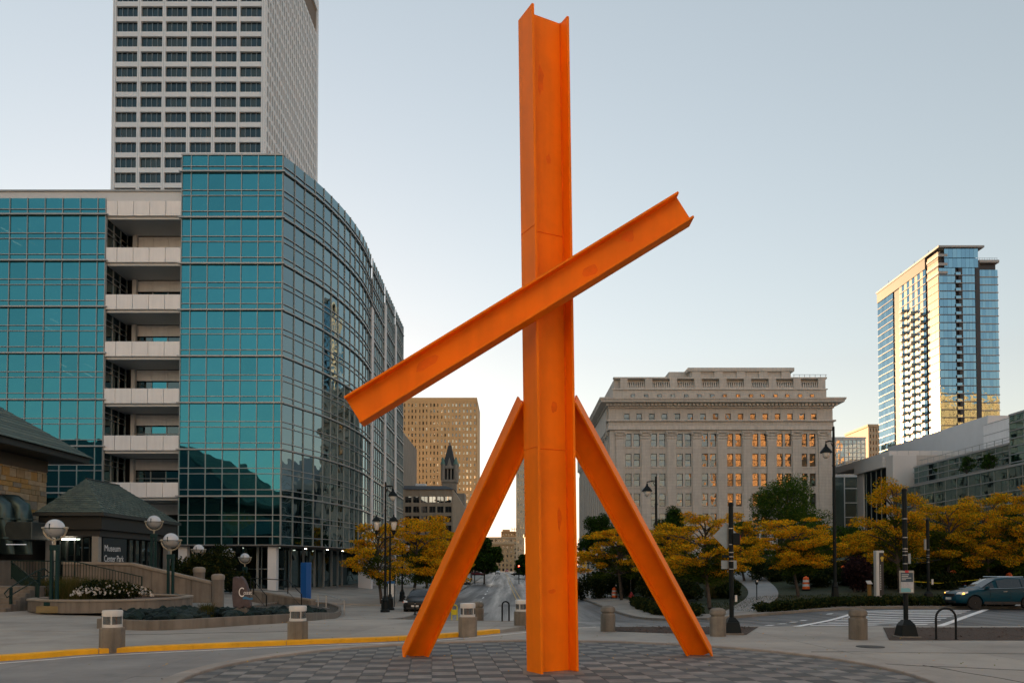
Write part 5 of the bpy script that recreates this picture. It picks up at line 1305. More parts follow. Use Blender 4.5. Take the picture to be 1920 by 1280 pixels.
# ================================================================== ramp wall, stairs, railings
M_rc = mat('ramp_concrete', (.205, .18, .15), .9, var=.2, scale=.8, bump=.3, streak=.3)
M_rcap = mat('ramp_cap', (.27, .24, .20), .9, var=.15, scale=1.0)
rw = thing('ramp_wall', (-22, 49, 0), 'sloping concrete ramp wall below the entrance pavilion', 'wall')
rx = [XP(p, 49) for p in (120, 249, 399)]; rz2 = [ZP(1052, 49), ZP(1054, 49), ZP(1089, 49)]
for k in range(2):
    n_ = 4
    for j in range(n_):
        a, b = rx[k] + (rx[k + 1] - rx[k]) * j / n_, rx[k] + (rx[k + 1] - rx[k]) * (j + 1) / n_
        za, zb_ = rz2[k] + (rz2[k + 1] - rz2[k]) * j / n_, rz2[k] + (rz2[k + 1] - rz2[k]) * (j + 1) / n_
        MB().hexa([(a + .01, 48.8, 0), (b - .01, 48.8, 0), (b - .01, 49.1, 0), (a + .01, 49.1, 0)], [(a + .01, 48.8, za - .18), (b - .01, 48.8, zb_ - .18), (b - .01, 49.1, zb_ - .18), (a + .01, 49.1, za - .18)]).build('wall_panel', M_rc, rw)
        MB().hexa([(a, 48.72, za - .177), (b, 48.72, zb_ - .177), (b, 49.18, zb_ - .177), (a, 49.18, za - .177)], [(a, 48.72, za), (b, 48.72, zb_), (b, 49.18, zb_), (a, 49.18, za)]).build('coping', M_rcap, rw, bevel=.02)
for px, py0, py1, Y, lab in ((409, 1075, 1126, 48.9, ''), (373.5, 1062, 1120, 53, '')):
    x = XP(px, Y); z0, z1 = -.4, ZP(py0, Y)
    pi_ = MB().lathe([(.36, 0), (.36, z1 - z0 - .35)], (x, Y, z0), 20).build('round_pillar', M_rc, rw, smooth=50)
    MB().lathe([(.39, 0), (.40, .2), (.36, .3), (.2, .36)], (x, Y, z1 - .36), 20).build('pillar_cap', M_rcap, pi_, smooth=50)
MB().box(rx[0], rx[1], 49.1, 52, 0, rz2[0] - .6).build('ramp_floor', M_rc, rw)
sp_ = thing('concrete_steps', (-24, 38, 0), 'short flight of concrete steps at the edge of the planter', 'steps')
for k in range(7): MB().box(-29, -23.35, 36.8 + k * .36, 36.8 + (k + 1) * .36 + .02 if k < 6 else 41, 0, .1 + .16 * (k + 1)).build('step', M_rc, sp_, bevel=.015)
M_railg = mat('rail_green', (.008, .028, .026), .5, 0, var=.1, spec=.2)
def railing(name, pts, label, bal=.16, h=1.0, m=None, mid=True, r=.03, group=None):
    m = m or M_railg; t = thing(name, pts[0], label, 'railing', group); pts = [Vector(p) for p in pts]
    MB().tube([p + Vector((0, 0, h)) for p in pts], r, 7).build('handrail', m, t)
    MB().tube([p + Vector((0, 0, .12)) for p in pts], r * .6, 6).build('bottom_rail', m, t)
    bm_ = MB().box(-.011, .011, -.011, .011, .12, h).mesh('baluster', m)
    for a, b in zip(pts[:-1], pts[1:]):
        n_ = max(1, int((b - a).length / bal))
        for i in range(n_ + 1):
            p = a.lerp(b, i / n_)
            if i == 0 or (i == n_ and b == pts[-1]): MB().box(p.x - .03, p.x + .03, p.y - .03, p.y + .03, p.z, p.z + h + .02).build('post', m, t)
            elif bal < .5: inst(bm_, 'baluster', t, p)
    return t
railing('ramp_railing', [(XP(22, 46), 46, 1.55), (XP(140, 46), 46, 1.5), (XP(266, 46), 46, .62)], 'long dark green railing descending beside the ramp wall', .17)
railing('step_side_railing', [(XP(22, 45.5), 45.5, 1.5), (XP(73, 38.3), 38.3, .42)], 'dark green railing with close bars beside the planter grass', .15, .95)
t = thing('stair_handrail', (-23.4, 37, .1), 'green stair handrail with looped end over the concrete steps', 'handrail')
MB().tube([(-23.6, 40.6, 1.9), (-23.6, 40.2, 2.1), (-23.55, 39.4, 1.95), (-23.5, 37.2, 1.15), (-23.5, 36.9, .95), (-23.5, 37.1, .75), (-23.55, 39.4, 1.5), (-23.6, 40.5, 1.75)], .03, 7).build('rail_loop', M_railg, t)
for y, z0, z1 in ((37.4, .3, 1.2), (39.6, 1.2, 1.95)): MB().box(-23.56, -23.46, y - .05, y + .05, z0, z1).build('post', M_railg, t)

# ================================================================== raised planter with flowers
pt = thing('raised_planter', (-19.5, 39, .1), 'curved raised concrete planter in front of the ramp', 'planter')
pl_ = smooth_line([(-23.2, 39.6), (-22.6, 37.2), (-20.8, 35.9), (-18.9, 35.7), (-17.0, 36.9), (-16.3, 39.4), (-17.2, 42.5), (-21, 44.5), (-23.4, 44.5)], 5)
for k in range(0, len(pl_) - 1, 5):
    a = pl_[k:k + 6]; a = [tuple(Vector(a[0]).lerp(Vector(a[1]), .02))] + a[1:]
    strip('wall_section', a, 0, .28, M_rc, 0.0, .50, pt, zf=lambda x, y: .1); strip('coping', a, -.05, .33, M_rcap, .503, .60, pt, bev=.02, zf=lambda x, y: .1)
MB().prism(offset_line(pl_, .2), .2, .55).build('soil', M_mulch, pt)
grass_clump('ornamental_grass', (XP(130, 41), 41, .55), 2.2, 1.3, 1.15, 2200, M_gr, 'tall dry ornamental grass behind the white flowers')
shrub('flower_bush', (XP(212, 39), 39, .5), (2.1, 1.1), .95, M_dk, 5000, 'low dark bush covered with small white flowers', 'flowers', size=.07)
fl_ = MB()
for i in range(330):
    a = random.uniform(0, 6.28); r = math.sqrt(random.random()); x, y = XP(212, 39) + 2.0 * r * math.cos(a), 39 - .1 + 1.0 * r * math.sin(a); z = .75 + .65 * math.sqrt(max(0, 1 - r * r)) * random.uniform(.35, 1.05)
    c = Vector((x, y, z)); s_ = random.uniform(.025, .045)
    for q in range(5):
        an = q * 1.2566; u = Vector((math.cos(an), -.35, math.sin(an))).normalized() * s_; v = Vector((math.cos(an + .6), -.3, math.sin(an + .6))).normalized() * s_; fl_.add([c, c + u, c + (u + v) * .8, c + v], [(0, 1, 2, 3)])
fb = [o for o in COL.objects if o.name.startswith('flower_bush')][0]
fo = fl_.build('blossoms', mat('petal_white', (.8, .8, .78), .7, var=0), fb); fo['kind'] = 'stuff'

# ================================================================== globe lamps
M_globe2 = mat('globe_frosted', (.36, .37, .37), .3, var=.1, scale=5)
M_globe = mat('globe_glass', (.55, .60, .66), .08, var=.04, scale=3); M_lampgr = mat('lamp_green', (.006, .034, .034), .45, 0, var=.1, spec=.2); M_brass = mat('lamp_ring', (.42, .38, .30), .4, .6, var=.1)
def globe_lamp(h, gr=.42):
    t = thing('globe_lamp', (0, 0, 0), 'lamp', 'street lamp', 'globe lamps on the plaza')
    MB().box(-.30, .30, -.30, .30, 0, .16).build('base', M_lampgr, t, bevel=.02)
    for s_ in (-1, 1): MB().box(s_ * .13 - .055, s_ * .13 + .055, -.07, .07, .16, h - .95).build('post', M_lampgr, t)
    MB().box(-.2, .2, -.1, .1, h - 1.0, h - .75).build('post_head', M_lampgr, t, bevel=.02)
    MB().lathe([(.05, 0), (.06, .3)], (0, 0, h - .77), 8).build('neck', M_brass, t)
    MB().lathe([(gr * math.cos(a), gr * math.sin(a)) for a in np.linspace(0, R(89), 8)], (0, 0, h), 20).build('globe_top', M_globe, t, smooth=80)
    MB().lathe([(gr * math.cos(a), gr * math.sin(a)) for a in np.linspace(R(-89), 0, 8)], (0, 0, h), 20).build('globe_bowl', M_globe2, t, smooth=80)
    MB().lathe([(gr + .012, -.015), (gr + .012, .015)], (0, 0, h), 24).build('globe_band', M_lampgr, t)
    ring = MB(); ring.tube([((gr + .11) * math.cos(a), 0, h + (gr + .11) * math.sin(a)) for a in np.linspace(R(172), R(368), 22)], .045, 7); ring.build('cradle_ring', M_brass, t, smooth=60)
    for s_ in (-1, 1): MB().tube([(s_ * (gr - .02), 0, h + .02), (s_ * (gr + .18), 0, h + .02)], .05, 8).build('pivot', M_brass, t)
    MB().box(-.035, .0, -gr - .01, -gr + .03, h - .06, h + .2).build('bulb_shadow_bar', M_lampgr, t)
    return t
gspec = [(102, 990, 1140, 36.2, .42, 'globe lamp on a stone block in front of the raised planter'), (288, 978, 1080, 50.6, .42, 'globe lamp rising beside the corner of the pavilion roof'),
         (320, 1013, 1118, 44, .42, 'globe lamp standing in the end of the raised planter'), (372, 1030, 1100, 62, .42, 'globe lamp among the dark shrub behind the round pillars'),
         (428, 1035, 1100, 68, .42, 'globe lamp just above the dark shrub by the glass wall'), (459, 1045, 1100, 66, .38, 'globe lamp behind the brown standing stone sign')]
for px, py, pb, Y, gr, lab in gspec:
    zc_ = ZP(py, Y); base = .1 if Y > 50 else (.42 if px < 150 else .55)
    base = 1.2 if px == 288 else base
    o = globe_lamp(zc_ - base, gr); o.location = (XP(px, Y), Y, base); o['label'] = lab
sb_ = thing('lamp_plinth', (XP(102, 36.2), 36.2, .1), 'ochre stone block under the globe lamp', 'plinth')
MB().box(XP(102, 36.2) - .55, XP(102, 36.2) + .55, 35.75, 36.65, .1, .41).build('block', mat('ochre_stone', (.22, .17, .08), .9, var=.2, scale=2, bump=.5), sb_, bevel=.02)
shrub('dark_shrub', (XP(385, 60), 60, 0), (3.6, 1.8), 3.6, M_dk, 9000, 'large dark shrub behind the round concrete pillars', size=.14)
shrub('dark_shrub', (XP(445, 66), 66, -.2), (1.6, 1.2), 1.9, M_dk, 3500, 'smaller dark shrub below the globe lamp by the glass wall', size=.12)
# low seat wall and black railings before the office steps
sw = thing('curved_seat_wall', (XP(530, 60), 60, -.4), 'low curved concrete wall before the glass lobby', 'wall')
for k in range(4):
    a, b = XP(463 + k * 30, 58 - k * 1.0), XP(463 + (k + 1) * 30, 58 - (k + 1) * 1.0); ya, yb = 58 - k, 58 - k - 1
    strip('wall_section', [(a + .01, ya), (b - .01, yb)], 0, .4, M_rc, 0, .85, sw); strip('coping', [(a, ya), (b, yb)], -.04, .44, M_rcap, .853, .97, sw)
M_blk = mat('black_paint', (.008, .010, .011), .45, 0, var=.1, spec=.2)
railing('lobby_railing', [(XP(470, 54), 54, .55), (XP(540, 54), 54, .4), (XP(566, 51), 51, -.45)], 'black railing with pale top sloping down behind the blue pylon', 1.0, .9, M_blk)
railing('lobby_stair_railing', [(XP(476, 52), 52, .4), (XP(500, 50), 50, -.5)], 'short black stair railing behind the brown stone sign', .9, .9, M_blk)
M_steel = mat('brushed_steel', (.5, .5, .5), .35, .8, var=.05)
railing('steel_railing', [(XP(597, 52), 52, -.55), (XP(612, 51.5), 51.5, -.55), (XP(646, 50), 50, -.85)], 'bright steel railing on the ramp beside the blue pylon', 1.4, .95, M_steel)

# ================================================================== rock bed with kerb, stone sign, blue pylon
rb_ = thing('rock_bed', (-9, 30, 0), 'long curved planting bed filled with dark green rocks', 'planting bed')
fr_ = [G(p, q, .1) for p, q in ((181, 1177), (235, 1180), (300, 1181), (420, 1174), (541, 1166), (600, 1161), (637, 1155), (640, 1145))]
bk_ = [G(p, q, .1) for p, q in ((615, 1137), (560, 1134), (520, 1136), (440, 1148), (350, 1157), (235, 1164), (190, 1168))]
fr_ = smooth_line([(p.x, p.y) for p in fr_], 4); bk_ = smooth_line([(p.x, p.y) for p in bk_], 4)
loop = fr_ + bk_
for k in range(0, len(loop) - 1, 4):
    a = loop[k:k + 5]; strip('kerb_stone', a, 0, .2, M_rc, 0.0, .42, rb_, bev=.02)
soilp = offset_line(loop, .15)
rbm = MB().add([(p[0], p[1], gz(*p) + .32) for p in soilp], [tuple(range(len(soilp)))]); rbm.build('soil', M_soil, rb_)
M_rock = [mat('rock_teal', (.014, .030, .030), .75, var=.35, scale=4, bump=.7, bscale=15, spec=.12), mat('rock_dark', (.009, .019, .020), .75, var=.35, scale=4, bump=.7, bscale=15, spec=.12), mat('rock_slate', (.022, .037, .037), .75, var=.35, scale=4, bump=.7, bscale=15, spec=.12)]
rock_me = []
for s_ in range(6):
    bm = bmesh.new(); bmesh.ops.create_icosphere(bm, subdivisions=2, radius=1.0)
    for v in bm.verts:
        v.co *= 1 + .35 * math.sin(v.co.x * 3.1 + s_ * 1.7) * math.cos(v.co.y * 2.3 + s_) * .7 + random.uniform(-.2, .2)
        v.co.z *= .72
    me = bpy.data.meshes.new('rock'); bm.to_mesh(me); bm.free(); me.materials.append(M_rock[s_ % 3]); rock_me.append(me)
def inside(p, poly):
    c = False; j = len(poly) - 1
    for i in range(len(poly)):
        if (poly[i][1] > p[1]) != (poly[j][1] > p[1]) and p[0] < (poly[j][0] - poly[i][0]) * (p[1] - poly[i][1]) / (poly[j][1] - poly[i][1] + 1e-9) + poly[i][0]: c = not c
        j = i
    return c
ins = offset_line(loop, .32); cnt = 0; tries = 0; placed = []
while cnt < 290 and tries < 9000:
    tries += 1; x, y = random.uniform(-15, -5.5), random.uniform(24, 40)
    r = random.uniform(.15, .29)
    if not inside((x, y), ins) or any((x - a) ** 2 + (y - b) ** 2 < (.62 * (r + c)) ** 2 for a, b, c in placed): continue
    placed.append((x, y, r)); inst(random.choice(rock_me), 'rock', rb_, (x, y, gz(x, y) + .34 + r * .35), (random.uniform(-.4, .4), random.uniform(-.4, .4), random.uniform(0, 6)), (r, r * random.uniform(.8, 1.2), r * random.uniform(.8, 1.1))); cnt += 1
g_ = G(388, 1158, .3); grass_clump('grass_tuft', (g_.x, g_.y, g_.z), .3, .25, .6, 260, M_gr, 'small dry grass tuft growing in the rock bed', .01)
# standing stone sign
ss = G(452, 1160, .25); st = thing('standing_stone_sign', ss, 'brown standing stone sign with white lettering in the rock bed', 'sign')
M_sgn = mat('plum_stone', (.085, .065, .068), .8, var=.3, scale=5, bump=.7, bscale=12); M_sgb = mat('stone_pedestal', (.13, .125, .11), .9, var=.2, scale=4, bump=.5)
Ys = ss.y; k_ = Ys / F
def sp(px, py): return ((px - 452) * k_, (1160 - py) * k_)
out = [sp(*q) for q in ((439, 1082), (445, 1080), (449, 1084), (452, 1079), (457, 1085), (462, 1095), (465, 1108), (467, 1122), (470, 1136), (466, 1140), (458, 1136), (452, 1141), (446, 1137), (440, 1138), (438, 1118))]
def slab2d(pts, y0, y1, base):
    n_ = len(pts); return MB().add([(base.x + p[0], base.y + y0 + .25 * p[0], base.z + p[1]) for p in pts] + [(base.x + p[0], base.y + y1 + .25 * p[0], base.z + p[1]) for p in pts], [tuple(range(n_)), tuple(range(2 * n_ - 1, n_ - 1, -1))] + [(i, n_ + i, n_ + (i + 1) % n_, (i + 1) % n_) for i in range(n_)])
bd = slab2d(out, -.14, .14, ss).build('slab', M_sgn, st, bevel=.03)
slab2d([sp(*q) for q in ((440, 1161), (441, 1141), (449, 1137), (458, 1140), (464, 1137), (466, 1161))], -.12, .12, ss).build('pedestal', M_sgb, st, bevel=.03)
ux = Vector((1, .25, 0)).normalized(); pc_ = ss + Vector((sp(449.5, 0)[0], -.165 + .25 * sp(449.5, 0)[0], sp(0, 1118)[1]))
text('sign_letter', 'C', .50, M_let, bd, face_M(pc_, ux), .012, width=.6)
text('sign_letters', 'oast', .22, M_let, bd, face_M(pc_ + ux * .18 + Vector((0, 0, .08)), ux), .012, width=.8)
wv = MB(); wv.add([tuple(pc_ + ux * (.16 + i * .05) + Vector((0, 0, -.02 + .03 * math.sin(i * .9)))) for i in range(8)] + [tuple(pc_ + ux * (.16 + i * .05) + Vector((0, 0, -.10 + .015 * math.sin(i * .9)))) for i in range(7, -1, -1)], [tuple(range(16))])
wv.build('blue_wave', mat('wave_blue', (.03, .16, .32), .5, var=0), bd)
# blue pylon
bp_ = G(575, 1131, .1); py_ = thing('blue_pylon', bp_, 'tall plain bright blue folded sign pylon in the rock bed', 'sign')
kb = bp_.y / F; hb_ = 77 * kb; wl_, wr_ = 12 * kb, 8 * kb; M_bl = mat('pylon_blue', (.002, .085, .32), .45, var=.06, scale=2)
pr_ = [(-wl_, .05), (.02, -.28), (wr_, -.05), (wr_ * .8, .35), (-wl_ * .9, .35)]
MB().prism([(bp_.x + a, bp_.y + b) for a, b in pr_], bp_.z + .28, bp_.z + hb_).build('panel', M_bl, py_, bevel=.015)
MB().prism([(bp_.x + a * .72, bp_.y + b * .72) for a, b in pr_], bp_.z, bp_.z + .277).build('foot', M_bl, py_)

# ================================================================== bollards
M_bol = mat('bollard_concrete', (.25, .225, .185), .9, var=.18, scale=3, bump=.5, bscale=30, streak=.4, stain=.25)
M_bwh = mat('lens_white', (.62, .62, .60), .4, var=.06, scale=4); M_lens = glass('lens_glass', (.55, .57, .57), (.16, .17, .17), .25, rough=.1, trans=(.6, .62, .62), wave=0)
def light_bollard():
    t = thing('light_bollard', (0, 0, 0), 'x', 'bollard', 'light bollards along the kerb')
    MB().lathe([(.30, 0), (.30, .60), (.285, .625)], n=8, rot=R(22.5)).build('concrete_post', M_bol, t, bevel=.012)
    MB().lathe([(.235, .627), (.235, .70)], n=20).build('lens_base', M_bwh, t)
    MB().lathe([(.215, .70), (.215, .90)], n=20).build('lens', M_lens, t, smooth=60)
    MB().lathe([(.06, .70), (.06, .90)], n=10).build('bulb', M_bwh, t)
    for k in range(4):
        a = R(20 + 90 * k); MB().box(.218 * math.cos(a) - .012, .218 * math.cos(a) + .012, .218 * math.sin(a) - .012, .218 * math.sin(a) + .012, .70, .90).build('lens_bar', M_bwh, t)
    MB().lathe([(.24, .90), (.245, 1.02), (.23, 1.05), (.1, 1.055)], n=20).build('lens_cap', M_bwh, t, smooth=40)
    return t
lbp = light_bollard()
for i, (px, py, lab) in enumerate(((210, 1222, 'light bollard at the kerb in front of the rock bed end'), (558, 1205, 'light bollard at the kerb in front of the rock bed middle'),
                                   (877, 1193, 'light bollard at the end of the yellow kerb'), (978, 1177, 'light bollard half hidden behind the orange mast'))):
    g_ = G(px, py); place(lbp, i > 0, (g_.x, g_.y, g_.z), .3 * i, lab, sc=(1.0, 1.0, .98, .95)[i])
def dome_bollard():
    t = thing('domed_bollard', (0, 0, 0), 'x', 'bollard', 'domed concrete bollards')
    MB().lathe([(.245, 0), (.25, .02), (.25, .58), (.235, .60), (.21, .605), (.21, .655), (.235, .66), (.25, .68), (.25, .76), (.225, .82), (.15, .865), (.05, .88)], n=24).build('post', M_bol, t, smooth=35)
    MB().lathe([(.252, 0), (.252, .012)], n=24).build('joint_collar', M_kerb, t)
    return t
dbp = dome_bollard()
for i, (px, py, lab) in enumerate(((1140, 1183, 'domed concrete bollard between the mast and its leg, at the mulch bed'), (1346, 1192, 'domed concrete bollard beside the black pole with the diamond sign'),
                                   (1609, 1198, 'domed concrete bollard in front of the crosswalk stripes'), (896, 1166, 'domed concrete bollard behind the light bollard and yellow rack'))):
    g_ = G(px, py); place(dbp, i > 0, (g_.x, g_.y, g_.z), i, lab, sc=(.98, 1, 1.05, 1.0)[i])
# ---------------- hoop bike racks
def hoop(px, py, wpx_, h, m, lab, rot=0.0, r=.032, plate=False):
    g_ = G(px, py); t = thing('bike_rack', g_, lab, 'bike rack'); w_ = wpx(wpx_, g_.y) / 2; ca, sa = math.cos(rot), math.sin(rot)
    pts = [(-w_, 0, 0), (-w_, 0, h - w_)] + [(-w_ * math.cos(a), 0, h - w_ + w_ * math.sin(a)) for a in np.linspace(.15, math.pi - .15, 12)] + [(w_, 0, h - w_), (w_, 0, 0)]
    MB().tube([(g_.x + p[0] * ca, g_.y + p[0] * sa, g_.z + p[2]) for p in pts], r, 10).build('hoop', m, t, smooth=60)
    for s_ in (-1, 1):
        x, y = g_.x + s_ * w_ * ca, g_.y + s_ * w_ * sa; fl = MB().lathe([(.085, 0), (.085, .01)], (x, y, g_.z), 12).build('foot_flange', m, t)
        for q in range(4): MB().lathe([(.012, .0), (.012, .012)], (x + .06 * math.cos(q * 1.57), y + .06 * math.sin(q * 1.57), g_.z + .01), 6).build('bolt', m, fl)
    if plate: MB().box(g_.x - w_ * .7, g_.x + w_ * .7, g_.y - .01, g_.y + .01, g_.z + h * .35, g_.z + h * .7).build('plate', m, t)
    return t
M_rky = mat('rack_yellow', (.62, .52, .01), .45, var=.06)
hoop(1774, 1199, 37, .93, M_blk, 'black hoop bike rack in front of the mulch bed near the teal car')
hoop(948, 1169, 13, .88, M_blk, 'black hoop bike rack beyond the yellow kerb end', .2)
hoop(852, 1162, 11, .85, M_rky, 'small bright yellow hoop bike rack behind the orange leg', .5, plate=True)

# ================================================================== street lamps, black with lanterns
M_lblack = mat('lamp_black', (.006, .010, .011), .5, 0, var=.1, spec=.18); M_lg_ = glass('lantern_glass', (.7, .7, .68), (.45, .45, .42), .2, rough=.12, trans=(.85, .85, .82), wave=0)
M_refl = mat('lantern_globe', (.65, .64, .6), .3, var=0)
def lantern(parent, x, y, z, s=1.0):
    """harp-shaped post-top lantern: cage of bars, globe, roof cap, finial"""
    h = MB().lathe([(.05 * s, 0), (.11 * s, .06 * s), (.07 * s, .14 * s), (.12 * s, .2 * s)], (x, y, z), 10).build('lantern', M_lblack, parent)
    for k in range(4):
        a = R(45 + 90 * k); MB().tube([(x + r_ * s * math.cos(a), y + r_ * s * math.sin(a), z + q * s) for r_, q in ((.1, .1), (.26, .28), (.30, .55), (.24, .82), (.16, .9))], .014 * s, 5).build('cage_bar', M_lblack, h)
    MB().lathe([(.09 * s, .24 * s), (.15 * s, .45 * s), (.17 * s, .66 * s), (.12 * s, .72 * s)], (x, y, z), 12).build('globe', M_refl, h, smooth=60)
    MB().lathe([(.27 * s, .72 * s), (.24 * s, .78 * s), (.12 * s, .92 * s), (.04 * s, .98 * s), (.03 * s, 1.08 * s)], (x, y, z), 12).build('cap', M_lblack, h, smooth=40)
    return h
def pendant(parent, x, y, z, s=1.0):
    h = MB().lathe([(.05 * s, .0), (.07 * s, -.12 * s), (.26 * s, -.34 * s), (.30 * s, -.42 * s), (.28 * s, -.44 * s)], (x, y, z), 14).build('pendant_lamp', M_lblack, parent, smooth=40)
    MB().lathe([(.2 * s, -.44 * s), (.2 * s, -.55 * s), (.12 * s, -.68 * s), (.03 * s, -.73 * s)], (x, y, z), 14).build('globe', M_refl, h, smooth=60)
    return h
def lamp_base(t, b, s=1.0):
    MB().lathe([(.33 * s, 0), (.33 * s, .12 * s), (.26 * s, .2 * s), (.22 * s, .75 * s), (.25 * s, .8 * s), (.14 * s, 1.0 * s), (.11 * s, 1.15 * s)], b, 8).build('base', M_lblack, t, bevel=.01)
def street_lamp(px, py, top, lab, lanterns=None, arm=None, two=False, r=.085, dz=.1, ls=1.0):
    b = G(px, py, dz); Y = b.y; t = thing('street_lamp', b, lab, 'street lamp', 'black street lamps'); zt = ZP(top, Y)
    lamp_base(t, b); MB().tube([(b.x, Y, b.z + 1.1), (b.x, Y, zt)], [r, r * .7], 10).build('pole', M_lblack, t, smooth=60)
    for k in range(1, 4): zz = b.z + 1.1 + (zt - b.z - 1.1) * k / 4; MB().lathe([(r * 1.12, -.03), (r * 1.12, .03)], (b.x, Y, zz), 10).build('band', M_lblack, t)
    if arm:
        apx, apy, drop = arm; x = XP(apx, Y); z = ZP(apy, Y)
        MB().tube([(b.x, Y, z), ((b.x + x) / 2, Y, z + .06), (x, Y, z)], .05, 7).build('arm', M_lblack, t); MB().tube([(b.x, Y, z - .5), ((b.x * 2 + x) / 3, Y, z - .05)], .03, 6).build('arm_brace', M_lblack, t)
        MB().tube([(x, Y, z + .05), (x, Y, z - .2)], .035, 6).build('drop', M_lblack, t); pendant(t, x, Y, z - .15, drop)
    if lanterns:
        lp_, zl_ = lanterns; z = ZP(zl_, Y)
        for q in lp_:
            x = XP(q, Y); MB().tube([(b.x, Y, z - .35), ((b.x + x) / 2, Y - .01, z - .22), (x, Y, z - .18), (x, Y, z)], .045, 7).build('lantern_arm', M_lblack, t); lantern(t, x, Y, z, ls)
    if not arm: MB().lathe([(.09, 0), (.05, .1), (.01, .3)], (b.x, Y, zt), 8).build('finial', M_lblack, t)
    return t
street_lamp(722, 1147, 903, 'tall black lamp with side arm and two lanterns by the parked black car', ((706, 738), 1001), (736, 912, 1.15), ls=1.25)
street_lamp(754, 1128, 1035, 'shorter black lamp with two lanterns before the yellow trees', ((745, 764), 1038), ls=1.1)
street_lamp(731, 1143, 1002, 'thin dark pole standing close behind the tall lamp with lanterns', r=.08)
rl1 = street_lamp(1166, 1121, 1030, 'black two-lantern lamp with banners beside the orange traffic drum', ((1154, 1173), 1029), dz=.07, ls=1.25)
rl2 = street_lamp(1103, 1108, 1040, 'black two-lantern lamp with banners just right of the mast', ((1095, 1109), 1042), dz=.07, ls=1.1)
street_lamp(1127, 1114, 1045, 'black two-lantern lamp between two others along the right kerb', ((1118, 1134), 1046), dz=.07, ls=1.0)
street_lamp(1231, 1126, 893, 'tall black lamp with arm against the classical stone building', None, (1214, 903, 1.5), dz=.07, r=.13)
street_lamp(1566, 1122, 800, 'tallest black lamp with arm at the corner of the classical building', None, (1551, 828, 1.35), dz=.05, r=.12)
# banners
def banner(px, py, w_, h_, Y, m, lab, marks=()):
    p = P(px, py, Y); a, b = wpx(w_, Y) / 2, wpx(h_, Y) / 2; t = thing('street_banner', p, lab, 'banner')
    bn = MB().box(p.x - a, p.x + a, p.y - .012, p.y + .012, p.z - b, p.z + b).build('cloth', m, t)
    for s_ in (-1, 1): MB().tube([(p.x - a - .05, p.y, p.z + s_ * (b + .03)), (p.x + a + .2, p.y, p.z + s_ * (b + .03))], .02, 6).build('bracket', M_lblack, t)
    for fx, fz, fw, fh, mm in marks: MB().box(p.x + a * (fx - fw), p.x + a * (fx + fw), p.y - .018, p.y - .013, p.z + b * (fz - fh), p.z + b * (fz + fh)).build('print', mm, bn)
M_bny = mat('banner_gold', (.55, .33, .03), .7, var=.08); M_bnb = mat('banner_blue', (.02, .11, .28), .7, var=.08); M_bnl = mat('banner_pale_blue', (.30, .45, .52), .7, var=.15, scale=5); M_bnw = mat('banner_white', (.6, .62, .6), .7, var=.1); M_bng = mat('banner_green', (.16, .16, .03), .7, var=.3, scale=4)
yb_ = rl2.location.y; y1_ = rl1.location.y
banner(1096, 1056, 8, 22, yb_, M_bny, 'gold banner with white lettering just right of the mast', ((0, .25, .7, .08, M_bnw), (.1, .05, .2, .25, M_bnw), (0, -.75, 1, .22, M_bnw)))
banner(1119, 1061, 9, 19, G(1127, 1114, .07).y, M_bnl, 'pale blue picture banner on the second lamp', ((.2, -.3, .5, .05, M_lblack), (-.1, .0, .6, .05, M_lblack), (0, -.85, .9, .1, M_bnw)))
banner(1154, 1052, 10, 23, y1_, M_bnb, 'blue banner on the lamp beside the traffic drum', ((0, .42, 1.02, .09, M_gl[0]), (0, -.3, .1, .35, M_bnw)))
banner(1173, 1054, 11, 27, y1_, M_bng, 'mottled gold and white banner on the lamp beside the traffic drum', ((-.2, .45, .6, .1, M_bnw), (.1, -.1, .8, .18, M_bny), (0, -.75, .8, .08, M_bnw)))

# ================================================================== black poles with signs at the crossing
M_bks = mat('sign_back', (.26, .29, .30), .45, .6, var=.12, scale=4)
def flared_base(t, b, s=1.0):
    MB().hexa([(b.x - .26 * s, b.y - .26 * s, b.z), (b.x + .26 * s, b.y - .26 * s, b.z), (b.x + .26 * s, b.y + .26 * s, b.z), (b.x - .26 * s, b.y + .26 * s, b.z)],
              [(b.x - .2 * s, b.y - .2 * s, b.z + .36 * s), (b.x + .2 * s, b.y - .2 * s, b.z + .36 * s), (b.x + .2 * s, b.y + .2 * s, b.z + .36 * s), (b.x - .2 * s, b.y + .2 * s, b.z + .36 * s)]).build('base', M_lblack, t, bevel=.015)
    MB().hexa([(b.x - .2 * s, b.y - .2 * s, b.z + .363 * s), (b.x + .2 * s, b.y - .2 * s, b.z + .363 * s), (b.x + .2 * s, b.y + .2 * s, b.z + .363 * s), (b.x - .2 * s, b.y + .2 * s, b.z + .363 * s)],
              [(b.x - .09, b.y - .09, b.z + .52 * s), (b.x + .09, b.y - .09, b.z + .52 * s), (b.x + .09, b.y + .09, b.z + .52 * s), (b.x - .09, b.y + .09, b.z + .52 * s)]).build('base_shoulder', M_lblack, t)
    MB().box(b.x - .31 * s, b.x + .31 * s, b.y - .31 * s, b.y + .31 * s, b.z - .1, b.z + .03).build('footing', M_kerb, t)
def post(name, px, py, top, lab, bands=(), r=.075, fb=1.0, cat='post'):
    b = G(px, py, .02); Y = b.y; t = thing(name, b, lab, cat); flared_base(t, b, fb)
    MB().tube([(b.x, Y, b.z + .5), (b.x, Y, ZP(top, Y))], r, 12).build('pole', M_lblack, t, smooth=60)
    MB().lathe([(r * 1.15, 0), (r * 1.15, .06), (r * .6, .1)], (b.x, Y, ZP(top, Y)), 12).build('cap', M_lblack, t)
    for py_b in bands: MB().lathe([(r * 1.06, -.012), (r * 1.06, .012)], (b.x, Y, ZP(py_b, Y)), 12).build('steel_band', M_steel, t)
    return t, b
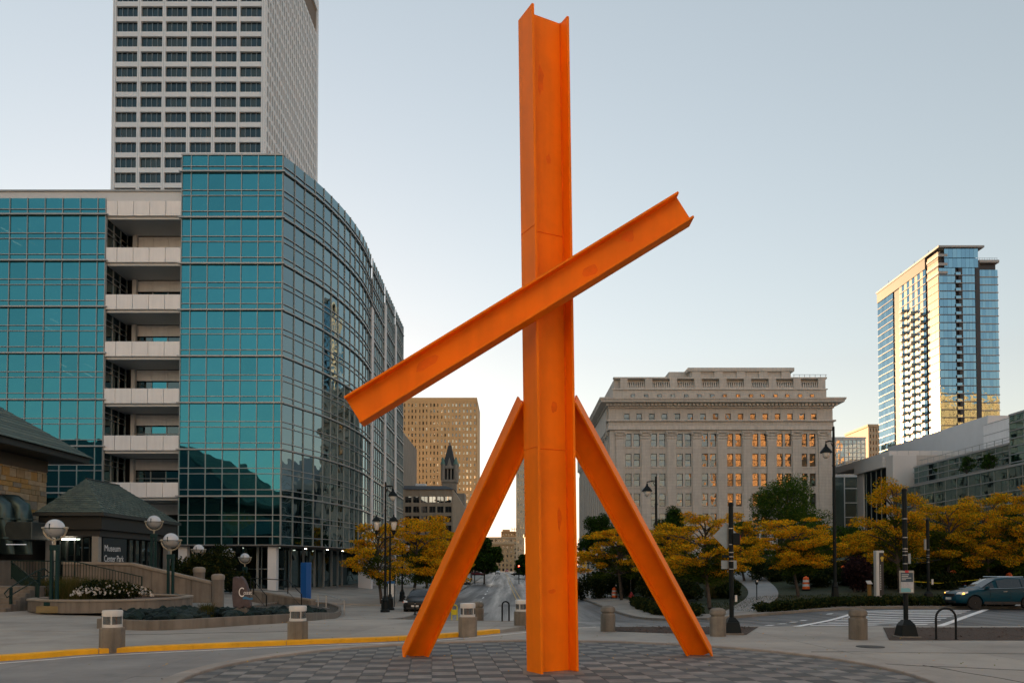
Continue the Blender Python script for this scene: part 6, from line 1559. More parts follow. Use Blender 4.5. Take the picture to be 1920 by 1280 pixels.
t1, b1_ = post('signal_post', 1372, 1187, 947, 'black post with diamond sign back and signal head at the crossing', (990, 1020, 1035, 1043, 1051, 1066))
Y = b1_.y; dz_ = ZP(1004, Y); q = wpx(25, Y)
dm = MB().add([(b1_.x - .13 - q, Y + .09, dz_), (b1_.x - .13, Y + .09, dz_ - q), (b1_.x - .13 + q, Y + .09, dz_), (b1_.x - .13, Y + .09, dz_ + q), (b1_.x - .13 - q, Y + .10, dz_), (b1_.x - .13, Y + .10, dz_ - q), (b1_.x - .13 + q, Y + .10, dz_), (b1_.x - .13, Y + .10, dz_ + q)],
              [(0, 1, 2, 3), (7, 6, 5, 4), (0, 4, 5, 1), (1, 5, 6, 2), (2, 6, 7, 3), (3, 7, 4, 0)]).build('diamond_sign', M_bks, t1)
MB().box(b1_.x + .02, b1_.x + .26, Y - .12, Y + .06, ZP(1021, Y), ZP(999, Y)).build('signal_head', M_lblack, t1, bevel=.02)
MB().box(b1_.x + .26, b1_.x + .30, Y - .02, Y + .06, ZP(1012, Y), ZP(1003, Y)).build('signal_visor', mat('signal_red', (.5, .06, .03), .5, var=0), t1)
MB().box(b1_.x - .30, b1_.x + .20, Y + .08, Y + .09, ZP(1066, Y), ZP(1050, Y)).build('rectangle_sign', M_bks, t1, bevel=.003)
MB().box(b1_.x - .28, b1_.x + .0, Y - .01, Y + .06, ZP(1045, Y), ZP(1040, Y)).build('bracket_box', M_lblack, t1)
MB().box(b1_.x + .10, b1_.x + .17, Y - .06, Y + .03, ZP(1127, Y), ZP(1115, Y)).build('push_button', M_bwh, t1)
t2, b2_ = post('map_sign_post', 1699, 1193, 921, 'black post carrying a framed white and blue map sign', (972, 1007, 1028, 1033, 1040, 1056), r=.07)
Y = b2_.y; x = b2_.x - .02; M_frm = mat('frame_grey', (.33, .32, .29), .5, .3, var=.05)
fr2 = MB().box(x - .22, x + .22, Y - .13, Y - .09, ZP(1111, Y), ZP(1069, Y)).build('sign_frame', M_frm, t2, bevel=.01)
MB().box(x - .185, x + .185, Y - .136, Y - .131, ZP(1090, Y), ZP(1073, Y)).build('sign_heading', mat('sign_navy', (.03, .06, .09), .5, var=0), fr2)
M_mapw = mat('map_pale', (.42, .45, .50), .6, var=.12, scale=9); M_mapb = mat('map_water', (.16, .42, .48), .6, var=.05)
MB().box(x - .185, x + .185, Y - .136, Y - .131, ZP(1103, Y), ZP(1090.3, Y)).build('map', M_mapw, fr2)
MB().add([(x - .185, Y - .1365, ZP(1109, Y)), (x + .12, Y - .1365, ZP(1109, Y)), (x + .10, Y - .1365, ZP(1103, Y)), (x + .02, Y - .1365, ZP(1101, Y)), (x - .08, Y - .1365, ZP(1102, Y)), (x - .185, Y - .1365, ZP(1101.5, Y))], [(0, 1, 2, 3, 4, 5)]).build('map_water', M_mapb, fr2)
MB().box(x + .12, x + .185, Y - .136, Y - .131, ZP(1109, Y), ZP(1103.3, Y)).build('map_legend', M_bnw, fr2)
for k, (a, l) in enumerate(((-.16, .22), (-.16, .20), (-.16, .29), (-.16, .13))): MB().box(x + a, x + a + l, Y - .139, Y - .1365, ZP(1077 + k * 3.1, Y), ZP(1076 + k * 3.1, Y)).build('heading_text', M_bnw, fr2)
for k in range(6): MB().beam((x - .17 + k * .06, Y - .138, ZP(1102, Y)), (x - .15 + k * .06 * (1 - .1 * k), Y - .138, ZP(1092, Y)), .004, .002).build('map_street', M_bks, fr2)
MB().lathe([(.035, 0), (.035, .008)], (x, Y - .14, ZP(1070.5, Y)), 12).build('red_badge', mat('badge_red', (.5, .03, .04), .5, var=0), fr2)
MB().box(x - .05, x + .05, Y - .15, Y - .125, ZP(1073, Y), ZP(1068.5, Y)).build('red_badge_plate', MATS['badge_red'], fr2)
MB().box(x + .10, x + .18, Y - .03, Y + .05, ZP(1056, Y), ZP(1037, Y)).build('side_sign', M_bks, t2)
t3, b3_ = post('signal_post', 1741, 1122, 975, 'black post standing in the hedge before the yellow trees', (1030, 1040, 1044, 1053), r=.10)
Y = b3_.y; MB().box(b3_.x - .25, b3_.x - .12, Y - .05, Y + .05, ZP(1030, Y), ZP(1010, Y)).build('sign_plate', M_bks, t3); MB().beam((b3_.x - .9, Y, ZP(1056, Y)), (b3_.x + .9, Y, ZP(1048, Y)), .05, .05).build('cross_arm', M_lblack, t3)
MB().box(b3_.x + .2, b3_.x + .32, Y - .06, Y + .02, ZP(1095, Y), ZP(1085, Y)).build('push_button', M_bwh, t3)
# ---------------- info pylon with dark face
g_ = G(1648, 1120, .05); ip = thing('info_pylon', g_, 'white edged info pylon with yellow emblem before the purple shrub', 'sign'); k_ = g_.y / F
M_pyw = mat('pylon_white', (.55, .57, .57), .5, var=.06); M_pyd = mat('pylon_dark', (.02, .02, .022), .5, var=.1)
MB().box(g_.x - 7 * k_, g_.x - 1 * k_, g_.y - .2, g_.y + .2, g_.z, g_.z + 88 * k_).build('white_post', M_pyw, ip, bevel=.02)
pd = MB().box(g_.x - 1 * k_, g_.x + 8 * k_, g_.y - .12, g_.y + .16, g_.z + 5 * k_, g_.z + 84 * k_).build('dark_face', M_pyd, ip)
MB().box(g_.x - 1 * k_, g_.x + 8 * k_, g_.y - .19, g_.y + .19, g_.z + 84 * k_, g_.z + 88 * k_).build('top_bar', M_pyw, ip)
MB().lathe([(3.2 * k_, 0), (3.2 * k_, .02)], (0, 0, 0), 12).mesh('emblem', mat('emblem_yellow', (.55, .40, .05), .5, var=0))
em = inst(bpy.data.meshes['emblem'], 'emblem', pd, (g_.x + 5 * k_, g_.y - .13, g_.z + 74 * k_), (R(90), 0, 0)); MB().box(g_.x + 3.5 * k_, g_.x + 6.5 * k_, g_.y - .142, g_.y - .125, g_.z + 68 * k_, g_.z + 72 * k_).build('emblem_stem', MATS['emblem_yellow'], pd)
for k in range(15): MB().box(g_.x + 1.4 * k_, g_.x + 2.8 * k_, g_.y - .128, g_.y - .122, g_.z + (15 + k * 3.2) * k_, g_.z + (17 + k * 3.2) * k_).build('vertical_print', M_pyw, pd)
MB().box(g_.x - 8 * k_, g_.x + 9 * k_, g_.y - .3, g_.y + .3, g_.z - .05, g_.z + .12).build('plinth', M_kerb, ip)
g_ = G(1630, 1118, .05); k_ = g_.y / F; it = thing('info_stand', g_, 'small stand with slanted panel left of the info pylon', 'sign')
MB().box(g_.x - .12, g_.x + .12, g_.y - .08, g_.y + .08, g_.z, g_.z + .85).build('stand_post', mat('timber_ochre', (.22, .14, .04), .8, var=.1), it); MB().beam((g_.x, g_.y - .15, g_.z + .88), (g_.x, g_.y + .15, g_.z + 1.1), .36, .04).build('panel', M_pyw, it)
# ---------------- traffic drums
M_dor = mat('drum_orange', (.80, .13, .01), .5, var=.06); M_drw = mat('drum_white', (.7, .7, .68), .4, var=.06)
def drum():
    t = thing('traffic_drum', (0, 0, 0), 'x', 'traffic drum', 'orange traffic drums')
    MB().lathe([(.33, 0), (.33, .09), (.30, .1)], n=16).build('rubber_base', M_lblack, t)
    zz = [(.10, .30, M_dor), (.30, .47, M_drw), (.47, .63, M_dor), (.63, .80, M_drw), (.80, .98, M_dor)]
    for a, b, m in zz: MB().lathe([(.285 - a * .07, a), (.285 - b * .07, b)], n=16).build('band', m, t, smooth=40)
    MB().lathe([(.21, .98), (.16, 1.02), (.05, 1.04)], n=16).build('lid', M_dor, t); MB().box(-.1, .1, -.02, .02, 1.03, 1.1).build('handle', M_dor, t)
    return t
dp = drum()
for i, (px, pyb, Y, lab) in enumerate(((1152, 1121, None, 'orange and white traffic drum at the kerb by the black lamp'), (1511, 1104, 62, 'orange traffic drum on the lawn beside the yellow tree trunk'), (1458, 1085, 84, 'orange traffic drum right of the pale garden path'),
                                      (1424, 1076, 98, 'orange traffic drum far up the garden path, upper one of two'), (1390, 1074, 92, 'orange traffic drum far up the left side of the garden path'),
                                      (1581, 1068, 70, 'orange traffic drum under the trees left of the info pylon'), (1808, 1073, 64, 'orange traffic drum on the bank above the teal car hood'),
                                      (1892, 1073, 64, 'orange traffic drum appearing above the teal car roof'), (1787, 1080, 66, 'small orange traffic drum left of the teal car hood'))):
    if Y is None: loc = G(px, pyb, .07)
    else: loc = Vector((XP(px, Y), Y, ZP(pyb, Y)))
    s_ = 1.0
    place(dp, i > 0, loc, i * .7, lab, sc=1.0 if Y is None or Y < 70 else .95)
    if Y is not None and abs(loc.z - gz(loc.x, loc.y)) > .02:
        o = [c for c in COL.objects if c.get('label') == lab][0]; o.location.z = gz(loc.x, loc.y) + .05
# caution tape
tp_ = thing('caution_tape', (XP(1800, 62), 62, 1), 'yellow caution tape strung along the planted bank', 'tape')
MB().tube([(XP(1700, 61), 61, gz(XP(1700, 61), 61) + .75), (XP(1760, 61), 61, gz(XP(1760, 61), 61) + .6), (XP(1830, 62), 62, gz(XP(1830, 62), 62) + .75), (XP(1880, 63), 63, gz(XP(1880, 63), 63) + .8)], .025, 4).build('ribbon', M_rky, tp_)
for q in (1700, 1830, 1880): MB().box(XP(q, 62) - .03, XP(q, 62) + .03, 61.5, 61.56, gz(XP(q, 62), 62), gz(XP(q, 62), 62) + .9).build('stake', M_bks, tp_)
# ---------------- fire hydrant
g_ = G(1184, 1126, .07); hy = thing('fire_hydrant', g_, 'red fire hydrant on the pavement beside the right kerb', 'hydrant'); M_hy = mat('hydrant_red', (.30, .015, .02), .45, var=.1)
MB().lathe([(.19, 0), (.19, .06), (.13, .08), (.13, .5), (.17, .52), (.17, .57), (.13, .6), (.12, .68), (.06, .76), (.03, .82)], g_, 12).build('barrel', M_hy, hy, smooth=40)
for s_ in (-1, 1): MB().tube([(g_.x + s_ * .1, g_.y, g_.z + .42), (g_.x + s_ * .24, g_.y, g_.z + .42)], .065, 8).build('nozzle', M_hy, hy)
MB().tube([(g_.x, g_.y - .1, g_.z + .36), (g_.x, g_.y - .24, g_.z + .36)], .085, 8).build('front_nozzle', M_hy, hy)
MB().tube([(g_.x - .05, g_.y, g_.z + .8), (g_.x - .05, g_.y, g_.z + 1.9)], .012, 5).build('marker_rod', M_steel, hy)
# ---------------- parking meters
def meter():
    t = thing('parking_meter', (0, 0, 0), 'x', 'parking meter', 'parking meters along the right kerb')
    MB().tube([(0, 0, 0), (0, 0, 1.05)], .035, 8).build('pole', M_lblack, t); MB().lathe([(.06, 1.05), (.10, 1.12), (.10, 1.3), (.07, 1.4), (.02, 1.43)], n=10).build('housing', M_lblack, t, smooth=40)
    MB().box(-.06, .06, -.105, -.095, 1.24, 1.36).build('window', M_bwh, t); return t
mp_ = meter()
for i, (px, py, lab) in enumerate(((1098, 1110, 'parking meter nearest the mast along the right kerb'), (1116, 1115, 'parking meter between the first two right kerb lamps'), (1139, 1120, 'parking meter left of the traffic drum'), (1155, 1122, 'parking meter in front of the traffic drum'), (1419, 1124, 'single parking meter before the pale garden path'))):
    g_ = G(px, py, .07); place(mp_, i > 0, g_, 0, lab)
# notice board, posts and bins near the parked car
g_ = G(733, 1137, .1); nb_ = thing('notice_board', g_, 'slim notice board with white poster beside the tall lamp', 'sign'); 
for s_ in (-1, 1): MB().box(g_.x + s_ * .26 - .03, g_.x + s_ * .26 + .03, g_.y - .03, g_.y + .03, g_.z, g_.z + 1.9).build('leg', M_lblack, nb_)
MB().box(g_.x - .23, g_.x + .23, g_.y - .03, g_.y + .03, g_.z + .8, g_.z + 1.8).build('poster', M_bnw, nb_); MB().box(g_.x - .3, g_.x + .3, g_.y - .05, g_.y + .05, g_.z + 1.82, g_.z + 2.0).build('header', M_bnb, nb_)
g_ = G(743, 1135, .1); sgp = thing('sign_pole', g_, 'thin pale metal sign pole behind the parked black car', 'post'); MB().tube([g_, g_ + Vector((0, 0, 2.4))], .03, 6).build('pole', M_steel, sgp); MB().lathe([(.08, 0), (.08, .02)], g_, 8).build('foot', M_steel, sgp)
for i, (px, py, lab) in enumerate(((716, 1141, 'black bin post left of the tall lamp foot'), (778, 1152, 'short black post in front of the parked car'))):
    g_ = G(px, py, .1); bt_ = thing('short_post', g_, lab, 'post', 'short black posts'); MB().lathe([(.12, 0), (.12, .04), (.05, .06), (.05, .78), (.07, .8), (.03, .88)], g_, 10).build('stem', M_lblack, bt_); MB().lathe([(.055, .7), (.055, .74)], g_, 10).build('band', M_steel, bt_)

# ================================================================== cars
def make_car(name, lab, paint, style='suv', detail=True, cat='car'):
    """body lofted along its length (nose at +x), wheel arches cut, glazing and lights as parts"""
    L, W, H = (4.65, 1.84, 1.70) if style == 'suv' else (4.75, 1.82, 1.46)
    t = thing(name, (0, 0, 0), lab, cat)
    if style == 'suv': st = [(0, .60, .70, .52, .62), (.06, .78, .78, .62, .60), (.25, .90, .93, .80, .66), (.9, .91, 1.03, .95, .70), (1.28, .92, 1.10, 1.02, .72), (1.70, .92, 1.40, 1.06, .66), (2.12, .92, 1.62, 1.08, .60), (2.7, .92, 1.70, 1.10, .60), (3.4, .92, 1.69, 1.12, .59), (3.95, .91, 1.62, 1.15, .57), (4.25, .90, 1.48, 1.14, .58), (4.52, .87, 1.12, 1.04, .70), (4.62, .82, .95, .86, .72), (4.65, .70, .70, .62, .62)]
    else: st = [(0, .60, .60, .45, .60), (.06, .78, .68, .54, .60), (.3, .88, .82, .70, .66), (1.0, .91, .92, .84, .70), (1.45, .91, .98, .90, .72), (1.9, .91, 1.25, .93, .64), (2.3, .91, 1.42, .95, .58), (2.8, .91, 1.46, .96, .57), (3.3, .91, 1.41, .97, .56), (3.75, .90, 1.20, .98, .60), (4.1, .89, 1.04, .97, .70), (4.6, .86, .98, .88, .70), (4.72, .8, .80, .72, .66), (4.75, .68, .6, .5, .6)]
    rings = []
    for (x, w_, zt, zb_, rw_) in st:
        x = L / 2 - x; lo_ = .26 if .1 < (L / 2 - x) < L - .1 else .34
        half = [(0, lo_), (w_ * .86, lo_), (w_ * .99, lo_ + .13), (w_ * 1.0, (lo_ + zb_) / 2 + .06), (w_ * .965, zb_), (rw_ + .02, zt - .05 if zt - zb_ > .12 else zt - .015), (rw_ * .75, zt), (0, zt + .015)]
        rings.append([Vector((x, y, z)) for y, z in half] + [Vector((x, -y, z)) for y, z in half[-2:0:-1]])
    mb = MB(); n = len(rings[0])
    for r_ in rings: mb.v += [tuple(v) for v in r_]
    for i in range(len(rings) - 1):
        for k in range(n): mb.f.append((i * n + k, i * n + (k + 1) % n, (i + 1) * n + (k + 1) % n, (i + 1) * n + k)); mb.mi.append(0)
    mb.f += [tuple(range(n - 1, -1, -1)), tuple((len(rings) - 1) * n + k for k in range(n))]; mb.mi += [0, 0]
    body = mb.build('body', paint, t)
    fx, rx_ = L / 2 - .92, -L / 2 + .92; wr = .355 if style == 'suv' else .325
    if detail:
        cut = MB()
        for wx_ in (fx, rx_):
            for s_ in (-1, 1): cut.lathe([(wr + .07, -.16), (wr + .07, .16)], (0, 0, 0), 28)
        cu = MB()
        for wx_ in (fx, rx_):
            for s_ in (-1, 1):
                vs = [(wx_ + (wr + .075) * math.cos(a), s_ * (.66 + j * .5), wr + (wr + .075) * math.sin(a)) for j in (0, 1) for a in np.linspace(0, 2 * math.pi, 29)[:-1]]
                cu.add(vs, [tuple(range(27, -1, -1)), tuple(range(28, 56))] + [(k, (k + 1) % 28, 28 + (k + 1) % 28, 28 + k) for k in range(28)])
        co = cu.build('cutter', paint); sd = body.modifiers.new('sub', 'SUBSURF'); sd.levels = sd.render_levels = 2
        bo = body.modifiers.new('cut', 'BOOLEAN'); bo.object = co; bo.operation = 'DIFFERENCE'; bo.solver = 'EXACT'
        dg = bpy.context.evaluated_depsgraph_get(); dg.update(); me = bpy.data.meshes.new_from_object(body.evaluated_get(dg)); body.modifiers.clear(); body.data = me; bpy.data.objects.remove(co); shade(me, 38)
        rings2 = rings
    else:
        sd = body.modifiers.new('sub', 'SUBSURF'); sd.levels = sd.render_levels = 1; shade(body.data, 60)
    M_cgl = mat('car_glass', (.008, .012, .014), .06, spec=.8, var=0); M_tr = mat('car_trim', (.012, .012, .013), .5, var=0)
    def panel(nm, i0, i1, k0, k1, f0, f1, e0, e1, m, off=.012, s_=1):
        """patch on the loft between stations i0..i1 (fractions e0,e1) and ring points k0..k1"""
        def pt(i, k, fr):
            a = rings[i][k].lerp(rings[i][k1], fr); return Vector((a.x, a.y * s_, a.z))
        steps = []
        idx = [i0 + e0] + list(range(math.floor(i0 + e0) + 1, math.ceil(i1 - 1 + e1) + (0 if e1 < 1 else 1))) + [i1 - 1 + e1]
        def at(ii, fr):
            i = min(int(ii), len(rings) - 2); f = ii - i; return pt(i, k0, fr).lerp(pt(i + 1, k0, fr), f)
        vs = []; fs = []; idx = sorted(set(idx))
        for ii in idx:
            for fr in (f0, f1):
                p = at(ii, fr); vs.append(p)
        c = Vector((vs[0].x, 0, .8))
        nr = []
        for j in range(0, len(vs), 2):
            a, b = vs[j], vs[j + 1]; e = (vs[min(j + 2, len(vs) - 2)] - vs[max(j - 2, 0)]); nn = e.cross(b - a).normalized()
            if nn.dot(a - Vector((a.x, 0, .6))) < 0: nn = -nn
            nr += [nn, nn]
        vs = [v + q * off for v, q in zip(vs, nr)]
        for j in range(0, len(vs) - 2, 2): fs.append((j, j + 1, j + 3, j + 2))
        return MB().add(vs, fs).build(nm, m, t, smooth=60)
    k4, k5 = 4, 5
    if style == 'suv': sides = ((4, 6, .35, .97, .25, .55), (6, 8, 0, .95, .02, .95), (8, 10, .05, .93, .02, .9)); wi = (4, 6); ri = (10, 11)
    else: sides = ((4, 6, .35, .97, .25, .6), (6, 8, 0, .95, .02, .9), (8, 9, 0, .9, .02, .7)); wi = (4, 6); ri = (8, 9)
    o_ = .012 if not detail else .004
    for s_ in (-1, 1):
        for (i0, i1, a, b, e0, e1) in sides: panel('side_window', i0, i1, 4, 5, .10, .90, e0, e1, M_cgl, .02, s_)
        panel('windscreen', wi[0], wi[1], 5, 7, .0, 1.0, .12, .92, M_cgl, .014, s_); panel('rear_window', ri[0], ri[0] + 1, 5, 7, .1, 1.0, .1, .95, M_cgl, .014, s_)
    # lights, grille, trims
    M_hl = mat('headlight', (.75, .77, .78), .15, var=0); M_tl = mat('tail_light', (.4, .01, .01), .3, var=0); M_chr = mat('chrome', (.7, .7, .7), .15, 1.0, var=0)
    hz = .80 if style == 'suv' else .66
    for s_ in (-1, 1):
        hl = MB().hexa([(L / 2 - .10, s_ * .55, hz - .07), (L / 2 - .30, s_ * .86, hz - .03), (L / 2 - .55, s_ * .90, hz + .07), (L / 2 - .16, s_ * .55, hz + .02)], [(L / 2 - .13, s_ * .55, hz + .05), (L / 2 - .32, s_ * .84, hz + .11), (L / 2 - .56, s_ * .88, hz + .15), (L / 2 - .2, s_ * .55, hz + .1)]).build('headlight', M_hl, t)
        MB().box(L / 2 - .36, L / 2 - .27, s_ * .875 - .02, s_ * .875 + .02, hz + .0, hz + .07).build('turn_signal', emit('turn_signal_lit', (1, .42, .06), 1.2) if 'teal' in lab else M_dor, hl)
        MB().hexa([(-L / 2 + .10, s_ * .60, hz + .1), (-L / 2 + .36, s_ * .885, hz + .1), (-L / 2 + .4, s_ * .87, hz + .1), (-L / 2 + .12, s_ * .58, hz + .1)], [(-L / 2 + .13, s_ * .60, hz + .28), (-L / 2 + .36, s_ * .87, hz + .28), (-L / 2 + .4, s_ * .85, hz + .28), (-L / 2 + .14, s_ * .58, hz + .28)]).build('tail_light', M_tl, t)
        mr_ = MB().hexa([(.72, s_ * .93, 1.08), (.92, s_ * .93, 1.08), (.88, s_ * 1.12, 1.10), (.76, s_ * 1.12, 1.10)], [(.74, s_ * .93, 1.2), (.9, s_ * .93, 1.2), (.86, s_ * 1.11, 1.24), (.77, s_ * 1.11, 1.24)]).build('mirror', paint, t, bevel=.02)
        if detail:
            for dx in (-.15, -1.2): MB().box(dx - .1, dx + .1, s_ * .93 - .015, s_ * .93 + .02, .93, .96).build('door_handle', M_chr, t)
            MB().tube([(1.25, s_ * .905, 1.07), (.3, s_ * .92, 1.10), (-1.2, s_ * .915, 1.15)], .012, 5).build('window_trim', M_chr, t)
            MB().tube([(.1, s_ * .62, 1.71), (-1.3, s_ * .60, 1.71)], .025, 6).build('roof_rail', M_chr, t)
            MB().box(rx_ + wr + .1, fx - wr - .1, s_ * .90 - .03, s_ * .90 + .03, .27, .42).build('sill_trim', M_tr, t)
            for dx in (.62, -.45, -1.42): MB().box(dx - .004, dx + .004, s_ * .931 - .006, s_ * .931 + .002, .45, 1.02).build('door_seam', M_tr, t)
    MB().box(L / 2 - .06, L / 2 + .0, -.5, .5, hz - .12, hz + .02).build('grille', M_tr, t, bevel=.01); MB().box(L / 2 - .05, L / 2 + .005, -.62, .62, .34, .46).build('bumper_grille', M_tr, t, bevel=.01)
    MB().box(L / 2 - .02, L / 2 + .012, -.26, .26, .50, .62).build('licence_plate', M_bwh, t)
    M_rim = mat('alloy_rim', (.55, .56, .57), .35, .25, var=0)
    M_ty = mat('tyre', (.012, .012, .012), .85, var=.1)
    def ylathe(prof, c, s_, n_=24):
        m = MB(); m.lathe(prof, (0, 0, 0), n_); m.v = [(c[0] + v[0], c[1] + s_ * v[2], c[2] + v[1]) for v in m.v]; return m
    for wx_ in (fx, rx_):
        for s_ in (-1, 1):
            wh = ylathe([(wr * .62, -.10), (wr * .94, -.11), (wr, -.08), (wr, .08), (wr * .94, .11), (wr * .66, .105)], (wx_, s_ * (W / 2 - .13), wr), s_).build('wheel', M_ty, t, smooth=40)
            ylathe([(wr * .66, .02), (wr * .66, .09), (wr * .60, .095), (wr * .58, .03)], (wx_, s_ * (W / 2 - .13), wr), s_).build('rim', M_rim, wh, smooth=40)
            if detail:
                for q in range(10):
                    a = q * .6283 + .2; a2 = a + .25; c = Vector((wx_, s_ * (W / 2 - .13), wr)); MB().beam(c + Vector((.06 * math.cos(a), s_ * .085, .06 * math.sin(a))), c + Vector((wr * .62 * math.cos(a2), s_ * .08, wr * .62 * math.sin(a2))), .035, .02, (0, 1, 0)).build('spoke', M_rim, wh)
                ylathe([(.06, .07), (.06, .1), (.02, .105)], (wx_, s_ * (W / 2 - .13), wr), s_, 12).build('hub', M_rim, wh)
            ylathe([(wr * .6, .0), (wr * .6, .01)], (wx_, s_ * (W / 2 - .13), wr), s_).build('brake_shadow', M_tr, wh)
    return t
def paintm(n, c): return mat(n, c, .32, 0, var=.02, spec=.16)
g_ = G(1829, 1142, -.06)
c1 = make_car('suv', 'teal blue suv driving into the picture at the crosswalk', paintm('car_teal', (.003, .042, .066)))
c1.location = (XP(1792, g_.y) + 2.33, g_.y + .75, gz(24, g_.y) - .056); c1.rotation_euler = (0, 0, math.pi)
g_ = G(772, 1151, -.06)
c2 = make_car('suv', 'black suv parked at the left kerb behind the orange leg', paintm('car_black', (.008, .010, .012)))
c2.location = (XP(775, g_.y + 1) + .35, g_.y + 2.4, gz(-8, g_.y + 2) - .056); c2.rotation_euler = (0, 0, R(-93))
far = [('sedan', 'dark car parked further down the left kerb', (872, 1097), (.02, .022, .025), R(-90), 'sedan'), ('sedan', 'dark sedan crossing the far junction', (973, 1079), (.012, .013, .015), R(180), 'sedan'), ('sedan', 'dark red sedan turning at the far junction', (897, 1079), (.12, .012, .018), R(-20), 'sedan'),
       ('suv', 'white suv approaching along the avenue', (933, 1076), (.6, .6, .58), R(-90), 'suv'), ('suv', 'small red suv far down the avenue', (950, 1072), (.3, .02, .03), R(-90), 'suv'), ('suv', 'pale suv waiting beyond the dark sedan', (970, 1072), (.55, .55, .52), R(170), 'suv'), ('sedan', 'pale sedan far away before the dark street tree', (915, 1074), (.5, .5, .48), R(160), 'sedan')]
for i, (nm, lab, (px, py), colr, rz, sty) in enumerate(far):
    g_ = G(px, py, -.06); o = make_car(nm, lab, paintm('far_car_%d' % i, colr), sty, False); o.location = g_; o.rotation_euler = (0, 0, rz)
# far traffic signals
for i, (px, py, lab) in enumerate(((890, 1063, 'red traffic signal on the left of the far junction'), (973, 1064, 'red traffic signal on the right of the far junction'))):
    Y = 150; p = P(px, py, Y); t = thing('traffic_signal', (p.x, Y, gz(p.x, Y)), lab, 'traffic signal', 'far traffic signals'); MB().tube([(p.x, Y, gz(p.x, Y)), (p.x, Y, p.z - .5)], .08, 6).build('pole', M_lblack, t)
    hd = MB().box(p.x - .18, p.x + .18, Y - .15, Y + .15, p.z - .5, p.z + .6).build('head', M_lblack, t); MB().lathe([(.13, 0), (.13, .02)], (p.x, Y, p.z), 10).mesh('rl', emit('signal_red_lit', (1, .05, .03), 6))
    inst(bpy.data.meshes['rl' if i == 0 else 'rl.001'] if False else MB().lathe([(.13, 0), (.13, .03)], (0, 0, 0), 10).mesh('red_lens', MATS['signal_red_lit']), 'red_lens', hd, (p.x, Y - .16, p.z + .36), (R(90), 0, 0))

# ================================================================== trees
def make_tree(name, px, Y, top, wide, bottom, kind, label, n=7000, group=None, size=None, trunk_px=None, sparse=1.0):
    x = XP(px, Y); z0 = gz(x, Y) + .03; zt = ZP(top, Y); zb_ = ZP(bottom, Y); Wd = wpx(wide, Y) / 2; H = zt - zb_
    t = thing(name, (x, Y, z0), label, 'tree', group); r_ = np.random.default_rng(int(px * 13 + Y))
    cl = []; tr = MB(); th = z0 + (zb_ - z0) * .8 + H * .15
    lean = Vector((r_.uniform(-.3, .3), r_.uniform(-.3, .3), 0)); tr0 = max(.07, min(.2, .018 * (zt - z0) + .03)); top_t = Vector((x, Y, th)) + lean
    tr.tube([(x, Y, z0 - .1), (x, Y, z0 + .15), (x + lean.x * .4, Y + lean.y * .4, z0 + (th - z0) * .5), top_t, Vector((x, Y, zb_ + H * .55)) + lean * 1.3, Vector((x, Y, zt - H * .12)) + lean], [tr0 * 1.5, tr0, tr0 * .85, tr0 * .75, tr0 * .45, tr0 * .12], 8)
    nb = 46 if kind == 'locust' else 34
    for i in range(nb):
        f = (i + r_.uniform(0, 1)) / nb
        if kind == 'locust':
            a = r_.uniform(0, 6.283); prof = math.sin(math.pi * (.22 + .66 * f)) ** .55; rr = Wd * prof * math.sqrt(r_.uniform(.15, 1)) * (.86 if r_.random() < .8 else 1.12); zc_ = zb_ + H * (.04 + .90 * f) + .10 * H * (1 - rr / Wd) + r_.uniform(-.04, .04) * H
            rad = (Wd * r_.uniform(.16, .34), Wd * r_.uniform(.16, .34), H * r_.uniform(.035, .085))
        else:
            a = r_.uniform(0, 6.283); prof = math.sin(math.pi * (.22 + .70 * f)) ** .7; rr = Wd * prof * math.sqrt(r_.uniform(.1, 1)) * .75; zc_ = zb_ + H * (.08 + .82 * f)
            rad = (Wd * r_.uniform(.22, .36), Wd * r_.uniform(.22, .36), H * r_.uniform(.10, .16))
        c = Vector((x + lean.x + rr * math.cos(a), Y + lean.y + rr * math.sin(a), zc_)); cl.append((tuple(c), rad))
        st_ = Vector((x + lean.x, Y + lean.y, max(th - H * .05, zc_ - H * r_.uniform(.15, .3) - .1))); mid = st_.lerp(c, .5) + Vector((0, 0, H * .04))
        tr.tube([st_, mid, c], [tr0 * .35, tr0 * .22, tr0 * .06], 5)
        for q in range(2):
            e = c + Vector((r_.uniform(-1, 1) * rad[0], r_.uniform(-1, 1) * rad[1], r_.uniform(-.3, 1) * rad[2])); tr.tube([mid.lerp(c, .4), e], [tr0 * .10, tr0 * .04], 4)
    tr.build('trunk', M_bark, t, smooth=60)
    mb = MB(); mats = M_yl if kind in ('locust',) else (M_gl if kind == 'green' else (M_gl[:2] + [M_dk[0]] if kind == 'dark' else M_yl))
    og = float(r_.uniform(.16, .40)); wts = {'locust': [.58 - og * .6, .42 - og * .4, og], 'green': [.45, .35, .20], 'dark': [.3, .4, .3]}[kind]
    if sparse < 1: cl = [c for c in cl if r_.random() < sparse]
    leaf_cloud(mb, cl, int(n * 2.3), size or max(.055, .0012 * Y + .004), .35 if kind == 'locust' else .1, len(mats), wts)
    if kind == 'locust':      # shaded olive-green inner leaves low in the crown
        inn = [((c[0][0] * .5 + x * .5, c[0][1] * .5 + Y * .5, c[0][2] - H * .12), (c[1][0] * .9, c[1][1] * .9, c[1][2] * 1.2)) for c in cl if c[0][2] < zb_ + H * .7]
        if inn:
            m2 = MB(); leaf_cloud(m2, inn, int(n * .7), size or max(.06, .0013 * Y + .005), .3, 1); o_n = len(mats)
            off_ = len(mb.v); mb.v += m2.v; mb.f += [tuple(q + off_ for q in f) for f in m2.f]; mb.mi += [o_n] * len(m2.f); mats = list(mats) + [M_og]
    o = bpy.data.objects.new('crown', leaf_mesh('crown', mb, mats)); COL.objects.link(o); adopt(o, t); return t
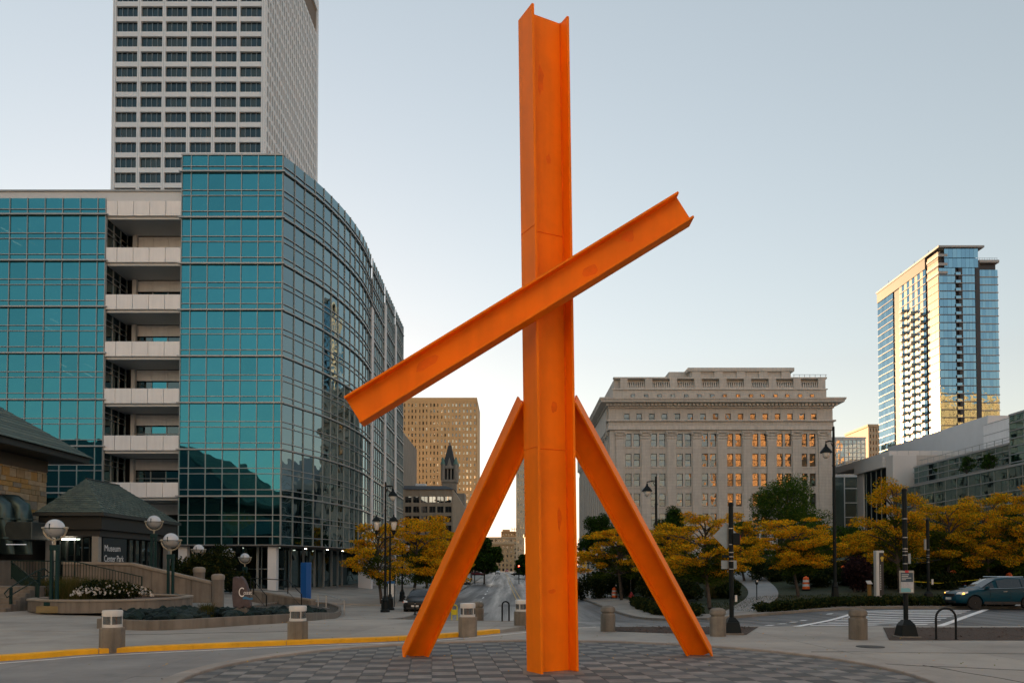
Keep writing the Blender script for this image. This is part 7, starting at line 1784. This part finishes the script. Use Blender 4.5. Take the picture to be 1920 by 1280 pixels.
GY = 'yellow honey locust trees'
trees = [(1496, 56, 974, 165, 1072, 'locust', 'yellow tree with slim trunk standing on the dark lawn before the green tree', 7500), (1330, 52, 966, 170, 1084, 'locust', 'yellow tree beside the orange sculpture leg on the right kerb', 7500),
         (1258, 64, 982, 130, 1085, 'locust', 'yellow tree half hidden behind the right orange leg', 6000), (1165, 74, 990, 160, 1075, 'locust', 'yellow tree behind the banners and lanterns', 6500),
         (1395, 72, 985, 100, 1070, 'locust', 'olive yellow tree behind the diamond sign', 4500), (1688, 60, 908, 150, 1064, 'locust', 'tall loose yellow tree behind the map sign post', 6500), (1775, 63, 950, 165, 1066, 'locust', 'broad yellow tree above the info pylon and hedge', 8000),
         (1852, 67, 934, 165, 1064, 'locust', 'broad yellow tree above the teal car hood', 8000), (1930, 61, 918, 150, 1066, 'locust', 'yellow tree cut by the picture edge above the car', 7000), (1640, 72, 975, 130, 1066, 'locust', 'yellow tree behind the info pylon', 5000)]
for px, Y, tp__, wd, bt__, kd, lab, n in trees: make_tree('locust_tree', px, Y, tp__, wd, bt__, kd, lab, n, GY, sparse=.72 if px == 1690 else 1)
left = [(775, 74, 975, 190, 1092, 'yellow street tree behind the shorter lantern lamp', 8000), (716, 66, 985, 120, 1090, 'yellow street tree reaching past the office pier', 4500), (836, 92, 990, 95, 1080, 'yellow street tree behind the left orange leg', 6000), (800, 112, 985, 110, 1075, 'yellow street tree further along the avenue', 5000)]
for px, Y, tp__, wd, bt__, lab, n in left: make_tree('locust_tree', px, Y, tp__, wd, bt__, 'locust', lab, n, GY)
make_tree('green_tree', 1474, 80, 888, 200, 1092, 'green', 'large green tree in front of the classical building corner', 16000)
make_tree('green_tree', 1390, 92, 975, 90, 1065, 'green', 'green tree left of the large green one behind the path', 6000)
make_tree('dark_tree', 1120, 118, 962, 95, 1060, 'dark', 'dark evergreen tree just right of the mast', 7000); make_tree('dark_tree', 1178, 112, 968, 80, 1060, 'dark', 'dark tree behind the banner lamps and lanterns', 6000); make_tree('dark_tree', 1262, 104, 948, 90, 1060, 'dark', 'dark olive tree behind the tall lamp with arm', 8000)
make_tree('dark_tree', 908, 150, 1010, 70, 1072, 'dark', 'dark street tree at the far left kerb of the avenue', 9000, size=.35); make_tree('dark_tree', 884, 175, 1020, 60, 1074, 'dark', 'dark street tree partly behind the left orange leg', 6000, size=.35); make_tree('dark_tree', 986, 210, 1040, 40, 1075, 'dark', 'dark street tree beside the mast foot far away', 4000, size=.4)
for i, (px, Y, tp__, wd, lab) in enumerate(((1590, 96, 985, 110, 'dark tree left of the white info pylon'), (1700, 98, 985, 120, 'dark tree behind the tall loose yellow tree'), (1790, 100, 965, 120, 'dark tree behind the broad yellow trees'), (1890, 98, 945, 120, 'dark tree behind the yellow trees at the picture edge'), (1538, 92, 1000, 90, 'dark tree between green tree and tallest lamp'))):
    make_tree('dark_tree', px, Y, tp__, wd, 1070, 'dark', lab, 6500)
# small trees on the roof terraces
for i, (px, Y, tp__, wd, bt__, lab) in enumerate(((1770, 140, 866, 34, 888, 'small bare tree on the gallery roof terrace'), (1815, 128, 855, 40, 885, 'small dark tree on the glass building terrace'), (1858, 122, 850, 36, 880, 'second small dark tree on the glass building terrace'))):
    x = XP(px, Y); t = make_tree('terrace_tree', px, Y, tp__, wd, bt__, 'dark', lab, 260, None, .2)
    for c in t.children:
        if c.name.startswith('trunk'):
            me = c.data; zs__ = ZP(bt__ + 12, Y)
            for v in me.vertices:
                if v.co.z < zs__: v.co.z = zs__
# ================================================================== hedge, shrubs on the bank
def hedge_strip(name, pts, w_, h, n, mats, label, size=.09):
    t = thing(name, (pts[0][0], pts[0][1], gz(*pts[0])), label, 'hedge'); cl = []
    for a, b in zip(pts[:-1], pts[1:]):
        L = math.dist(a, b); k = max(1, int(L / .6))
        for i in range(k):
            for j in (-.5, 0, .5):
                x, y = a[0] + (b[0] - a[0]) * i / k + random.uniform(-.2, .2), a[1] + (b[1] - a[1]) * i / k + j * w_; cl.append(((x, y, gz(x, y) + h * random.uniform(.4, .62)), (.5, .42, h * .48)))
    mb = MB(); leaf_cloud(mb, cl, n, size, .1, len(mats)); o = bpy.data.objects.new('foliage', leaf_mesh('foliage', mb, mats)); COL.objects.link(o); adopt(o, t); o['kind'] = 'stuff'; return t
hedge_strip('low_hedge', [(14.2, 44.6), (19, 44.4), (25, 44.3), (27.4, 44.6)], 1.6, .55, 15000, M_dk, 'low dark hedge along the kerb before the lawn', .10)
hedge_strip('low_hedge', [(10.9, 47.0), (9.6, 50), (9.5, 56), (10.0, 64)], 1.4, .85, 11000, M_dk, 'dark shrubs along the pavement behind the hydrant and lamps', .12)
bank = [(1290, 62, 60, 1085, 0), (1225, 70, 70, 1075, 0), (1370, 60, 60, 1088, 0), (1180, 84, 60, 1066, 0), (1125, 92, 60, 1064, 0), (1345, 70, 70, 1072, 2), (1602, 60, 74, 1036, 1), (1560, 72, 60, 1050, 0), (1680, 62, 70, 1058, 0), (1735, 66, 80, 1052, 0), (1800, 68, 80, 1052, 0), (1870, 70, 90, 1048, 0), (1925, 66, 70, 1050, 0), (1640, 80, 90, 1035, 0), (1765, 84, 110, 1028, 0), (1850, 86, 120, 1025, 0), (1540, 84, 80, 1038, 0), (1480, 90, 90, 1040, 0), (1420, 100, 70, 1045, 0), (1290, 86, 80, 1052, 0), (1915, 84, 90, 1020, 0)]
names = ['beside the path mouth', 'behind the right orange leg', 'left of the diamond sign post', 'below the banner lamps', 'next to the mast', 'in the middle of the bank', 'before the info pylon', 'under the dark tree', 'right of the map post', 'behind the third post', 'left of the car', 'above the car hood', 'at the picture edge', 'high on the bank behind the pylon', 'high on the bank in the middle', 'high on the bank above the car', 'below the tallest lamp', 'behind the green tree', 'at the head of the path', 'left of the path', 'high at the picture edge']
for i, (px, Y, wd, tp__, k) in enumerate(bank):
    x = XP(px, Y); z = gz(x, Y); h = max(.8, ZP(tp__, Y) - z)
    shrub('bank_shrub', (x, Y, z), (wpx(wd, Y) / 2, 1.6), h, M_pur if k == 1 else M_dk, 4200, ('weeping dark purple shrub ' if k == 1 else ('dry olive shrub ' if k == 2 else 'dark shrub ')) + names[i], 'shrub', 'shrubs on the garden bank', size=.13)
under = [(1455, 70, 1050), (1500, 74, 1046), (1520, 64, 1062), (1575, 66, 1058), (1625, 64, 1062), (1700, 72, 1040), (1745, 74, 1040), (1810, 76, 1036), (1880, 78, 1032), (1665, 70, 1048), (1260, 76, 1060), (1310, 78, 1058), (1355, 82, 1054), (1205, 78, 1062), (1395, 88, 1050), (1150, 82, 1066), (1105, 80, 1070), (1925, 74, 1036), (1835, 64, 1064), (1770, 62, 1066)]
hb_n = MB(); cl_ = []
for px, Y, tp__ in under:
    x = XP(px, Y)
    if 1400 < px < 1440: continue
    h = max(.7, ZP(tp__, Y) - gz(x, Y))
    for k in range(7): cl_.append(((x + random.uniform(-1.6, 1.6), Y + random.uniform(-1, 1), gz(x, Y) + h * random.uniform(.2, .62)), (random.uniform(.7, 1.1), .8, h * .36)))
leaf_cloud(hb_n, cl_, 60000, .13, .1, 3, [.4, .4, .2])
uo = bpy.data.objects.new('undergrowth', leaf_mesh('undergrowth', hb_n, M_dk)); COL.objects.link(uo); tag(uo, 'dark mass of low undergrowth covering the garden bank', 'undergrowth', kind='stuff')
for i, (px, Y, lab) in enumerate(((1352, 62, 'pale dry grass clump behind the crossing post'), (1850, 72, 'pale dry grass clump on the bank above the car'), (1885, 73, 'second pale dry grass clump at the bank edge'))):
    x = XP(px, Y); grass_clump('bank_grass', (x, Y, gz(x, Y)), 1.3, .8, 1.5, 900, M_gr, lab, .02)
# lawn blades along the near edge of the lawn
lb = MB()
for i in range(9000):
    x, y = random.uniform(13.5, 34), random.uniform(46, 58); z = gz(x, y) + .05; h = random.uniform(.05, .13); a = random.uniform(0, 6.28); w_ = Vector((math.cos(a), math.sin(a), 0)) * .02
    lb.cur = random.randrange(2); lb.add([Vector((x, y, z)) - w_, Vector((x, y, z)) + w_, (x + random.uniform(-.04, .04), y, z + h)], [(0, 1, 2)])
lo_ = bpy.data.objects.new('lawn_grass', leaf_mesh('lawn_grass', lb, [M_dk[0], M_gr[1]])); COL.objects.link(lo_); tag(lo_, 'short dark grass of the lawn behind the hedge', 'grass', kind='stuff')
# fallen leaves on the ground below the trees
fl2 = MB()
for i in range(1500):
    x, y = random.choice(((random.gauss(-7.5, 2), random.uniform(45, 80)), (random.uniform(6, 28), random.uniform(30, 50)), (random.uniform(-9, 12), random.uniform(16, 34)))); z = gz(x, y) + .12; a = random.uniform(0, 6.28); s_ = random.uniform(.02, .045); d = Vector((math.cos(a), math.sin(a), .2)) * s_; e = Vector((-math.sin(a), math.cos(a), .1)) * s_ * .5
    if x > -6.5 and 28 < y < 43: z = gz(x, y) - .04
    if x > -2 and y <= 29: z = .012 if math.hypot(x - CC.x, y - CC.y) > CR + .4 else .045
    c = Vector((x, y, z)); fl2.cur = random.randrange(3); fl2.add([c - d, c + e, c + d, c - e], [(0, 1, 2, 3)])
fo2 = bpy.data.objects.new('fallen_leaves', leaf_mesh('fallen_leaves', fl2, M_yl)); COL.objects.link(fo2); tag(fo2, 'scattered small yellow leaves fallen on the pavement and road', 'leaves', kind='stuff')
